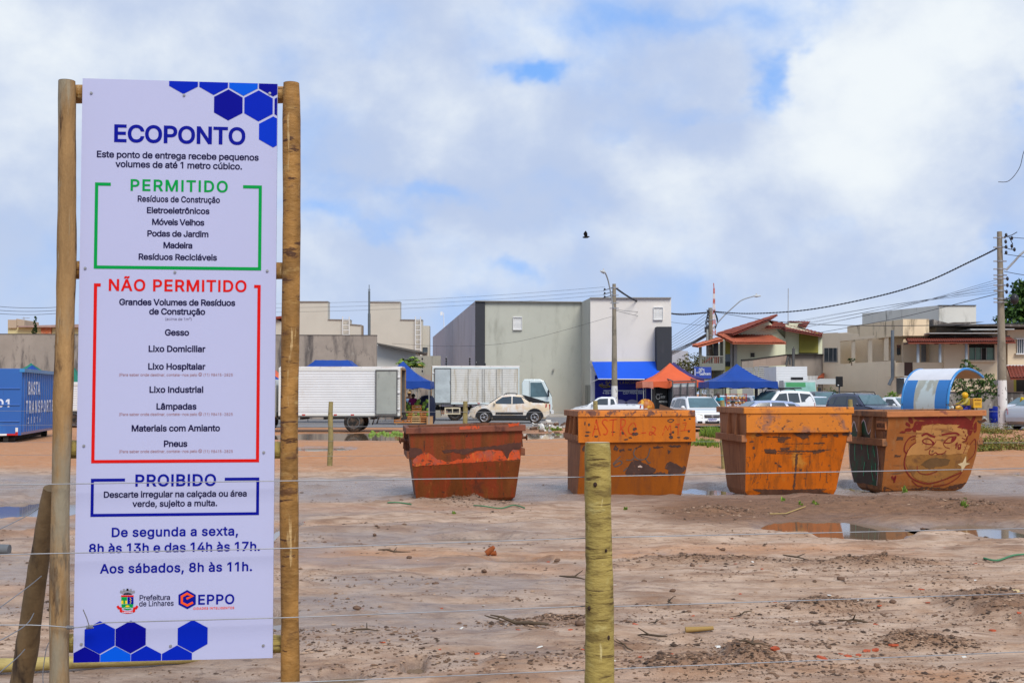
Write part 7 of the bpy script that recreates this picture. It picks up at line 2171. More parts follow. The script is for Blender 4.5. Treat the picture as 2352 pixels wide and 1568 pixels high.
def shutters(m):
 for x0, x1 in ((1705, 1731), (1733, 1742), (1743.5, 1766)):
  a, c = at(x0, 903, 95.8), at(x1, 903, 95.8)
  z1 = at(x0, 844 - (x0 - 1705) * .09, 95.8).z
  ribbed(m, a.x, c.x, 0, z1, 95.8, -1, pitch=.16, h=.05)


part(b, 'rolling_shutter', [shut], shutters)
part(b, 'post', [frame_d], lambda m: (m.tube([at(1821.5, 845, 95.5), at(1823, 800, 95.5)], .12, n=6), m.tube([at(1823, 800, 95.5), at(1823, 796, 95.5)], .04, n=5), m.tube([at(1806, 838, 95.5), at(1810, 818, 95.5)], .1, n=6), m.tube([at(1815, 838, 95.5), at(1814, 822, 95.5)], .08, n=6)))
gt = building('metal_gate', 'gate of pale upright bars between the brown wall and the awning', 1860, 95, 'gate')
part(gt, 'bar', [lou_w], lambda m: [m.tube([at(x, 863, 95), at(x, 888, 95)], .05, n=4) for x in np.arange(1842, 1879, 3.2)])
part(gt, 'base_wall', [mat('yellowish_wall', (.45, .38, .2), rough=.9, var=.1)], lambda m: facade(m, [(1840, None), (1880, None), (1880, 886), (1840, 886)], 95.2, .2))
part(gt, 'small_roof', [til_o], lambda m: tiles(m, at(1877, 869, 94.5), at(1893, 868, 94.5), at(1893, 857, 96), at(1889, 859, 96), rows=3))

# beige building with verandah
bei = wallmat('beige_render', (.76, .62, .44), (.36, .28, .19), (.58, .8), var=.06)
bei2 = wallmat('streaked_beige_parapet', (.72, .58, .39), (.19, .15, .10), (.52, .68), var=.08)
b = building('beige_house', 'two storey beige house with an open corner verandah and pillars', 1990, 92)
FD = lambda x: 96 - (x - 1891) / (2080 - 1891) * 11


def bwall(m, pts, back=.3, off=0, mi=0):
 P = []
 for x, y in pts:
  q = at(x, 903 if y is None else y, FD(x) + off)
  if y is None:
   q.z = -.05
  P.append(q)
 m.prism(P, (.05 * back, back, 0), mi)


part(b, 'wall', [bei], lambda m: (bwall(m, [(1891, None), (2058, None), (2058, 828), (1925, 836), (1925, 763.5), (1891, 765)], .4), bwall(m, [(1925, 838), (2074, 829), (2074, 768), (1925, 785)], .2, 3.2), bwall(m, [(1925, 784), (2056, 772), (2074, 770), (2074, 733), (1949.5, 749), (1949.5, 763), (1925, 764.5)], .5)))
part(b, 'back_wall', [bei], lambda m: facade(m, rect(2030, 850, 2180, 760), 90.5, .3))
part(b, 'parapet', [bei2], lambda m: (bwall(m, [(1949.5, 784), (2074, 770), (2074, 732.8), (1949.5, 748.8)], .3, -.06), facade(m, rect(2074, 771, 2134, 732.6), 84.95, 6)))
part(b, 'pillar', [bei], lambda m: bwall(m, [(1925, 837), (1930, 836.5), (1930, 783), (1925, 783.5)], .4, -.03))
for x0, x1, yt, yb in ((1958, 1964.5, 780, 834.5), (1996, 2003.5, 776, 831.5), (2033, 2041, 772, 828)):
 part(b, 'pillar', [bei], lambda m: bwall(m, [(x0, yb), (x1, yb), (x1, yt), (x0, yt)], .35, .02))
part(b, 'verandah_ceiling', [bei], lambda m: m.prism([at(1925, 784, FD(1925)), at(2074, 769, FD(2074)), at(2074, 769, FD(2074)) + Vector((0, 3.6, 0)), at(1925, 784, FD(1925)) + Vector((0, 3.6, 0))], (0, 0, .2)))
part(b, 'verandah_floor', [bei], lambda m: m.prism([at(1925, 838, FD(1925)), at(2056, 829, FD(2056)), at(2056, 829, FD(2056)) + Vector((0, 3.5, 0)), at(1925, 838, FD(1925)) + Vector((0, 3.5, 0))], (0, 0, -.2)))
gdoor = mat('grey_shutter_door', (.22, .23, .24), rough=.6, var=.15)
for x0, x1, yt, yb in ((1953, 1958, 797, 834), (1965, 1974, 797, 834)):
 part(b, 'verandah_door', [gdoor], lambda m: bwall(m, [(x0, yb), (x1, yb), (x1, yt), (x0, yt)], .06, 3.1))
part(b, 'verandah_window', [glass_m, lou_w], lambda m: (bwall(m, rect(2025, 816, 2034, 800), .05, 3.1), bwall(m, rect(2060, 815, 2068, 792), .05, 3.1), bwall(m, rect(2005, 824, 2016, 803), .05, 3.1, 0)))
part(b, 'bay_window', [glass_m, trim_g], lambda m: (bwall(m, rect(1893, 830, 1923, 799), .1, -.04), [bwall(m, rect(x, 830, x + 1, 799), .06, -.08, 1) for x in (1893, 1903, 1913, 1922)], bwall(m, rect(1892, 831.5, 1924, 830), .1, -.1, 1)))
for x0, x1, yt in ((1930, 1960, 876.5), (1964, 1982, 876.5), (2004, 2034, 875)):
 part(b, 'shutter', [gdoor, lou_w], lambda m: (bwall(m, [(x0, None), (x1, None), (x1, yt), (x0, yt)], .1, -.05), [bwall(m, [(x, 900), (x + .6, 900), (x + .6, yt), (x, yt)], .04, -.09, 1) for x in np.arange(x0 + 2, x1, 4)]))
part(b, 'awning', [mat('grey_awning', (.38, .38, .36), rough=.8, var=.1)], lambda m: m.add([at(1866, 882, 88), at(1925, 882, 86), at(1928, 869, 92), at(1884, 869, 93), at(1870, 873, 90), at(1926, 874, 88)], [(0, 1, 5, 4), (4, 5, 2, 3)]))
part(b, 'railing_wall', [bei], lambda m: (facade(m, rect(2056, 864.5, 2077, 832), 84.2, .3), facade(m, rect(2097, 864, 2176.5, 832), 84.2, .3), facade(m, rect(2056, 866, 2177, 864), 84.3, 2.6)))
part(b, 'brown_panel', [mat('brown_panel', (.085, .045, .035), rough=.6)], lambda m: facade(m, rect(2077, 863, 2097, 832), 84.3, .2))
part(b, 'lower_wall', [bei], lambda m: (facade(m, [(2060, None), (2068, None), (2068, 866), (2060, 866)], 84.2, 1), facade(m, [(2098, None), (2180, None), (2180, 866), (2098, 866)], 86.5, .4)))
part(b, 'drain_pipe', [mat('grey_pipe', (.13, .15, .17), rough=.5)], lambda m: (m.tube([at(2050, 758, 84.2), at(2050, 868, 84.2)], .12, n=8), m.tube([at(2050, 868, 84.2), at(2046, 874, 84.2), at(2042, 884, 84.2)], .12, n=8)))
part(b, 'gate_bars', [frame_d], lambda m: [m.tube([at(x, 868, 84.1), at(x, 905, 84.1)], .04, n=4) for x in np.arange(2060, 2078, 2.6)])

# tiled part of the beige house
b2 = building('beige_house', 'beige house with a long dark red tiled eave and green shuttered window', 2200, 84)
part(b2, 'wall', [bei], lambda m: (facade(m, [(2074, 832), (2168, 832), (2168, 786), (2074, 786)], 87, .3), facade(m, [(2168, None), (2294, None), (2294, 784), (2168, 784)], 84, 6)))
part(b2, 'roof', [til_r], lambda m: tiles(m, at(2086, 785.5, 81.6), at(2333, 784.5, 81.6), at(2318, 774, 86), at(2080, 776, 86), rows=5, n=46))
part(b2, 'eave_beam', [mat('brown_timber', (.11, .06, .045), rough=.7)], lambda m: (facade(m, rect(2084, 788, 2333, 786), 81.9, .2), [facade(m, rect(x, 788.5, x + 2, 785), 81.7, 2.2) for x in range(2100, 2330, 36)]))
for x in (2108.5, 2159, 2219.5, 2294):
 part(b2, 'pillar', [mat('pale_steel_post', (.38, .42, .45), rough=.5, var=.1)], lambda m: m.tube([at(x, 786, 82.5), at(x, 832 if x < 2200 else 850, 82.5)], .1, n=8) if x < 2280 else m.tube([at(x, 786, 82.5), at(x, 888, 82.5)], .1, n=8))
gwin = mat('green_shutter_glass', (.16, .27, .20), rough=.2, var=.15)
part(b2, 'window', [gwin, trim_g, dark_in, bei], lambda m: (facade(m, rect(2226, 826, 2284, 798), 83.9, .1), facade(m, rect(2226, 798, 2284, 791), 83.9, .1, 2), facade(m, rect(2255, 826, 2265, 799), 83.85, .1, 2), [facade(m, rect(x, 826, x + 1.2, 798), 83.8, .1, 1) for x in (2226, 2240, 2254, 2265, 2283)], facade(m, rect(2222, 831, 2290, 827), 83.7, .3, 3), facade(m, rect(2222, 827, 2225.5, 790), 83.75, .2, 3), facade(m, rect(2285, 827, 2290, 790), 83.75, .2, 3)))
part(b2, 'door', [gdoor], lambda m: facade(m, rect(2117, 831, 2127, 790), 86.9, .1))
part(b2, 'vent', [dark_in, lou_w], lambda m: (facade(m, rect(2274, 886, 2291, 872.5), 83.95, .1), [facade(m, rect(x, 886, x + .8, 872.5), 83.9, .05, 1) for x in np.arange(2276, 2291, 3)]))
part(b2, 'hatch', [lou_w], lambda m: facade(m, rect(2154, 900, 2186, 884), 83.9, .2))
met = mat('rusty_roof_sheet', (.10, .085, .075), rough=.7, var=.4, vs=1.5, dirt=[((.3, .27, .24), .55, .7, 1.2, (3, 1, 1))])
part(b2, 'roof_sheets', [met, brg, mat('grey_sheet', (.38, .38, .37), rough=.6, var=.15)], lambda m: (facade(m, [(2143, 748), (2190, 740), (2262, 739), (2218, 745), (2190, 748)], 86, 5), facade(m, [(2143, 749), (2143, 733), (2190, 745)], 87, 2), facade(m, rect(2150, 764, 2213, 742), 88, 3, 1), facade(m, rect(2134, 766, 2300, 764), 84, 5, 2), facade(m, rect(2213, 766, 2330, 746), 89, 3, 1), facade(m, [(2206, 748), (2352, 750), (2420, 750), (2420, 745), (2240, 744)], 85, 6), facade(m, [(2230, 758), (2330, 757), (2330, 754.5), (2228, 755)], 85, 3, 2), facade(m, rect(2136, 775, 2320, 770), 85.5, .5)))
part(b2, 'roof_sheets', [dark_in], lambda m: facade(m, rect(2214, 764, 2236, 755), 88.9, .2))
tank = wallmat('weathered_white_render', (.60, .59, .54), (.22, .21, .18), (.55, .75), var=.06)
b3 = building('rooftop_room', 'weathered white box shaped room above the tiled house', 2190, 95)
part(b3, 'wall', [tank], lambda m: m.prism([at(2157, 760, 92), at(2242, 760, 92), at(2242, 701.5, 92), at(2157, 701, 92)], (-3.2, 9.5, 0)))
part(b3, 'flashing', [dark_in], lambda m: facade(m, rect(2156.5, 701.7, 2242.5, 700.3), 91.9, .4))

# right hand house and its tiled porch
b4 = building('house', 'beige house at the right edge with barred blue window and red porch', 2370, 86)
part(b4, 'wall', [bei, pinkg], lambda m: (facade(m, [(2314, None), (2480, None), (2480, 755), (2314, 757)], 86.5, 5),))
part(b4, 'window', [glass_m, lou_w], lambda m: (facade(m, rect(2337, 811, 2380, 779), 86.4, .1), [facade(m, rect(x, 811, x + 1, 779), 86.35, .08, 1) for x in np.arange(2337, 2380, 4.5)], facade(m, rect(2334, 814, 2382, 811), 86.2, .3, 1), facade(m, rect(2334, 779, 2382, 776.5), 86.2, .3, 1)))
part(b4, 'porch_roof', [til_r], lambda m: tiles(m, at(2321, 868, 79.5), at(2480, 866, 79.5), at(2470, 841, 84), at(2312, 840, 84), rows=6))
part(b4, 'porch_edge', [lou_w], lambda m: facade(m, rect(2312, 840.5, 2480, 837.5), 84.2, .4))
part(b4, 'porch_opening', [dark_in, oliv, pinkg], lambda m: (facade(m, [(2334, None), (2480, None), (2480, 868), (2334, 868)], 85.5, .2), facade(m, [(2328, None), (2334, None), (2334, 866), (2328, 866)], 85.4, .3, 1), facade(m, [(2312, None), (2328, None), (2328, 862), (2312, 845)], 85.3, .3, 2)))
# low street wall on the right
lw = wallmat('stained_low_wall', (.27, .235, .205), (.09, .075, .065), (.45, .62), var=.2, extra=[((.52, .50, .47), .60, .68, 1.8, (1, 1, 1))])
b = building('street_wall', 'low stained wall with flaking whitewash behind the motorcycle', 2250, 66, 'wall')
part(b, 'wall', [lw], lambda m: facade(m, [(2118, None), (2520, None), (2520, 900), (2118, 900)], 66, .25))
part(b, 'coping', [mat('brown_coping', (.10, .065, .05), rough=.8)], lambda m: facade(m, rect(2117, 901, 2521, 899), 65.93, .4))
# pale block and wall behind, between the orange tent and the green house
b = building('far_building', 'grey far off building over the tree beside the charcoal box', 1570, 150)
part(b, 'wall', [blu_g], lambda m: facade(m, [(1538, None), (1600, None), (1580, 806), (1545, 804)], 150, 8))

# -- street furniture: poles, lamps, wires
pole_m = mat('mouldy_concrete_pole', (.26, .225, .17), rough=.9, var=.3, vs=1.5, st=(1, 1, .4), dirt=[((.11, .095, .07), .48, .68, 1.5, (1, 1, .4)), ((.36, .33, .27), .6, .75, 6, (1, 1, 1))], bump=.3)
pole_w = mat('flaking_whitewash', (.66, .64, .61), rough=.9, var=.08, dirt=[((.10, .085, .065), .58, .63, 5, (1.5, 1.5, .8))], bump=.3)
cab_m = mat('black_cable', (.045, .045, .05), rough=.6, var=.1)
ins_m = mat('dark_insulator', (.03, .03, .035), rough=.3, var=.1)


def pole(label, px, ytop, d, r0, r1, white_y, bands=(), name='utility_pole'):
 q = at(px, 903, d)
 t = thing(name, label, 'utility pole', (q.x, d, 0))
 zt = at(px, ytop, d).z
 zw = at(px, white_y, d).z if white_y else 0
 mb = MB()
 zs = np.linspace(max(zw, 0), zt, 14)
 mb.tube([(0, 0, z) for z in zs], [r1 + (r0 - r1) * z / zt for z in zs], n=14, jit=.02)
 mb.build('shaft', [pole_m], t)
 if white_y:
  mb = MB()
  zs = np.linspace(-.1, zw, 10)
  mb.tube([(0, 0, z) for z in zs], [(r1 + (r0 - r1) * z / zt) * 1.02 for z in zs], n=14, jit=.02)
  mb.build('whitewashed_base', [pole_w], t)
 for y in bands:
  z = at(px, y, d).z
  rr = (r1 + (r0 - r1) * z / zt) * 1.15
  mb = MB()
  mb.lathe([(rr, z - .035), (rr, z + .035)], n=14)
  mb.box((rr + .06, 0, z), (.18, .06, .06))
  mb.box((-rr - .06, 0, z), (.18, .06, .06))
  mb.build('clamp', [steel], t)
 return t, d, zt


def lamp_arm(root, pts, d, head):
 O = Vector(root.location)
 mb = MB()
 P = curve_pts([at(x, y, d + dd) - O for x, y, dd in pts], 5)
 mb.tube(P, .05, n=7)
 ar = mb.build('lamp_arm', [mat('lamp_grey', (.34, .36, .37), rough=.5, var=.1)], root)
 mb = MB()
 a, b_ = Vector(P[-1]), Vector(P[-1]) + head
 mb.tube([a, a.lerp(b_, .3), b_], [.06, .12, .05], n=8)
 mb.box(a.lerp(b_, .35) + Vector((0, 0, .14)), (.09, .09, .16))
 mb.build('lamp_head', [mat('lamp_pale', (.5, .52, .52), rough=.4, var=.1)], ar)


p1, d1, z1 = pole('slim pole with flaking white base in front of the blue awning', 1411.5, 652, 80, .12, .23, 886, (661, 678, 696, 708))
lamp_arm(p1, [(1408, 706, -.2), (1404, 680, -.4), (1397, 645, -.8), (1390, 626, -1.2)], 79.8, Vector((-.35, -.5, .05)))
mb = MB()
for y in (661, 670, 678):
 for (xa, ya), (xb, yb) in (((1408, y), (1386, y + 6)),):
  mb.tube([at(xa, ya, 80) - p1.location, at(xb, yb, 79.6) - p1.location], .025, n=5)
 mb.ball(at(1389, y - 1 + 4, 79.7) - p1.location, .07, n=6, m=4)
mb.build('insulator_bracket', [ins_m], p1)
p2, d2, z2 = pole('cluttered pole with a long street lamp arm between the tents and the green house', 1633, 707, 100, .17, .24, 884, (712, 735, 770, 790, 800))
lamp_arm(p2, [(1636, 756, -.3), (1660, 728, -.6), (1690, 700, -.9), (1706, 688, -1), (1732, 680, -1.1)], 99.6, Vector((.55, -.1, .02)))
mb = MB()
mb.box(at(1623, 757, 99.6) - p2.location, (.32, .3, .5))
for k in range(6):
 P = [at(1629 + k, 712 + 6 * k, 99.7), at(1622 - k, 735 + 3 * k, 99.6), at(1628, 752 + 3 * k, 99.7)] if k < 3 else [at(1640, 712, 99.7), at(1652 - k, 725 + 3 * k, 99.6), at(1642, 742 + 3 * k, 99.7)]
 mb.tube(curve_pts([q - p2.location for q in P], 4), .025, n=4)
mb.box(at(1644, 800, 99.6) - p2.location, (.4, .3, 1.6))
for y in (714, 722, 730, 738):
 mb.ball(at(1626, y, 99.6) - p2.location, .1, n=6, m=4)
mb.build('cable_clutter', [ins_m], p2)
mb = MB()
mb.tube([at(1624.5, 756, 99.5) - p2.location, (at(1625, 903, 99.5) - p2.location) * 1 + Vector((0, 0, -1.6))], .10, n=8)
mb.build('conduit', [mat('grey_conduit', (.30, .34, .33), rough=.6)], p2)
p3, d3, z3 = pole('tall pole with flaking white base near the right edge of the lot', 2302.5, 532, 54, .11, .215, 873, (546, 568, 600, 618, 632, 640, 655, 668, 686, 694))
lamp_arm(p3, [(2311, 620, -.1), (2330, 600, -.2), (2352, 578, -.3), (2420, 530, -.4)], 53.8, Vector((.5, 0, .05)))
mb = MB()
for x, y in ((2311, 540), (2310, 555), (2311, 567), (2311, 580), (2324, 547), (2324, 565), (2330, 573), (2314, 640), (2314, 655), (2312, 670)):
 mb.ball(at(x, y, 53.7) - p3.location, (.07, .07, .1), n=6, m=4)
for P in ([(2306, 545), (2324, 540), (2336, 533)], [(2306, 567), (2318, 572), (2331, 574)], [(2318, 545), (2326, 560), (2324, 572)]):
 mb.tube([at(x, y, 53.7) - p3.location for x, y in P], .02, n=5)
mb.ball(at(2330, 687, 53.6) - p3.location, (.19, .19, .25), n=10, m=6)
mb.tube([at(2304, 690, 53.7) - p3.location, at(2330, 680, 53.6) - p3.location], .03, n=5)
mb.build('insulator_cluster', [ins_m], p3)
tw = building('radio_tower', 'distant red and white lattice radio mast behind the cluttered pole', 1638.5, 260, 'tower')


def lattice(m):
 for k in range(9):
  y0, y1 = 770 - k * 12, 758 - k * 12
  w0 = 3.6 * (1 - k / 11)
  for sx in (-1, 1):
   m.tube([at(1640 + sx * w0, y0, 260), at(1640 + sx * w0 * .9, y1, 260)], .10, n=4, mi=k % 2)
   m.tube([at(1640 - sx * w0, y0, 260), at(1640 + sx * w0 * .9, y1, 260)], .06, n=4, mi=k % 2)
 m.tube([at(1640, 662, 260), at(1639, 650, 260)], .1, n=4)


part(tw, 'lattice', [mat('red_mast', (.5, .14, .1), rough=.6), mat('white_mast', (.66, .62, .6), rough=.6)], lattice)
part(building('antenna_mast', 'thin aerial rod standing over the red roofs', 1810, 104, 'aerial'), 'rod', [trim_g], lambda m: m.tube([at(1810, 755, 104), at(1810.5, 662, 104)], .03, n=5))
part(building('rooftop_aerial', 'small white aerial on the sloping side wall of the grey building', 1016, 118, 'aerial'), 'rod', [lou_w], lambda m: (m.tube([at(1020, 757, 118), at(1019, 718, 118)], .04, n=5), m.box(at(1014, 720, 118), (.22, .15, .35))))


def cable(label, P, r, group=None, sag=0, n=14, twist=False):
 """P: (px, py, distance) ends or way points"""
 pts = [at(*q) for q in P]
 if len(pts) == 2:
  a, b_ = pts
  pts = [a.lerp(b_, k / n) - Vector((0, 0, sag * 4 * (k / n) * (1 - k / n))) for k in range(n + 1)]
 else:
  pts = curve_pts(pts, 6)
 mb = MB()
 if twist:
  m = len(pts) * 10
  for ph in (0, math.pi):
   Q = []
   for k in range(m):
    t = k / (m - 1) * (len(pts) - 1)
    i = min(int(t), len(pts) - 2)
    q = Vector(pts[i]).lerp(Vector(pts[i + 1]), t - i)
    a = k * .9 + ph
    Q.append(q + Vector((math.cos(a) * r * .4, math.sin(a) * r, math.cos(a) * r * 1.1)))
   mb.tube(Q, r, n=5)
 else:
  mb.tube(pts, r, n=5)
 o = mb.build('overhead_cable', [cab_m])
 tag(o, label, 'cable', group)


cable('thick twisted cable from the slim pole to the cluttered pole', [(1415, 662, 80), (1450, 685, 83), (1500, 708, 87), (1560, 722, 93), (1630, 717, 100)], .034, twist=True)
cable('thick twisted cable rising from the cluttered pole to the tall right pole', [(1638, 715, 100), (1720, 720, 92), (1850, 712, 82), (2000, 684, 72), (2120, 650, 64), (2230, 600, 57), (2299, 566, 54)], .026, twist=True)
cable('dark bundled cable sagging right from the cluttered pole over the beige houses', [(1638, 716, 100), (1760, 735, 92), (1880, 745, 86), (2050, 748, 76), (2300, 744, 62), (2420, 738, 58)], .022)
TH = 'thin overhead wire crossing the sky between poles'
GT = 'thin overhead wires'
for a, b_, sg in (((-100, 690, 60), (150, 704, 62), .2), ((-100, 700, 60), (150, 711, 62), .2), ((-100, 708, 60), (150, 718, 62), .2)):
 cable('faint wire in the sky left of the notice board', [a, b_], .012, 'faint wires left of the board', sg)
for y0, y1 in ((695, 659), (705, 668), (715, 677)):
 cable('thin wire running left from the slim pole across the stepped buildings', [(500, y0 + 2, 96), (1389, y1, 80)], .009, 'wires left of the slim pole', .35)
cable('thin low wire drooping across the big grey wall', [(900, 789, 90), (1050, 795, 87), (1200, 782, 84), (1408, 726, 80)], .010)
for y0, y1 in ((711, 716), (713, 748)):
 cable('thin wire from the slim pole past the white block', [(1413, y0, 80), (1630, y1, 100)], .014, 'wires past the white block', .2)
for k in range(7):
 cable('thin wire fanning down left from the cluttered pole', [(1628, 714 + k * 8, 100), (1500, 800 + k * 5, 130)], .016, 'wires fanning from the cluttered pole', .15)
for k in range(4):
 cable('heavy drooping bundle left of the cluttered pole', [(1630, 762 + 2 * k, 100), (1590, 785 + 2 * k, 112), (1530, 812 + 3 * k, 125)], .035, 'drooping bundles')
for k in range(6):
 cable('thin wire climbing right to the tall pole over the houses', [(1700 + 12 * k, 780 - 6 * k, 100), (2000, 722 - 3.5 * k + (k % 2) * 3, 74), (2298, 640 + 6 * k, 54)], .009, 'wires climbing to the tall pole')
cable('thicker wire climbing right to the tall pole over the houses', [(1880, 764, 92), (2050, 733, 74), (2298, 673, 54)], .018)
for k in range(3):
 cable('wire leaving the tall pole at the right edge', [(2306, 543 + 40 * k * (k > 0), 54), (2420, 548 + 45 * k * (k > 0), 52)], .014, 'wires at the right edge', .05)
cable('loose end of cable hanging in the sky at the right edge', [(2400, 290, 40), (2356, 340, 40), (2342, 385, 40), (2318, 415, 40), (2293, 418, 40)], .012)

# -- MARKET TENTS
tb = mat('blue_tent_cloth', (.008, .05, .27), rough=.55, var=.15, vs=1.2, bump=.2, bs=3)
tor = mat('orange_tent_cloth', (.60, .105, .035), rough=.6, var=.12, vs=1.2, bump=.2, bs=3)
tpu = mat('purple_tent_cloth', (.045, .03, .12), rough=.6, var=.12, vs=1.2)
tgr = mat('green_tent_cloth', (.02, .16, .11), rough=.6, var=.12, vs=1.2)
trd = mat('red_tent_cloth', (.55, .03, .02), rough=.6, var=.1)
leg_m = mat('tent_leg_steel', (.30, .30, .28), rough=.5, metal=.3, var=.1)


def tent(label, loc, size, eave, peak, cloth, rz=0, val=.3, flat=0, name='market_tent', sag=.55, valm=None, group=None):
 t = thing(name, label, 'tent', (loc[0], loc[1], 0), rz, group)
 s = size / 2
 mb = MB()
 N = 8
 vs, fs = [], []
 rngs = random.Random(int(loc[0] * 100))
 for j in range(N + 1):
  f = j / N
  h = eave + (peak - eave) * ((1 - f) ** (1 + sag))
  w_ = max(flat, .02) + (s - max(flat, .02)) * f
  ring = []
  for side in range(4):
   for k in range(N):
    u = -1 + 2 * k / N
    x, y = ((u, -1), (1, u), (-u, 1), (-1, -u))[side]
    dz = -.10 * (1 - u * u) * f * (1 - f) * 2 + rngs.uniform(-.012, .012)
    ring.append((x * w_, y * w_, h + dz))
  vs += ring
 m = 4 * N
 for j in range(N):
  for k in range(m):
   fs.append((j * m + k, (j + 1) * m + k, (j + 1) * m + (k + 1) % m, j * m + (k + 1) % m))
 mb.add(vs, fs, 0, True)
 mb.add(vs[:m], [tuple(range(m))], 0)
 mb.build('canopy', [cloth], t)
 for side in range(4):
  mb = MB()
  P, Q = [], []
  for k in range(17):
   u = -1 + 2 * k / 16
   x, y = ((u, -1), (1, u), (-u, 1), (-1, -u))[side]
   o = .02 * math.sin(k * 2.1 + side)
   P.append((x * (s + .005), y * (s + .005), eave - .002))
   Q.append((x * (s + .01 + o), y * (s + .01 + o), eave - val - .04 * math.sin(k * 1.3) - .05 * (k % 4 == 0) * 0))
  mb.add(P + Q, [(k, 17 + k, 18 + k, k + 1) for k in range(16)], 0, True)
  mb.build('valance', [valm or cloth], t)
 for sx in (-1, 1):
  for sy in (-1, 1):
   mb = MB()
   mb.bx((sx * (s - .05) - .022, sy * (s - .05) - .022, 0), (sx * (s - .05) + .022, sy * (s - .05) + .022, eave))
   mb.build('leg', [leg_m], t)
 mb = MB()
 for a, b_ in (((-1, -1), (1, -1)), ((1, -1), (1, 1)), ((1, 1), (-1, 1)), ((-1, 1), (-1, -1))):
  for k in range(2):
   p = Vector((a[0] + (b_[0] - a[0]) * k / 2, a[1] + (b_[1] - a[1]) * k / 2, 0)) * (s - .05)
   q = Vector((a[0] + (b_[0] - a[0]) * (k + 1) / 2, a[1] + (b_[1] - a[1]) * (k + 1) / 2, 0)) * (s - .05)
   mb.tube([p + Vector((0, 0, eave - .05)), q + Vector((0, 0, eave - .38))], .014, n=4)
   mb.tube([p + Vector((0, 0, eave - .38)), q + Vector((0, 0, eave - .05))], .014, n=4)
 mb.build('truss', [leg_m], t)
 return t


def tent_at(label, px, d, wpx, yeave, ypeak, cloth, **k):
 q = at(px, 903, d)
 s = px2m(wpx, d)
 return tent(label, (q.x, d + s / 2), s, at(px, yeave, d).z, at(px, ypeak, d + s / 2).z, cloth, **k)


T_A = tent_at('blue tent over the coconut stall behind the first box truck', 919, 61, 137, 875, 830, tb, val=.38)
tent_at('flat topped blue tent showing above the roof of the first box truck', 755, 64, 150, 850, 828, tb, flat=.9)
tent_at('large clean blue tent with a steep peak in front of the green house', 1708, 62.5, 157, 876, 836, tb, val=.34, sag=.75)
T_O = tent_at('orange tent with a faded pink corner flap beside the blue awning', 1549, 70, 145, 876, 834, tor, val=.36, sag=.6)
tent_at('dark purple tent tucked behind the orange tent', 1556, 78, 122, 868, 832, tpu, val=.2, sag=.5)
tent_at('small red tent under the edge of the coconut stall tent', 915, 67, 80, 883, 876, trd, val=.16)
tent_at('green tent tip behind the blue container', 52, 70, 90, 862, 834, tgr, val=.4)
tent_at('blue tent tip in front of the green one behind the container', 58, 66, 70, 862, 839, tb, val=.3)
tent_at('green tent glimpsed beside the left sign post', 150, 69, 90, 888, 842, tgr, val=.4)
tent_at('blue tent glimpsed between the notice board and the white truck', 610, 55, 90, 880, 856, tb, val=.25)
tent_at('orange tent corner glimpsed right of the notice board', 600, 62, 100, 868, 830, tor, val=.5)
faded = mat('faded_pink_cloth', (.45, .16, .11), rough=.7, var=.2)
mb = MB()
o = Vector(T_O.location)
P = [at(1475, 876, 69.9), at(1500, 876, 69.9), at(1501, 893, 69.85), at(1488, 889, 69.85), at(1476, 890, 69.85)]
mb.prism([p - o for p in P], (0, .02, 0))
mb.build('faded_flap', [faded], T_O)

# -- black booth and plastic sheeted cage under the orange tent
bk = mat('black_board', (.012, .012, .013), rough=.6, var=.2)
chalk = mat('chalk_marks', (.45, .45, .43), rough=.9, var=.2)
cb_ = building('food_booth', 'black food booth with chalk writing under the orange tent', 1540, 70.6, 'booth')
part(cb_, 'panel', [bk], lambda m: facade(m, [(1505, None), (1532, None), (1532, 880), (1505, 880)], 70.6, 1.5))


def chk(m):
 pl_ = lambda x, z: Vector((x, 70.58, z))
 f = lambda px, py: Vector((at(px, py, 70.58).x, at(px, py, 70.58).z))
 ribbon(m, [f(1511.5 + 4.6 * math.cos(a), 911 + 5 * math.sin(a)) for a in np.linspace(0, 6.0, 16)], .03, pl_)
 for x in (1519, 1522.5, 1526):
  ribbon(m, [f(x - .8, 910 + .6), f(x + 1.0, 909), f(x, 914)], .05, pl_)
 for k in range(6):
  ribbon(m, [f(1508 + k * 2.4, 903.5 + (k % 2) * 1.2), f(1509.5 + k * 2.4, 905.5 - (k % 2) * 1.5)], .04, pl_)
 text(m, 'REFRI 10', pl_, f(1518, 0).x, f(0, 924).y, .10, .5, .03)


part(cb_, 'chalk_writing', [chalk], chk)
cg = building('sheeted_cage', 'steel framed cage closed with grimy plastic sheet beside the black booth', 1570, 69.4, 'cage')
plast = mat('grimy_plastic_sheet', (.16, .135, .14), rough=.25, var=.35, vs=2.5, st=(2.5, 2.5, .5), dirt=[((.05, .04, .045), .5, .7, 2, (3, 3, .4)), ((.36, .33, .33), .62, .72, 3, (1.5, 1.5, 1.2))], bump=.5, bs=6, spec=.6)
clear = mat('whitish_plastic_sheet', (.48, .50, .50), rough=.3, var=.2, vs=2)
chkd = mat('dark_mesh_curtain', (.03, .035, .045), rough=.6, var=.4, vs=6, dirt=[((.14, .15, .17), .55, .62, 7, (4, 4, .5))])
part(cg, 'sheet', [plast, clear], lambda m: (facade(m, [(1546, None), (1598.5, None), (1598.5, 887), (1546, 889)], 69.4, .04), facade(m, [(1544, 889), (1599, 887), (1597, 878), (1543, 880)], 69.42, .04, 1)))
part(cg, 'side_curtain', [chkd], lambda m: m.prism([at(1546, 941, 69.4), at(1528, 938, 71.4), at(1528, 882, 71.4), at(1546, 889, 69.4)], (.03, .02, 0)))
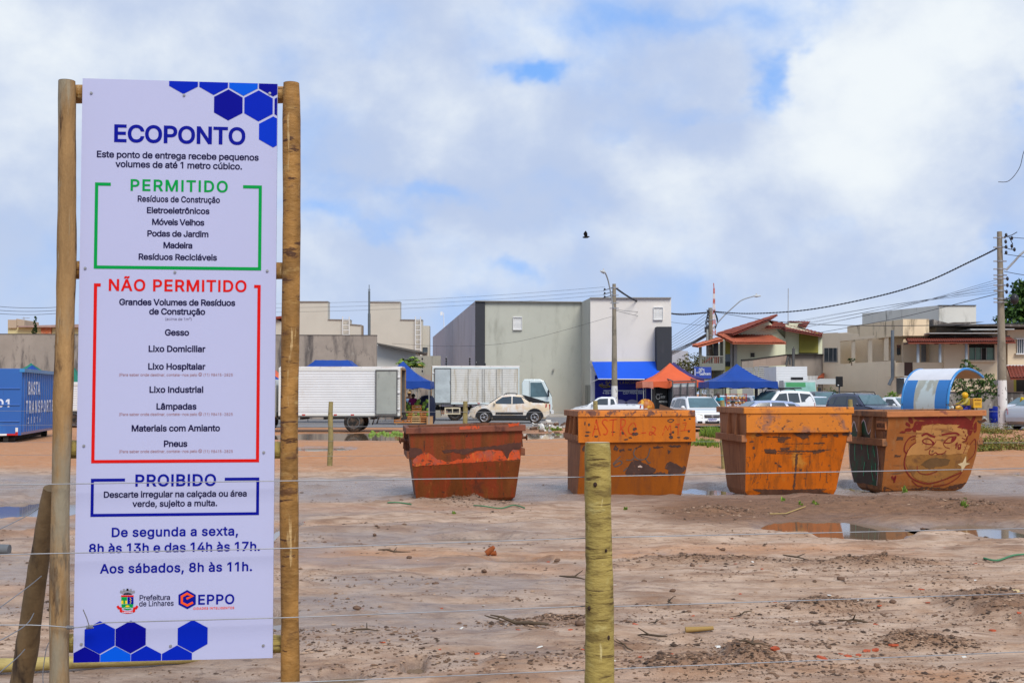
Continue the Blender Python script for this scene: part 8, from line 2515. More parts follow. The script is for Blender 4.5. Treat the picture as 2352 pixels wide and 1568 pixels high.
part(cg, 'frame', [frame_d], lambda m: ([m.tube([Vector((at(x, 903, 69.3).x, 69.3, 0)), at(x, y, 69.3)], .04, n=5) for x, y in ((1545, 874), (1564, 880), (1580, 878), (1599, 872))], m.tube([at(1545, 875, 69.3), at(1528, 868, 71.3)], .04, n=5), m.tube([at(1528, 868, 71.3), at(1581, 868, 71.3)], .035, n=5), m.tube([at(1581, 868, 71.3), at(1599, 873, 69.3)], .04, n=5), m.tube([at(1545, 876, 69.3), at(1599, 874, 69.3)], .035, n=5), m.tube([Vector((at(1528, 903, 71.3).x, 71.3, 0)), at(1528, 867, 71.3)], .04, n=5)))
# estate agent's blue board
sb = building('shop_sign', 'blue sign board reading CASA FORTE with a white roof line', 1612, 94, 'sign')
sgb = mat('sign_blue', (.03, .065, .34), rough=.5, var=.06)
part(sb, 'panel', [sgb], lambda m: facade(m, rect(1594.5, 869, 1634, 842.5), 94, .1))


def casa(m):
 pl_ = lambda x, z: Vector((x, 93.98, z))
 f = lambda px, py: Vector((at(px, py, 93.98).x, at(px, py, 93.98).z))
 k = 94 / 2700
 text(m, 'CASA FORTE', pl_, f(1613.5, 0).x, f(0, 861).y, 4.2 * k, 25 * k, .07)
 text(m, 'VENDE', pl_, f(1603, 0).x, f(0, 849).y, 3 * k, 8 * k, .05)
 text(m, 'ALUGA', pl_, f(1603, 0).x, f(0, 853.5).y, 3 * k, 8 * k, .05)
 ribbon(m, [f(1599, 855.5), f(1607, 855.5), f(1612, 845.5), f(1615, 849), f(1617, 847.5), f(1617, 856), f(1620, 857)], .05, pl_)
 ribbon(m, [f(1596.5, 866), f(1596.5, 846)], .06, pl_)


part(sb, 'lettering', [palew], casa)
part(sb, 'post', [mat('sign_post', (.25, .25, .26), rough=.6)], lambda m: (m.tube([Vector((at(1631, 903, 94.1).x, 94.2, 0)), at(1631, 846, 94.2)], .1, n=6), facade(m, rect(1614, 885, 1630, 869), 94.1, .1)))

# -- coconut stall
cr_m = mat('orange_wood_crate', (.47, .18, .055), rough=.8, var=.25, vs=4)
cr_p = mat('pale_wood_crate', (.52, .33, .15), rough=.8, var=.2, vs=4)
coco = mat('green_coconut', (.15, .24, .03), rough=.45, var=.3, vs=3, dirt=[((.38, .36, .06), .55, .75, 2.5, (1, 1, 1))])
DS = 62.0
CW, CH, CD = .50, .30, .36


def make_crate(name_m):
 t = thing('fruit_crate', 'x', 'crate')
 for y in (-CD / 2, CD / 2):
  for z in (.035, .15, .265):
   mb = MB()
   mb.box((0, y, z), (CW, .014, .065))
   mb.build('slat', [name_m], t)
 for x in (-CW / 2, CW / 2):
  for y in (-CD / 2 + .03, CD / 2 - .03):
   mb = MB()
   mb.box((x * .97, y, CH / 2), (.03, .04, CH))
   mb.build('corner_post', [name_m], t)
  mb = MB()
  mb.box((x, 0, .25), (.014, CD - .02, .08))
  mb.box((x, 0, .05), (.014, CD - .02, .08))
  mb.build('slat', [name_m], t)
 mb = MB()
 mb.box((0, 0, .012), (CW - .03, CD - .03, .014))
 mb.build('base_board', [name_m], t)
 return t


def copy_tree(o, parent=None):
 c = o.copy()
 COL.objects.link(c)
 c.parent = parent
 for ch in [q for q in o.children]:
  copy_tree(ch, c)
 return c


cr0, cr1 = make_crate(cr_m), make_crate(cr_p)
used = set()
CR = [(916, 0, 0, 'lowest orange crate at the truck end of the coconut stall'), (935, 0, 0, 'lower orange crate, second from the truck, under coconuts'), (955, 0, 1, 'bottom pale crate of the tall middle stack at the coconut stall'), (974, 0, 0, 'bottom crate under the right hand coconut pile'),
      (918, 1, 0, 'upper orange crate at the truck end of the coconut stall'), (937, 1, 0, 'upper orange crate heaped with coconuts, second from the truck'), (957, 1, 1, 'pale crate second from the bottom of the middle stack'), (957, 2, 0, 'orange crate on top of the tall middle stack'), (975, 1, 0, 'upper crate under the right hand coconut pile')]
gz = {}
for px, lev, kind, lab in CR:
 src = (cr0, cr1)[kind]
 o = src if kind not in used else copy_tree(src)
 used.add(kind)
 q = at(px, 903, DS)
 o.location = (q.x, DS + .2, .10 + lev * (CH + .012))
 o.rotation_euler.z = rng.uniform(-.05, .05)
 o['label'] = lab
 o['group'] = 'crates of the coconut stall'
stand = thing('stall_bench', 'low dark bench carrying the coconut crates', 'bench', (at(946, 903, DS).x, DS + .2, 0))
mb = MB()
mb.box((0, 0, .075), (px2m(82, DS), .42, .045))
mb.build('bench_top', [rust_st], stand)
for sx in (-1, 1):
 mb = MB()
 mb.box((sx * .8, 0, .025), (.08, .4, .05))
 mb.build('leg', [rust_st], stand)


def make_coconut():
 mb = MB()
 mb.ball((0, 0, .12), (.115, .115, .13), n=12, m=8)
 mb.tube([(0, 0, .23), (.01, 0, .265)], [.03, .018], n=6, mi=1)
 o = mb.build('green_coconut', [coco, rust_st])
 return o


cc0 = make_coconut()
first = True
CL1 = 'green coconut heaped on the crates of the stall'
CL2 = 'green coconut lying on the ground beside the puddle'
spots = []
for px0, px1, lev, rows in ((912, 947, 2, 4), (949, 966, 3, 2), (966, 986, 2, 4)):
 for r_ in range(rows):
  n = max(1, int((px1 - px0) / 8.2) - r_)
  for k in range(n):
   px = px0 + 4 + r_ * 4 + k * 8.4 + rng.uniform(-1, 1)
   spots.append((at(px, 903, DS).x, DS + .1 + rng.uniform(-.02, .2), .10 + lev * (CH + .012) - .06 + r_ * .16, 0))
for px, lev in ((937, 1), (957, 1), (957, 2), (975, 1), (918, 1)):
 for k in (-1, 1):
  spots.append((at(px, 903, DS).x + k * .11, DS + .14, .10 + lev * (CH + .012) + .03, 0))
for k in range(19):
 q = gr((876, 884, 893, 903, 912, 920, 880, 889, 898, 908, 917, 924, 915, 905, 868, 858, 852, 846, 864)[k] + rng.uniform(-2, 2), 992.5 + (k % 3) * 2.2 + rng.uniform(-1, 1))
 spots.append((q.x, q.y, ground_h1(q.x, q.y) - .02, 1))
for x, y, z, g in spots:
 o = cc0 if first else cc0.copy()
 if not first:
  COL.objects.link(o)
 first = False
 o.location = (x, y, z)
 o.rotation_euler = (rng.uniform(-.8, .8), rng.uniform(-.8, .8), rng.uniform(0, 6))
 k = rng.uniform(.85, 1.05) * (.78 if g else 1)
 o.scale = (k, k, k)
 tag(o, (CL1, CL2)[g], 'coconut', ('coconuts on the stall', 'coconuts on the ground')[g])
ck = thing('cool_box', 'red cool box with white lid behind the coconut crates', 'cool box', (at(962, 903, 63.5).x, 63.5, 0))
mb = MB()
mb.box((0, 0, .72), (.50, .4, .34))
mb.box((0, 0, .28), (.9, .5, .56), mi=1)
mb.build('body', [mat('red_plastic', (.42, .02, .025), rough=.4), bk], ck, bevel=.01)
mb = MB()
mb.box((0, 0, .92), (.53, .43, .06))
mb.build('lid', [lou_w], ck, bevel=.01)
tp = MB()
tp.lathe([(.38, 0), (.46, .25), (.46, 1.1), (.42, 1.35), (.30, 1.5), (.1, 1.55)], (0, 0, 0), n=14)
tpo = tp.build('covered_drum', [mat('navy_tarp', (.012, .016, .04), rough=.6, var=.2, bump=.4, bs=5)], loc=(at(984, 903, 65).x, 64, 0))
tag(tpo, 'dark navy covered drum between the coconut stall and the second truck', 'drum')
cbx = MB()
cbx.box((0, 0, .22), (.32, .3, .44))
cbx.box((.0, 0, .445), (.36, .32, .01))
cbo = cbx.build('cardboard_box', [mat('cardboard', (.42, .24, .12), rough=.9, var=.1)], loc=(at(988, 903, 62).x, 61.8, 0))
tag(cbo, 'brown cardboard box at the right end of the coconut stall', 'box')
# bread rack under the large blue tent
br = thing('bread_rack', 'red rack with bags of bread rolls under the large blue tent', 'rack', (at(1690, 903, 61.5).x, 61.5, 0))
mb = MB()
for x in (-.52, .52):
 for y in (-.2, .2):
  mb.tube([(x, y, 0), (x, y, 1.62)], .022, n=5)
for z in (.55, 1.05, 1.3, 1.6):
 mb.bx((-.52, -.2, z - .015), (.52, .2, z + .005))
mb.build('frame', [mat('red_rack_paint', (.35, .03, .025), rough=.5, var=.15)], br)
brd = mat('bread_crust', (.50, .27, .10), rough=.7, var=.25, vs=6)
for z in (1.07, 1.32):
 for k in range(5):
  mb = MB()
  mb.ball((-.40 + k * .2, -.05, z + .085), (.10, .13, .09), n=8, m=6, jit=.05)
  o = mb.build('bread_bag', [brd], loc=br.location)
  tag(o, 'bag of golden bread rolls on the red rack', 'bread', 'bags of bread on the rack')
mb = MB()
mb.box((0, 0, .35), (.5, .35, .7))
mb.box((.6, .1, .3), (.4, .4, .6))
o = mb.build('stall_counter', [mat('lilac_cloth', (.36, .27, .36), rough=.8, var=.2)], loc=(at(1697, 903, 61).x, 60.9, 0))
tag(o, 'lilac cloth covered counter below the bread rack', 'counter')
dp = thing('parasol_post', 'dark post with spread top under the large blue tent', 'post', (at(1737, 903, 66).x, 66, 0))
mb = MB()
mb.tube([(0, 0, 0), (0, 0, 2.0)], .09, n=8)
mb.tube([(0, 0, 1.9), (0, 0, 2.1)], [.1, .35], n=8)
mb.build('shaft', [frame_d], dp)
# fruit display: yellow bananas, trestle frame
fd = thing('display_frame', 'pale wooden display frame with small bottles behind the brightest orange skip', 'display', (at(1783, 903, 57).x, 57, 0))
mb = MB()
for a, c in (((-.55, 1.20), (.55, 1.27)), ((-.55, .9), (-.47, 1.2)), ((.47, .9), (.55, 1.2)), ((-.55, .85), (.55, .92))):
 mb.bx((a[0], -.03, a[1]), (c[0], .03, c[1]))
for x in (-.5, .5):
 mb.bx((x - .03, -.03, 0), (x + .03, .03, .85))
mb.build('frame', [mat('pale_display_wood', (.45, .40, .28), rough=.8, var=.2)], fd)
for k in range(3):
 mb = MB()
 mb.lathe([(.04, .93), (.045, 1.05), (.018, 1.09), (.018, 1.14)], (-.35 + k * .33, -.1, 0), n=8)
 mb.build('bottle', [mat('dark_bottle', (.05, .04, .02), rough=.2)], fd)
ban = mat('yellow_fruit', (.60, .40, .03), rough=.6, var=.25, vs=8)
mb = MB()
for k in range(26):
 a, b_ = rng.uniform(-.45, .45), rng.uniform(-.12, .12)
 P = [(a + dx, b_ + .03 * math.sin(dx * 9), 1.02 + dz + rng.uniform(0, .05)) for dx, dz in ((-.07, 0), (0, .05), (.07, .04))]
 mb.tube(P, [.015, .028, .012], n=5)
mb.box((0, 0, .5), (1.1, .4, 1.0), mi=1)
o = mb.build('banana_heap', [ban, rust_st], loc=(at(1737, 903, 57).x, 57, .12))
tag(o, 'heap of yellow bananas on a low counter under the blue tent', 'fruit')

# -- PEOPLE
def skin_obj(name, P, E, m, parent, sub=1, loc=None):
 """P: {joint: (xyz, radius)}, E: pairs; one continuous skinned surface"""
 keys = list(P)
 me = bpy.data.meshes.new(name)
 me.from_pydata([P[k][0] for k in keys], [(keys.index(a), keys.index(b)) for a, b in E], [])
 o = bpy.data.objects.new(name, me)
 COL.objects.link(o)
 o.parent = parent
 mo = o.modifiers.new('skin', 'SKIN')
 if not me.skin_vertices:
  me.skin_vertices.new()
 sv = me.skin_vertices[0].data
 for i, k in enumerate(keys):
  r_ = P[k][1]
  sv[i].radius = r_ if isinstance(r_, tuple) else (r_, r_)
  sv[i].use_root = i == 0
 mo.use_smooth_shade = True
 s = o.modifiers.new('smooth', 'SUBSURF')
 s.levels = s.render_levels = sub
 me.materials.append(m)
 return o


def person(label, loc, rz, skin, shirt, trouser, pose=None, hair=None, cap=None, z=0, sleeve=True, helmet=None, long_sleeve=False):
 """local: faces -y; pose overrides joint positions"""
 t = thing('person', label, 'person', (loc[0], loc[1], z), rz)
 J = dict(pelvis=(0, 0, .95), waist=(0, 0, 1.10), chest=(0, 0, 1.30), neck=(0, 0, 1.46), head=(0, -.015, 1.60), crown=(0, 0, 1.70), shl=(.17, 0, 1.41), shr=(-.17, 0, 1.41), ell=(.24, .03, 1.14), elr=(-.24, .03, 1.14), wrl=(.24, -.06, .90), wrr=(-.24, -.06, .90),
             hil=(.09, 0, .90), hir=(-.09, 0, .90), knl=(.10, -.02, .50), knr=(-.10, -.02, .50), anl=(.10, .02, .09), anr=(-.10, .02, .09), tol=(.11, -.15, .04), tor=(-.11, -.15, .04))
 J.update(pose or {})
 J = {k: Vector(v) for k, v in J.items()}
 Rr = dict(pelvis=.13, waist=.125, chest=.14, neck=.055, head=.095, crown=.075, shl=.062, shr=.062, ell=.042, elr=.042, wrl=.03, wrr=.03, hil=.085, hir=.085, knl=.058, knr=.058, anl=.042, anr=.042, tol=.035, tor=.035)
 P = {k: (J[k], Rr[k]) for k in J}
 E = [('pelvis', 'waist'), ('waist', 'chest'), ('chest', 'neck'), ('neck', 'head'), ('head', 'crown')]
 for s in 'lr':
  E += [('chest', 'sh' + s), ('sh' + s, 'el' + s), ('el' + s, 'wr' + s), ('pelvis', 'hi' + s), ('hi' + s, 'kn' + s), ('kn' + s, 'an' + s), ('an' + s, 'to' + s)]
  d = (J['wr' + s] - J['el' + s]).normalized()
  sd_ = d.cross(Vector((0, 1, .2))).normalized()
  pm = J['wr' + s] + d * .07
  P['pm' + s] = (pm, .032)
  E.append(('wr' + s, 'pm' + s))
  for k, ln_ in enumerate((.075, .085, .08, .062)):
   n1 = 'f%d' % k + s
   base = pm + d * .02 + sd_ * (.024 - .016 * k)
   P[n1] = (base + d * .03, .0085)
   P[n1 + 'b'] = (base + d * ln_ + Vector((0, -.015, 0)), .007)
   E += [('pm' + s, n1), (n1, n1 + 'b')]
  P['th' + s] = (pm + sd_ * .045 + d * .02, .009)
  E.append(('pm' + s, 'th' + s))
 body = skin_obj('body', P, E, skin, t)
 nose = J['head'] + (J['head'] - J['neck']).normalized() * 0
 mb = MB()
 f = Vector((0, -1, 0))
 if pose and 'face' in pose:
  f = Vector(pose['face']).normalized()
 c = J['head'] + Vector((0, 0, .02))
 mb.ball(c + f * .10, (.016, .016, .02), n=6, m=4)
 sidev = f.cross(Vector((0, 0, 1)))
 for sg in (-1, 1):
  mb.ball(c + sidev * sg * .097 + Vector((0, 0, .0)), (.018, .022, .032), n=6, m=4)
 mb.build('face', [skin], t)
 mb = MB()
 for sg in (-1, 1):
  mb.ball(c + f * .088 + sidev * sg * .034 + Vector((0, 0, .03)), (.011, .011, .009), n=6, m=4)
 mb.box(c + f * .094 - Vector((0, 0, .045)), (.04, .008, .008), rz=math.atan2(sidev.y, sidev.x))
 mb.build('eyes_and_mouth', [bk], t)
 # clothing follows the body
 up = (J['neck'] - J['waist']).normalized()
 Q = {'chest': (J['chest'], .172), 'waist': (J['waist'], .162), 'hem': (J['pelvis'] + up * .01, .152), 'top': (J['neck'] - up * .03, .085)}
 EE = [('chest', 'waist'), ('waist', 'hem'), ('chest', 'top')]
 for s in 'lr':
  Q['sh' + s] = (J['sh' + s], .08)
  EE.append(('chest', 'sh' + s))
  if sleeve:
   e = J['sh' + s].lerp(J['el' + s], .72)
   Q['sl' + s] = (e, .065)
   EE.append(('sh' + s, 'sl' + s))
  if long_sleeve:
   Q['el' + s] = (J['el' + s], .056)
   Q['wr' + s] = (J['el' + s].lerp(J['wr' + s], .92), .043)
   EE += [('sl' + s, 'el' + s), ('el' + s, 'wr' + s)]
 skin_obj('shirt', Q, EE, shirt, t)
 Q = {'top': (J['pelvis'], .148), 'pl': (J['hil'], .10), 'pr': (J['hir'], .10)}
 EE = [('top', 'pl'), ('top', 'pr')]
 for s in 'lr':
  Q['kn' + s] = (J['kn' + s], .074)
  Q['an' + s] = (J['kn' + s].lerp(J['an' + s], .9), .06)
  EE += [('p' + s, 'kn' + s), ('kn' + s, 'an' + s)]
 skin_obj('trousers', Q, EE, trouser, t)
 for s in 'lr':
  mb = MB()
  a, b_ = J['an' + s], J['to' + s]
  mb.tube([a - (b_ - a) * .25 - Vector((0, 0, .03)), a - Vector((0, 0, .02)), b_, b_ + (b_ - a) * .1], [.04, .05, .045, .02], n=8)
  mb.build('shoe', [bk], t)
 top = J['crown']
 if hair:
  mb = MB()
  mb.ball(J['head'].lerp(top, .55) - f * .018, (.105, .105, .105), n=10, m=6)
  mb.build('hair', [hair], t)
 if cap:
  mb = MB()
  mb.ball(J['head'].lerp(top, .75), (.108, .108, .08), n=10, m=6)
  mb.box(J['head'].lerp(top, .5) + f * .13, (.14, .12, .015), rz=math.atan2(f.x, -f.y))
  mb.build('cap', [cap], t)
 if helmet:
  mb = MB()
  mb.ball(J['head'].lerp(top, .5), (.165, .175, .17), n=14, m=8)
  hm = mb.build('helmet', [helmet], t)
  mb = MB()
  mb.ball(J['head'].lerp(top, .35) + f * .075, (.11, .11, .06), n=10, m=6)
  mb.build('visor', [glass_m], hm)
 return t


sk_d = mat('dark_skin', (.13, .065, .04), rough=.6, var=.1)
sk_m = mat('brown_skin', (.30, .165, .105), rough=.6, var=.1)
hr = mat('dark_hair', (.018, .014, .012), rough=.7)
grh = mat('greying_hair', (.10, .09, .085), rough=.8)
cl = lambda n, c: mat(n, c, rough=.85, var=.12, vs=5)
jean = cl('dark_jeans', (.03, .035, .06))
akimbo = dict(ell=(.42, .06, 1.18), wrl=(.20, -.08, 1.02), elr=(-.42, .06, 1.18), wrr=(-.20, -.08, 1.02))
p = gp(940, 65.0)
person('man in light blue tank top and cap standing hands on hips behind the coconuts', p, .1, sk_d, cl('light_blue_cotton', (.30, .45, .62)), jean, akimbo, cap=cl('tan_cap', (.40, .26, .12)), sleeve=False)
p = gp(949, 64.2)
person('person in a magenta top standing in front of the man in the cap', p, .3, sk_d, cl('magenta_cotton', (.30, .02, .14)), jean, dict(neck=(0, -.02, 1.36), head=(0, -.05, 1.48), crown=(0, -.04, 1.57), chest=(0, 0, 1.22), shl=(.16, 0, 1.32), shr=(-.16, 0, 1.32), ell=(.26, .04, 1.08), elr=(-.26, .04, 1.08), wrl=(.14, -.14, .98), wrr=(-.14, -.14, .98)), hair=hr)
# man in turquoise leaning forward, seen from behind and the side
p = gp(1655, 56.5)
person('man in a turquoise shirt leaning forward between the two middle skips', p, -1.1, sk_d, cl('turquoise_cotton', (.01, .34, .46)), cl('charcoal_trousers', (.05, .05, .06)),
       dict(pelvis=(0, .16, .90), waist=(0, .11, 1.04), chest=(0, -.02, 1.27), neck=(0, -.10, 1.45), head=(0, -.16, 1.57), crown=(0, -.16, 1.68), shl=(.19, -.05, 1.38), shr=(-.19, -.05, 1.38), ell=(.24, -.24, 1.20), elr=(-.24, -.24, 1.2), wrl=(.16, -.46, 1.22), wrr=(-.16, -.46, 1.22), hil=(.09, .16, .86), hir=(-.09, .16, .86), knl=(.11, .0, .48), knr=(-.11, .06, .48)), hair=grh)
p = gp(1683, 60)
person('seated person in dark clothes low in front of the bread rack', p, 0, sk_m, cl('dark_top', (.06, .04, .045)), jean, dict(pelvis=(0, .1, .5), waist=(0, .08, .64), chest=(0, .02, .86), neck=(0, 0, 1.0), head=(0, -.02, 1.13), crown=(0, 0, 1.22), shl=(.17, .02, .96), shr=(-.17, .02, .96), ell=(.24, -.02, .74), elr=(-.24, -.02, .74), wrl=(.12, -.24, .64), wrr=(-.12, -.24, .64), hil=(.09, .08, .48), hir=(-.09, .08, .48), knl=(.12, -.32, .48), knr=(-.12, -.32, .48)), hair=hr)
# person under the bus shelter
p = gp(2170, 47.5)
person('person in a pale green top under the bus shelter, one arm stretched out', p, 1.0, sk_m, cl('pale_green_print', (.42, .55, .48)), cl('coral_print_skirt', (.50, .18, .10)),
       dict(pelvis=(0, .05, .62), waist=(0, .04, .76), chest=(0, 0, .98), neck=(0, -.01, 1.13), head=(0, -.03, 1.25), crown=(0, 0, 1.35), shl=(.17, 0, 1.08), shr=(-.17, 0, 1.08), ell=(.25, -.25, 1.0), wrl=(.24, -.48, .90), elr=(-.24, 0, .85), wrr=(-.16, -.22, .76), hil=(.09, .04, .6), hir=(-.09, .04, .6), knl=(.12, -.36, .56), knr=(-.12, -.36, .56), anl=(.12, -.38, .12), anr=(-.12, -.38, .12), tol=(.12, -.55, .05), tor=(-.12, -.55, .05)), hair=hr)
p = gp(2355, 58)
person('person in a yellow shirt at the saloon on the right edge', p, -.6, sk_m, cl('yellow_cotton', (.60, .42, .02)), jean, hair=hr)
# -- courier on a motorcycle
mc = gp(2212, 60)
MY = .0
moto = thing('motorcycle', 'yellow courier motorcycle with a square yellow delivery box', 'motorcycle', (mc[0], mc[1], 0), math.pi + .1)
yel_p = paint('courier_yellow', (.72, .36, .01), rough=.35)
for x in (-.62, .66):
 w_ = MB()
 w_.lathe([(.24, -.045), (.29, -.04), (.30, 0), (.29, .04), (.24, .045)], (0, 0, 0), n=22, axis='Y')
 wo_ = w_.build('wheel', [tyre_m], moto, loc=(x, 0, .30))
 w_ = MB()
 for k in range(8):
  a = k * math.pi / 4
  w_.tube([(0, 0, 0), (math.cos(a) * .24, 0, math.sin(a) * .24)], .008, n=4)
 w_.lathe([(.05, -.06), (.05, .06)], (0, 0, 0), n=10, axis='Y')
 w_.build('rim', [rim_m], wo_)
mb = MB()
mb.tube([(.66, 0, .30), (.50, 0, .75), (.44, 0, .98)], [.03, .035, .03], n=8)
mb.tube([(.46, 0, .8), (.1, 0, .72), (-.3, 0, .70), (-.75, 0, .78)], [.05, .07, .06, .04], n=8)
mb.tube([(-.62, 0, .30), (-.2, 0, .38), (.1, 0, .34), (.4, 0, .6)], [.035, .09, .11, .04], n=8)
mb.build('frame', [blk_m], moto)
mb = MB()
mb.tube([(.42, 0, .90), (.25, 0, .92), (.05, 0, .84)], [.07, .14, .09], n=10)
mb.tube([(.95, 0, .52), (.7, 0, .62), (.42, 0, .54)], [.05, .08, .05], n=8)
mb.prism([(.5, -.14, .85), (.15, -.16, .72), (.25, -.16, .45), (.5, -.15, .55)], (0, .30, 0))
mb.build('fairing', [yel_p], moto)
mb = MB()
mb.tube([(.1, 0, .84), (-.2, 0, .80), (-.55, 0, .86)], [.1, .13, .1], n=8)
mb.build('seat', [blk_m], moto)
mb = MB()
mb.tube([(.36, -.36, 1.06), (.44, -.14, 1.04), (.46, 0, 1.0), (.44, .14, 1.04), (.36, .36, 1.06)], .018, n=6)
for s in (-1, 1):
 mb.tube([(.42, .2 * s, 1.05), (.48, .26 * s, 1.26)], .01, n=4)
 mb.ball((.48, .27 * s, 1.28), (.02, .07, .045), n=8, m=5)
mb.build('handlebar', [blk_m], moto)
mb = MB()
mb.ball((.58, 0, .92), (.08, .1, .09), n=10, m=6)
mb.build('headlight', [lamp_m], moto)
mb = MB()
mb.bx((-.88, -.24, .90), (-.42, .24, 1.40))
bxo = mb.build('delivery_box', [yel_p], moto, bevel=.02)
mb = MB()
text(mb, 'ENTREGA', lambda x, z: Vector((-.65 - x, .2435, z)), 0, 1.27, .075, .36, .06)
for k in range(3):
 mb.quad((-.50, .2435, 1.16 - k * .05), (-.80, .2435, 1.16 - k * .05), (-.80, .2435, 1.175 - k * .05), (-.50, .2435, 1.175 - k * .05))
mb.build('box_lettering', [mat('brown_print', (.12, .03, .01), rough=.6)], bxo)
ycl = mat('courier_jacket', (.50, .36, .03), rough=.8, var=.2, vs=4, dirt=[((.33, .28, .12), .5, .62, 2, (1, 1, 1))])
rp = (mc[0] + .12, mc[1])
person('courier in yellow jacket and yellow helmet riding the motorcycle', rp, -math.pi / 2 + .1, sk_m, ycl, cl('royal_blue_trousers', (.02, .02, .20)),
       dict(pelvis=(0, .06, .92), waist=(0, .05, 1.05), chest=(0, .03, 1.27), neck=(0, .01, 1.40), head=(0, -.03, 1.49), crown=(0, -.03, 1.60), shl=(.20, .02, 1.36), shr=(-.20, .02, 1.36), ell=(.29, -.16, 1.15), elr=(-.29, -.16, 1.15), wrl=(.30, -.42, 1.08), wrr=(-.30, -.42, 1.08), hil=(.10, .04, .90), hir=(-.10, .04, .90), knl=(.20, -.30, .72), knr=(-.20, -.30, .72), anl=(.18, -.12, .36), anr=(-.18, -.12, .36), tol=(.18, -.28, .32), tor=(-.18, -.28, .32)), helmet=mat('yellow_helmet', (.68, .36, .01), rough=.3, var=.05), long_sleeve=True)

# -- BUS SHELTER
sh_b = paint('shelter_blue', (.012, .155, .46), rough=.4, dirt=[((.02, .22, .52), .55, .75, 1.5, (1, 1, .5))])
sh_g = mat('hazy_shelter_pane', (.36, .38, .33), rough=.35, var=.2, vs=1.2, dirt=[((.46, .55, .55), .52, .6, .9, (1.6, 1.6, .6)), ((.33, .32, .2), .6, .75, 3, (1, 1, 1))])
sh_w = mat('shelter_white_roof', (.62, .63, .66), rough=.5, var=.05)
bs = gr(2071, 1000)
B0 = at(2178, 903, 45.4)
shel = thing('bus_shelter', 'curved blue and white bus shelter with hazy middle pane, seen from behind', 'bus shelter', (B0.x, B0.y, 0), R(36))
# local: x = out of the back towards the open side, y = along the shelter (away, left)
PRF = [(0.10, .30), (.02, .62), (-.04, .95), (-.05, 1.25), (.0, 1.55), (.10, 1.85), (.28, 2.15), (.55, 2.40), (.88, 2.55), (1.2, 2.60), (1.6, 2.56), (2.0, 2.45), (2.35, 2.28)]
PRF = [(x, z) for x, z in [tuple(q) for q in curve_pts([Vector(q) for q in PRF], 3)]]
LS = 2.05


def band_(m, i0, i1, y0, y1, mi=0, th=.03):
 vs = []
 for i in range(i0, i1 + 1):
  a, b_ = Vector(PRF[max(0, i - 1)]), Vector(PRF[min(len(PRF) - 1, i + 1)])
  nrm = Vector((-(b_ - a).y, (b_ - a).x)).normalized()
  p = Vector(PRF[i])
  q = p + nrm * th
  vs += [(p.x, y0, p.y), (p.x, y1, p.y), (q.x, y1, q.y), (q.x, y0, q.y)]
 n = i1 - i0
 fs = []
 for k in range(n):
  for c in range(4):
   fs.append((k * 4 + c, k * 4 + (c + 1) % 4, (k + 1) * 4 + (c + 1) % 4, (k + 1) * 4 + c))
 fs += [(3, 2, 1, 0), (n * 4, n * 4 + 1, n * 4 + 2, n * 4 + 3)]
 m.add(vs, fs, mi, False)


iw = 18
for y0, y1, m_ in ((0.06, .56, sh_b), (.56, 1.50, sh_g), (1.50, LS - .06, sh_b)):
 mb = MB()
 band_(mb, 1, iw, y0, y1)
 mb.build('back_panel', [m_], shel)
mb = MB()
band_(mb, iw, len(PRF) - 1, .06, LS - .06)
mb.build('roof', [sh_w], shel)
mb = MB()
vs = [(x + .05, y, z - .04) for x, z in PRF[iw:] for y in (.08, LS - .08)]
mb.add(vs, [(2 * k, 2 * k + 2, 2 * k + 3, 2 * k + 1) for k in range(len(vs) // 2 - 1)])
mb.build('roof_lining', [mat('beige_lining', (.38, .31, .23), rough=.7)], shel)
for y in (0, LS):
 mb = MB()
 mb.tube([(PRF[0][0], y, 0)] + [(x, y, z) for x, z in PRF], .055, n=8)
 mb.build('rib', [paint('rib_blue', (.015, .20, .52), rough=.35)], shel)
mb = MB()
mb.tube([(1.2, 1.1, 0), (1.2, 1.1, 2.5)], .09, n=8)
mb.bx((1.0, .8, 2.36), (1.5, 1.4, 2.5))
mb.build('column', [frame_d], shel)
mb = MB()
mb.bx((.25, .3, .42), (.65, LS - .3, .48))
for y in (.5, LS - .5):
 mb.bx((.3, y, 0), (.6, y + .06, .42))
mb.build('bench', [mat('worn_bench', (.25, .14, .08), rough=.8)], shel)

bn = thing('plastic_drum', 'cobalt blue plastic drum bin with slanted top beside the white based pole', 'bin', (at(2284, 903, 60).x, 60, .14))
mb = MB()
prof = [(.24, 0), (.27, .06), (.275, .3), (.285, .34), (.275, .38), (.275, .62), (.285, .66), (.27, .74)]
mb.lathe(prof, n=20)
mb.build('body', [mat('cobalt_plastic', (.006, .02, .24), rough=.4, var=.08)], bn)
mb = MB()
mb.M = Matrix.Rotation(R(14), 4, 'Y') @ Matrix.Translation((0, 0, .0))
mb.lathe([(.275, .70), (.275, .80), (.25, .82)], n=20)
mb.build('lid', [mat('cobalt_plastic', (.006, .02, .24), rough=.4, var=.08)], bn)
spk_ = thing('speaker_post', 'black loudspeaker cabinet on a post before the beige house', 'loudspeaker', (at(1928, 903, 72).x, 72, 0))
mb = MB()
c_ = at(1928, 876, 72)
mb.box((-.0, 0, c_.z), (.36, .34, .62))
mb.build('cabinet', [bk], spk_, bevel=.02)
mb = MB()
mb.tube([(0, 0, 0), (0, 0, c_.z - .3)], .05, n=8)
mb.build('post', [frame_d], spk_)
mb = MB()
mb.box((-.11, -.18, c_.z - .22), (.08, .02, .05))
mb.build('label_plate', [lou_w], spk_)

# -- PLANTS
def lf(name, c):
 return mat(name, c, rough=.6, var=.25, vs=3)


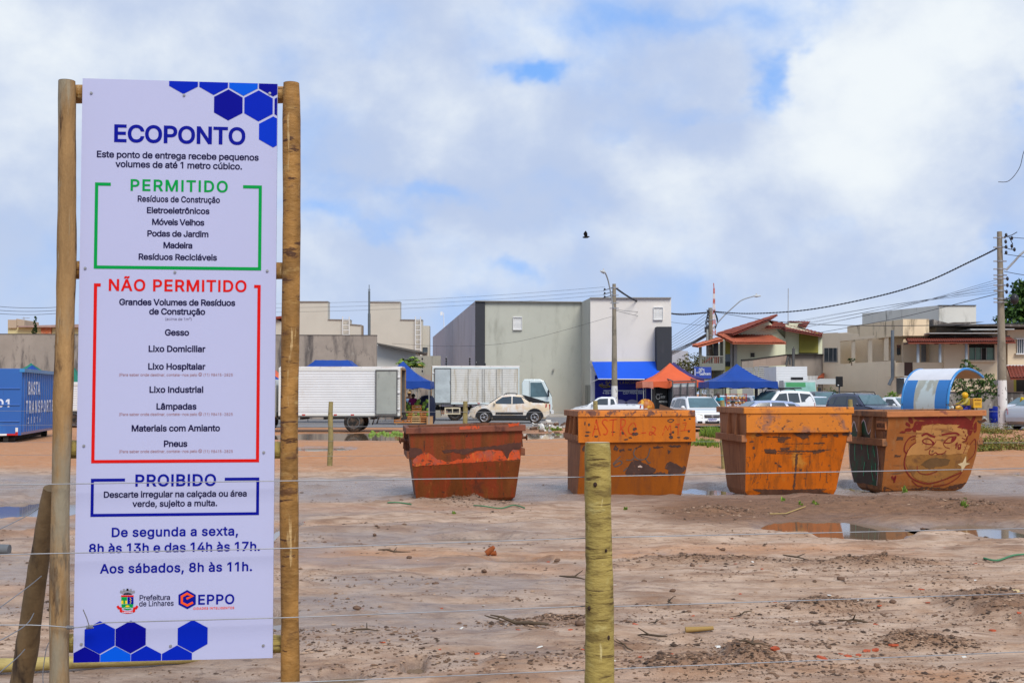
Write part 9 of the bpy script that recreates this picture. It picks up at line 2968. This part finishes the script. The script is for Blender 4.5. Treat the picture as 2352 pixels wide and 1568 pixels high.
leaf_mid = [lf('leaf_mid', (.055, .105, .018)), lf('leaf_dark', (.025, .055, .012)), lf('leaf_light', (.11, .17, .03))]
leaf_dark = [lf('leaf_deep', (.022, .055, .012)), lf('leaf_deeper', (.012, .03, .008)), lf('leaf_fresh', (.05, .11, .018))]
leaf_tree = [lf('tree_leaf', (.045, .10, .016)), lf('tree_leaf_deep', (.016, .045, .009)), lf('tree_leaf_fresh', (.10, .19, .025))]
leaf_olive = [lf('leaf_olive', (.10, .10, .03)), lf('leaf_brown_green', (.06, .06, .022)), lf('leaf_straw', (.19, .17, .06))]
leaf_bright = [lf('leaf_bright', (.14, .24, .03)), lf('leaf_spring', (.20, .28, .04)), lf('leaf_dull', (.06, .12, .02))]  # three greens mixed at random over the leaves
leaf_yel = [lf('weed_yellow', (.22, .20, .035)), lf('weed_green', (.12, .15, .025)), lf('weed_brown', (.16, .085, .03))]
bark = mat('bark', (.11, .08, .055), rough=.9, var=.3, vs=6, bump=.4)


def leaves(mb, c, r, n, size, rg, shell=.5, droop=.3):
 for _ in range(n):
  d = Vector((rg.gauss(0, 1), rg.gauss(0, 1), rg.gauss(0, 1))).normalized()
  k = shell + (1 - shell) * rg.random() ** .5
  p = Vector(c) + Vector((d.x * r[0], d.y * r[1], d.z * r[2])) * k
  a = Vector((rg.gauss(0, 1), rg.gauss(0, 1), rg.gauss(-droop, .7))).normalized()
  b_ = a.cross(Vector((rg.gauss(0, 1), rg.gauss(0, 1), rg.gauss(0, 1)))).normalized()
  s = size * rg.uniform(.6, 1.3)
  mb.add([p - a * s * .5, p + b_ * s * .28, p + a * s * .6, p - b_ * s * .28], [(0, 1, 2, 3)], rg.choice((0, 0, 0, 1, 1, 2)))


def tree(name, label, loc, h, trunk_r, clumps, mats_, n, size, seed, group=None, limbs=True, cat='tree'):
 """clumps: (dx, dy, z, rx, ry, rz)"""
 rg = random.Random(seed)
 t = thing(name, label, cat, (loc[0], loc[1], loc[2] if len(loc) > 2 else 0), 0, group)
 mb = MB()
 tot = sum(c[3] * c[5] for c in clumps)
 for c in clumps:
  k = max(3, int(n * c[3] * c[5] / tot / 12))
  for _ in range(k):
   d = Vector((rg.gauss(0, 1), rg.gauss(0, 1), rg.gauss(0, 1))).normalized() * rg.uniform(.5, 1)
   q = (c[0] + d.x * c[3], c[1] + d.y * c[4], c[2] + d.z * c[5])
   leaves(mb, q, (c[3] * .28, c[4] * .28, c[5] * .24), 12, size, rg, .2)
 mb.build('crown', mats_, t)
 mb = MB()
 mb.tube([(0, 0, -.1), (.04 * h * .2, 0, h * .3), (0, .03, h * .6)], [trunk_r, trunk_r * .8, trunk_r * .55], n=8)
 if limbs:
  for c in clumps:
   mb.tube([(0, 0, h * rg.uniform(.3, .55)), ((c[0]) * .5, c[1] * .5, (h * .5 + c[2]) / 2), (c[0], c[1], c[2])], [trunk_r * .5, trunk_r * .35, trunk_r * .12], n=6)
 mb.build('trunk', [bark], t)
 return t


q = at(2352, 903, 98)
tree('broadleaf_tree', 'large dark green tree rising behind the houses at the right edge', (q.x + .7, 98), 9, .35, [(-1.3, 0, 7.6, 1.6, 1.5, 1.2), (-.8, 0, 9.0, 1.5, 1.5, 1.1), (-.3, 0, 10.3, 1.3, 1.3, .9), (-1.9, .5, 6.6, 1.3, 1.3, .9), (.8, 0, 8.4, 1.9, 1.8, 1.6), (2.5, 0, 9.0, 2, 2, 1.8), (.6, 0, 6.6, 2, 1.5, 1)], leaf_tree, 9500, .36, 3)
q = at(1590, 903, 118)
tree('broadleaf_tree', 'olive brown tree behind the orange tent, left of the green house balcony', (q.x, 118), 4.5, .25, [(-1.2, 0, 3.6, 1.4, 1.2, 1.1), (.2, 0, 4.6, 1.5, 1.3, 1.1), (1.5, 0, 4.2, 1.3, 1.2, 1.2), (-.6, 0, 2.6, 1.8, 1.2, 1.0), (1.0, 0, 2.7, 1.6, 1.2, 1.1), (2.2, 0, 5.2, .9, .9, .7), (-1.9, 0, 2.3, .8, .8, .8)], leaf_olive, 4200, .24, 5)
q = at(2216, 903, 64)
tree('street_tree', 'small leafy tree growing behind the bus shelter', (q.x + .3, 63.2), 2.3, .06, [(-1.0, 0, 2.2, .6, .5, .42), (-.2, 0, 2.9, .6, .5, .38), (.4, 0, 2.35, .65, .5, .42), (1.0, 0, 1.75, .5, .5, .35), (-.7, 0, 1.55, .5, .4, .3), (-.1, 0, 1.8, .6, .5, .4), (.25, 0, 1.4, .35, .3, .25), (-.5, 0, 3.25, .3, .3, .25)], leaf_mid, 2600, .13, 7)
q = at(941, 903, 71)
pt = thing('papaya_plant', 'papaya plant with drooping yellowing leaves above the blue stall tent', 'plant', (q.x, 71, 0))
rg = random.Random(4)
mb = MB()
top = at(941, 836, 71).z
for k in range(46):
 a = rg.uniform(0, 2 * math.pi)
 ln_ = rg.uniform(.2, .8)
 el_ = rg.uniform(-.35, .6)
 c = Vector((math.cos(a) * ln_, math.sin(a) * ln_, top + math.sin(el_) * ln_ + .1))
 yl = rg.random() < .2 and el_ < .1
 for j in range(7):
  b_ = -1.6 + j * .53 + a
  tip = c + Vector((math.cos(b_) * .30, math.sin(b_) * .30, -.12 - .05 * rg.random()))
  sd_ = Vector((-math.sin(b_), math.cos(b_), 0)) * .085
  mid = c.lerp(tip, .55)
  mb.add([c, mid + sd_, tip, mid - sd_], [(0, 1, 2, 3)], 3 if yl else rg.choice((0, 1, 2)))
mb.build('crown', leaf_bright + [lf('leaf_yellowed', (.45, .33, .04))], pt)
mb = MB()
mb.tube([(0, 0, 0), (.03, 0, top * .5), (0, 0, top)], [.09, .075, .06], n=8)
mb.build('trunk', [bark], pt)
q = at(78, 903, 93)
tree('cypress', 'slim dark cypress in front of the pale yellow house', (q.x, 93), 5.5, .1, [(0, 0, 5.0 + .36 * k, .42 - .05 * k, .42 - .05 * k, .32) for k in range(8)], leaf_dark, 1800, .14, 8, limbs=False)
q = at(1899, 903, 80)
tree('garden_bush', 'dark bush under the grey awning beside the dark pickup', (q.x, 80), 1.5, .05, [(-.35, 0, 1.1, .5, .5, .6), (.25, 0, 1.35, .5, .5, .7), (.0, 0, .7, .8, .6, .5)], leaf_mid, 1400, .11, 9)
q = at(2041, 903, 74)
tree('garden_bush', 'light green bush before the gate of the beige house', (q.x, 74), 1.2, .04, [(-.3, 0, 1.25, .35, .35, .3), (.25, 0, 1.45, .35, .35, .35), (.05, 0, .95, .55, .4, .4)], leaf_bright, 900, .11, 10)
q = at(1949, 826, 90)
tree('potted_plant', 'small green pot plant on the verandah corner', (q.x, 89.2, at(1949, 836, 89.2).z), .3, .05, [(0, 0, .32, .28, .25, .2)], leaf_dark, 200, .09, 12, limbs=False, cat='plant')


def weeds(name, label, cx, cy, hx, n, h, mats_, seed, d=None, kind='stuff', blade=.02):
 rg = random.Random(seed)
 c = gr(cx, cy)
 mb = MB()
 for _ in range(n):
  x = c.x + rg.gauss(0, .5) * px2m(hx, c.y)
  y = c.y + rg.gauss(0, .5) * (d or .6)
  z = ground_h1(x, y) - .01
  hh = h * rg.uniform(.35, 1.1)
  for _b in range(6):
   a = rg.uniform(0, 6.28)
   l_ = hh * rg.uniform(.5, 1)
   o = Vector((math.cos(a), math.sin(a), 0)) * l_ * rg.uniform(.15, .55)
   s = Vector((-math.sin(a), math.cos(a), 0)) * blade * rg.uniform(.6, 1.4)
   b0 = Vector((x, y, z))
   mb.add([b0 - s, b0 + s, b0 + o * .5 + s * .8 + Vector((0, 0, l_ * .65)), b0 + o + Vector((0, 0, l_)), b0 + o * .5 - s * .8 + Vector((0, 0, l_ * .65))], [(0, 1, 2, 3, 4)], rg.choice((0, 0, 1, 1, 2)))
 o = mb.build(name, mats_)
 return tag(o, label, 'weeds', None, kind)


def bush_patch(name, label, x0, x1, py, n, hmax, mats_, seed, dep):
 rg = random.Random(seed)
 mb = MB()
 Y0 = gr(x0, py).y
 for _ in range(n):
  px = rg.uniform(x0, x1)
  x, y = at(px, 903, Y0).x, Y0 + rg.uniform(0, dep)
  h = hmax * (.25 + .75 * rg.random()) * (.55 + .9 * mnoise.noise(Vector((x * 1.3, y * .5, seed))) + .2)
  h = max(.08, h)
  z = ground_h1(x, y)
  for k in range(5):
   zz = z + h * (k + .6) / 5
   leaves(mb, (x + rg.gauss(0, .05), y, zz), (.13, .13, h * .16), 5, .065, rg, .1)
  mb.add([(x - .006, y, z), (x + .006, y, z), (x + rg.gauss(0, .06), y, z + h * 1.1)], [(0, 1, 2)], 2)
 tag(mb.build(name, mats_), label, 'weeds', None, 'stuff')


bush_patch('tall_weeds', 'yellow green weeds along the lot edge right of the painted skip', 2258, 2420, 1040, 420, .62, leaf_yel, 21, 9)
bush_patch('tall_weeds', 'bushy weeds round the foot of the tall right pole', 2278, 2330, 996, 60, .75, leaf_yel, 22, 2)
weeds('tall_weeds', 'fresh grass tuft in front of the white estate car', 1636, 1002, 24, 130, .48, leaf_bright, 23, 1.6, blade=.016)
weeds('tall_weeds', 'low grass on the sand left of the brightest orange skip', 1620, 1024, 30, 90, .28, leaf_bright, 24, 1.0, blade=.014)
weeds('tall_weeds', 'few weeds on the kerb beside the pickup', 1120 + 150, 988, 20, 60, .25, leaf_bright, 25, .8, blade=.014)
for i, (x, y, h, n) in enumerate(((2079, 1136, .13, 10), (1798, 1166 - 10, .09, 6), (1838, 1167, .06, 6), (1872, 1167, .06, 5), (2216, 1174, .10, 7), (2212, 1160, .08, 7), (1436, 1168, .07, 5), (1042, 1183, .06, 5))):
 tag(weeds('weed_seedling', 'small bright green seedling sprouting from the mud', x, y, 5, n, h, leaf_bright, 40 + i, .08, kind='thing', blade=.016), cat='plant', group='seedlings in the mud')

# -- LOOSE THINGS ON THE GROUND
def scatter_pos(rg, x0, x1, y0, y1):
 px, py = rg.uniform(x0, x1), rg.uniform(y0, y1)
 q = gr(px, py)
 return q.x, q.y


rg = random.Random(77)
clod = mat('soil_clods', (.17, .10, .062), rough=.95, var=.45, vs=3)
# clods and grit: far too many to count
nr_ = np.random.RandomState(7)
N = 34000
px_, py_ = nr_.uniform(0, 2352, N), 1100 + 520 * nr_.uniform(0, 1, N) ** .75
v_ = (784 - py_) / FPX
t_ = -EYE / (SP + v_ * CP)
X_, Y_ = (px_ - 1176) / FPX * t_, (CP - v_ * SP) * t_
hs = [HEAPS[i] for i in nr_.randint(0, len(HEAPS) - 2, 14000)]
X_ = np.concatenate([X_, [h_[0] + nr_.normal() * .55 * h_[2] for h_ in hs]])
Y_ = np.concatenate([Y_, [h_[1] + nr_.normal() * .55 * h_[3] for h_ in hs]])
dens = fbm(X_ * .8, Y_ * 2.2, 71, 4)
keep = (nr_.uniform(0, 1, len(X_)) < np.clip(.12 + 6 * dens, .03, 1)) | (np.arange(len(X_)) >= N)
keep &= (Y_ > 5.5) & (Y_ < 27) & (puddle_mask(X_, Y_) < .3)
X_, Y_ = X_[keep], Y_[keep]
Z_ = ground_h(X_, Y_)
n_ = len(X_)
S_ = np.minimum(.0055 * np.exp(nr_.normal(0, .6, n_)), .024) * (1 + .03 * np.maximum(0, Y_ - 8))
dirs = np.array([(1, 0, 0), (.3, .95, .1), (-.8, .5, 0), (-.7, -.6, .05), (.4, -.9, 0), (.25, .1, .6), (-.3, -.1, .55), (0, 0, -.5)])
jx = nr_.uniform(.65, 1.25, (n_, 8, 1))
an = nr_.uniform(0, 6.28, n_)
D = dirs[None] * jx * np.array([1.35, .9, .75])
D = np.stack([D[..., 0] * np.cos(an)[:, None] - D[..., 1] * np.sin(an)[:, None], D[..., 0] * np.sin(an)[:, None] + D[..., 1] * np.cos(an)[:, None], D[..., 2]], -1) * S_[:, None, None]
V_ = D + np.stack([X_, Y_, Z_ + S_ * .12], -1)[:, None]
fc = np.array([(0, 1, 5), (1, 6, 5), (1, 2, 6), (2, 3, 6), (3, 4, 6), (4, 5, 6), (4, 0, 5)])
F_ = (fc[None] + (np.arange(n_) * 8)[:, None, None]).reshape(-1, 3)
mb = MB()
mb.v, mb.f = V_.reshape(-1, 3).tolist(), F_.tolist()
mb.mi, mb.sm = np.repeat(nr_.choice([0, 0, 0, 1, 1, 2], n_), len(fc)).tolist(), [False] * len(mb.f)
tag(mb.build('soil_clods', [clod, mat('dark_crumbs', (.075, .048, .034), rough=.95, var=.4, vs=3), mat('sandy_crumbs', (.36, .24, .16), rough=.95, var=.3, vs=3)]), 'crumbs and clods of brown earth scattered over the sand', 'soil', kind='stuff')

brick_m = mat('red_brick_shard', (.42, .085, .035), rough=.9, var=.25, vs=20)
white_m = mat('white_litter', (.70, .68, .62), rough=.8, var=.1, vs=20)
twig_m = mat('dark_twig', (.10, .07, .045), rough=.9, var=.3, vs=10)
stone_m = mat('brown_stone', (.15, .09, .06), rough=.9, var=.3, vs=10)


def shard(m_, name, s, flat):
 mb = MB()
 n = rg.choice((4, 5))
 P = [(math.cos(k * 2 * math.pi / n + rg.uniform(-.3, .3)) * s * rg.uniform(.6, 1.1), math.sin(k * 2 * math.pi / n + rg.uniform(-.3, .3)) * s * .7 * rg.uniform(.6, 1.1), 0) for k in range(n)]
 mb.prism(P, (rg.uniform(-.2, .2) * s * flat, rg.uniform(-.2, .2) * s * flat, s * flat))
 return mb.build(name, [m_])


def strew(protos, label, cat, group, places, zoff=0):
 usedp = set()
 for i, (px, py, sc) in enumerate(places):
  k = i % len(protos)
  o = protos[k]
  if k in usedp:
   o = o.copy()
   COL.objects.link(o)
  usedp.add(k)
  q = gr(px, py)
  o.location = (q.x, q.y, ground_h1(q.x, q.y) + zoff)
  o.rotation_euler = (rg.uniform(-.25, .25), rg.uniform(-.25, .25), rg.uniform(0, 6.28))
  o.scale = (sc, sc, sc)
  tag(o, label, cat, group)


PB = [(1545, 1525, 1.3), (1776, 1527, 1.6), (1888, 1525, 1.3), (1946, 1510, 1.2), (1990, 1500, 1.4), (2012, 1497, 1.2), (2052, 1598 - 110, 1.5), (2121, 1472, 1.3), (1970, 1508, 1.0), (1932, 1503, .9), (2117, 1363 - 10, 1.5), (2100, 1268, 1.0), (2280, 1448, 1.3), (2340, 1430, 1.0), (1690, 1300, .9), (1750, 1313, .8), (1655, 1282, .8), (1608, 1304, .7), (1780, 1390, .9), (2020, 1398, 1.0),
      (1460, 1452, 1.0), (1590, 1410, .8), (1680, 1420, .8), (2196, 1375, .9), (2240, 1300, .9), (2010, 1440, 1.0), (1120, 1272, 1.6), (1260, 1290, .9), (1190, 1462, .8), (1380, 1450 + 80, .9), (1310, 1470, .8), (1095, 1522, 1.0), (880, 1488, .9), (1015, 1398, .7), (1000, 1180, .9), (700, 1160 + 40, .8), (1340, 1505, 1.0), (1640, 1535, 1.0), (1870, 1385, .8), (1700, 1365, .8), (2170, 1258, .8), (2290, 1235, .8), (1010, 1505, .7), (830, 1405, .7), (2130, 1392, .8), (1470, 1520, .9)]
strew([shard(brick_m, 'brick_shard', .030, .3) for _ in range(6)], 'broken red brick shard lying on the wet sand', 'brick shard', 'red brick shards', PB, -.003)
PWt = [(1730, 1300, 1), (1650, 1495, 1.2), (1677, 1492, 1.1), (1615, 1340, .8), (2320, 1382, 1.2), (1830, 1425, .7), (1520, 1330, .9), (1060, 1448, 1.0), (1160, 1440, .9), (1400, 1585 - 60, .8), (1240, 1500, .9), (1410, 1540, .8), (2215, 1505, .8), (1290, 1265, .6), (1410, 1355, .9), (1118, 1222, .7), (1970, 1390, .6), (1905, 1375, .7), (2060, 1255, .6), (960, 1290, .7), (1110, 1390, .7), (2240, 1340, .8)]
strew([shard(white_m, 'litter_scrap', .030, .12) for _ in range(4)], 'small scrap of white litter on the mud', 'litter', 'white litter scraps', PWt, .002)
PS = [(1280, 1290, 1.2), (1590, 1308, 1.0), (1660, 1260, 1.0), (1330, 1462, 1.3), (1545, 1365, 1.0), (1930, 1335, 1.2), (1810, 1402, 1.0), (1500, 1265, .9), (860, 1232, 1.0), (940, 1286, 1.1), (1112, 1313, 1.1), (2120, 1208, 1.2), (2290, 1210, .9), (1880, 1235, .9), (820, 1420, 1.0), (2240, 1405, 1.2), (2050, 1395, 1.0), (1350, 1500, .9), (1000, 1350, 1.0), (1480, 1345, .9)]
st0 = []
for _ in range(4):
 mb = MB()
 mb.ball((0, 0, .012), (.030, .024, .016), n=7, m=5, jit=.2)
 st0.append(mb.build('stone', [stone_m]))
strew(st0, 'brown lump of stone half sunk in the mud', 'stone', 'loose brown stones', PS)
PT = [(905, 1330 - 60, 1.6), (1320, 1352 - 10, 1.5), (1140, 1428, 1.0), (1500, 1445, 1.0), (1540, 1395, 1.2), (1700, 1410, 1.0), (1830, 1290, 1.4), (1960, 1442, 1.5), (1730, 1540, 1.2), (1430, 1500, 1.0), (1690, 1195, .9), (1490, 1480, 1.3), (840, 1460, 1.2), (1190, 1476 - 30, 2.2)]
tw0 = []
for _ in range(5):
 mb = MB()
 P = [Vector((-.11 + .055 * k, rg.uniform(-.012, .012), .008 + rg.uniform(0, .012))) for k in range(5)]
 mb.tube(P, [.004, .006, .006, .004, .002], n=5)
 mb.tube([P[2], P[2] + Vector((.04, .04, .03))], [.005, .002], n=4)
 tw0.append(mb.build('twig', [twig_m]))
strew(tw0, 'dark broken twig lying on the sand', 'twig', 'scattered twigs', PT, .004)
# single things one can find
mb = MB()
q = gr(1128, 1275)
mb.tube([(-.05, 0, .02), (0, .01, .06), (.03, .0, .09)], [.03, .035, .02], n=7, jit=.15)
mb.tube([(.0, 0, .02), (.05, -.01, .03)], [.02, .03], n=6, jit=.15)
o = mb.build('rusty_can', [mat('orange_rust', (.28, .075, .02), rough=.8, var=.4, vs=14)], loc=(q.x, q.y, ground_h1(q.x, q.y)))
tag(o, 'crumpled orange brown scrap sitting by a small pool in the sand', 'scrap')
mb = MB()
q = gr(2325, 1380)
mb.prism([(-.07, -.03, .02), (.06, -.04, .01), (.07, .03, .06), (-.04, .04, .065)], (0, 0, .012))
o = mb.build('cardboard_scrap', [mat('pale_cardboard', (.52, .40, .22), rough=.9, var=.1)], loc=(q.x, q.y, ground_h1(q.x, q.y)))
tag(o, 'pale torn cardboard piece on the soil heap at the right edge', 'cardboard')
mb = MB()
q = gr(8, 1272)
mb.tube([(-.3, 0, .06), (.06, 0, .05)], [.06, .055], n=12)
o = mb.build('grey_pipe', [mat('grey_plastic_pipe', (.12, .13, .14), rough=.5, var=.15)], loc=(q.x, q.y, ground_h1(q.x, q.y)))
tag(o, 'short grey plastic pipe on the mud at the left edge', 'pipe')
rope_m = mat('green_rope', (.07, .20, .10), rough=.8, var=.2)
for lab, pts in (('green rope lying in front of the low rusty skip', [(1088, 1163), (1110, 1167), (1150, 1168), (1180, 1165), (1205, 1170)]), ('green rope end on the mud left of the low rusty skip', [(890, 1164), (915, 1163), (945, 1164)]), ('green rope curling on the sand at the right edge', [(2260, 1293), (2290, 1297), (2330, 1285), (2370, 1282)])):
 P = []
 for x, y in pts:
  q = gr(x, y)
  P.append(Vector((q.x, q.y, ground_h1(q.x, q.y) + .02)))
 mb = MB()
 mb.tube(curve_pts(P, 5), .010, n=6)
 tag(mb.build('rope', [rope_m]), lab, 'rope')
mb = MB()
P = []
for x, y in ((1768, 1159 + 20), (1805, 1177), (1850, 1172)):
 q = gr(x, y)
 P.append(Vector((q.x, q.y, ground_h1(q.x, q.y) + .02)))
mb.tube(P, .008, n=6)
tag(mb.build('stick', [mat('straw_stick', (.42, .30, .12), rough=.8)]), 'pale straw coloured stick below the brightest orange skip', 'stick')
mb = MB()
q = gr(1730, 1388)
mb.tube([(-.09, 0, .02), (0, .0, .025), (.10, .01, .03)], [.022, .018, .014], n=6)
mb.v = [tuple(v) for v in mb.v]
tag(mb.build('stick', [mat('ochre_stick', (.33, .21, .07), rough=.8)], loc=(gr(1605, 1466 - 0).x, gr(1605, 1466).y, ground_h1(gr(1605, 1466).x, gr(1605, 1466).y))), 'short ochre stick right of the thick fence post', 'stick')
# rubble heap by the kerb between the two left skips
mb = MB()
rg2 = random.Random(5)
for k in range(90):
 q = gr(1255 + rg2.gauss(0, 22), 984 + rg2.gauss(0, 5))
 s = .05 * math.exp(rg2.gauss(0, .5))
 mb.box((q.x, q.y, ground_h1(q.x, q.y) + s * .5 + max(0, .25 - abs(q.x - gr(1265, 984).x) * .3) * rg2.random()), (s * 3, s * 1.2, s), rot=Matrix.Rotation(rg2.uniform(0, 3), 3, Vector((rg2.random(), rg2.random(), rg2.random())).normalized()), mi=rg2.choice((0, 0, 1, 2)))
tag(mb.build('rubble', [mat('grey_rubble', (.36, .33, .29), rough=.9, var=.3, vs=4), stone_m, white_m]), 'heap of pale rubble by the kerb between the two left skips', 'rubble', kind='stuff')
# rail like kerb piece behind skip 1
# birds
def bird(label, c, s, wings):
 t = thing('bird', label, 'bird', c)
 mb = MB()
 mb.tube([(-.28 * s, 0, 0), (-.1 * s, 0, 0), (.12 * s, 0, .02 * s), (.24 * s, 0, .05 * s), (.32 * s, 0, .05 * s)], [.05 * s, .08 * s, .09 * s, .05 * s, .01 * s], n=7)
 if wings:
  for sg in (-1, 1):
   mb.add([(.12 * s, 0, .05 * s), (-.12 * s, 0, .04 * s), (-.2 * s, sg * .3 * s, .34 * s), (-.05 * s, sg * .42 * s, .5 * s), (.1 * s, sg * .25 * s, .32 * s)], [(0, 1, 2, 3, 4)])
   mb.add([(.12 * s, 0, .045 * s), (-.12 * s, 0, .035 * s), (-.2 * s, sg * .3 * s, .33 * s), (-.05 * s, sg * .42 * s, .49 * s), (.1 * s, sg * .25 * s, .31 * s)], [(4, 3, 2, 1, 0)])
 else:
  mb.ball((.22 * s, 0, .10 * s), .06 * s, n=6, m=4)
 mb.build('body', [mat('black_feathers', (.012, .011, .011), rough=.7)], t)
 return t


bird('black vulture flying with raised wings above the grey building', at(1346, 545, 70), .72, True)
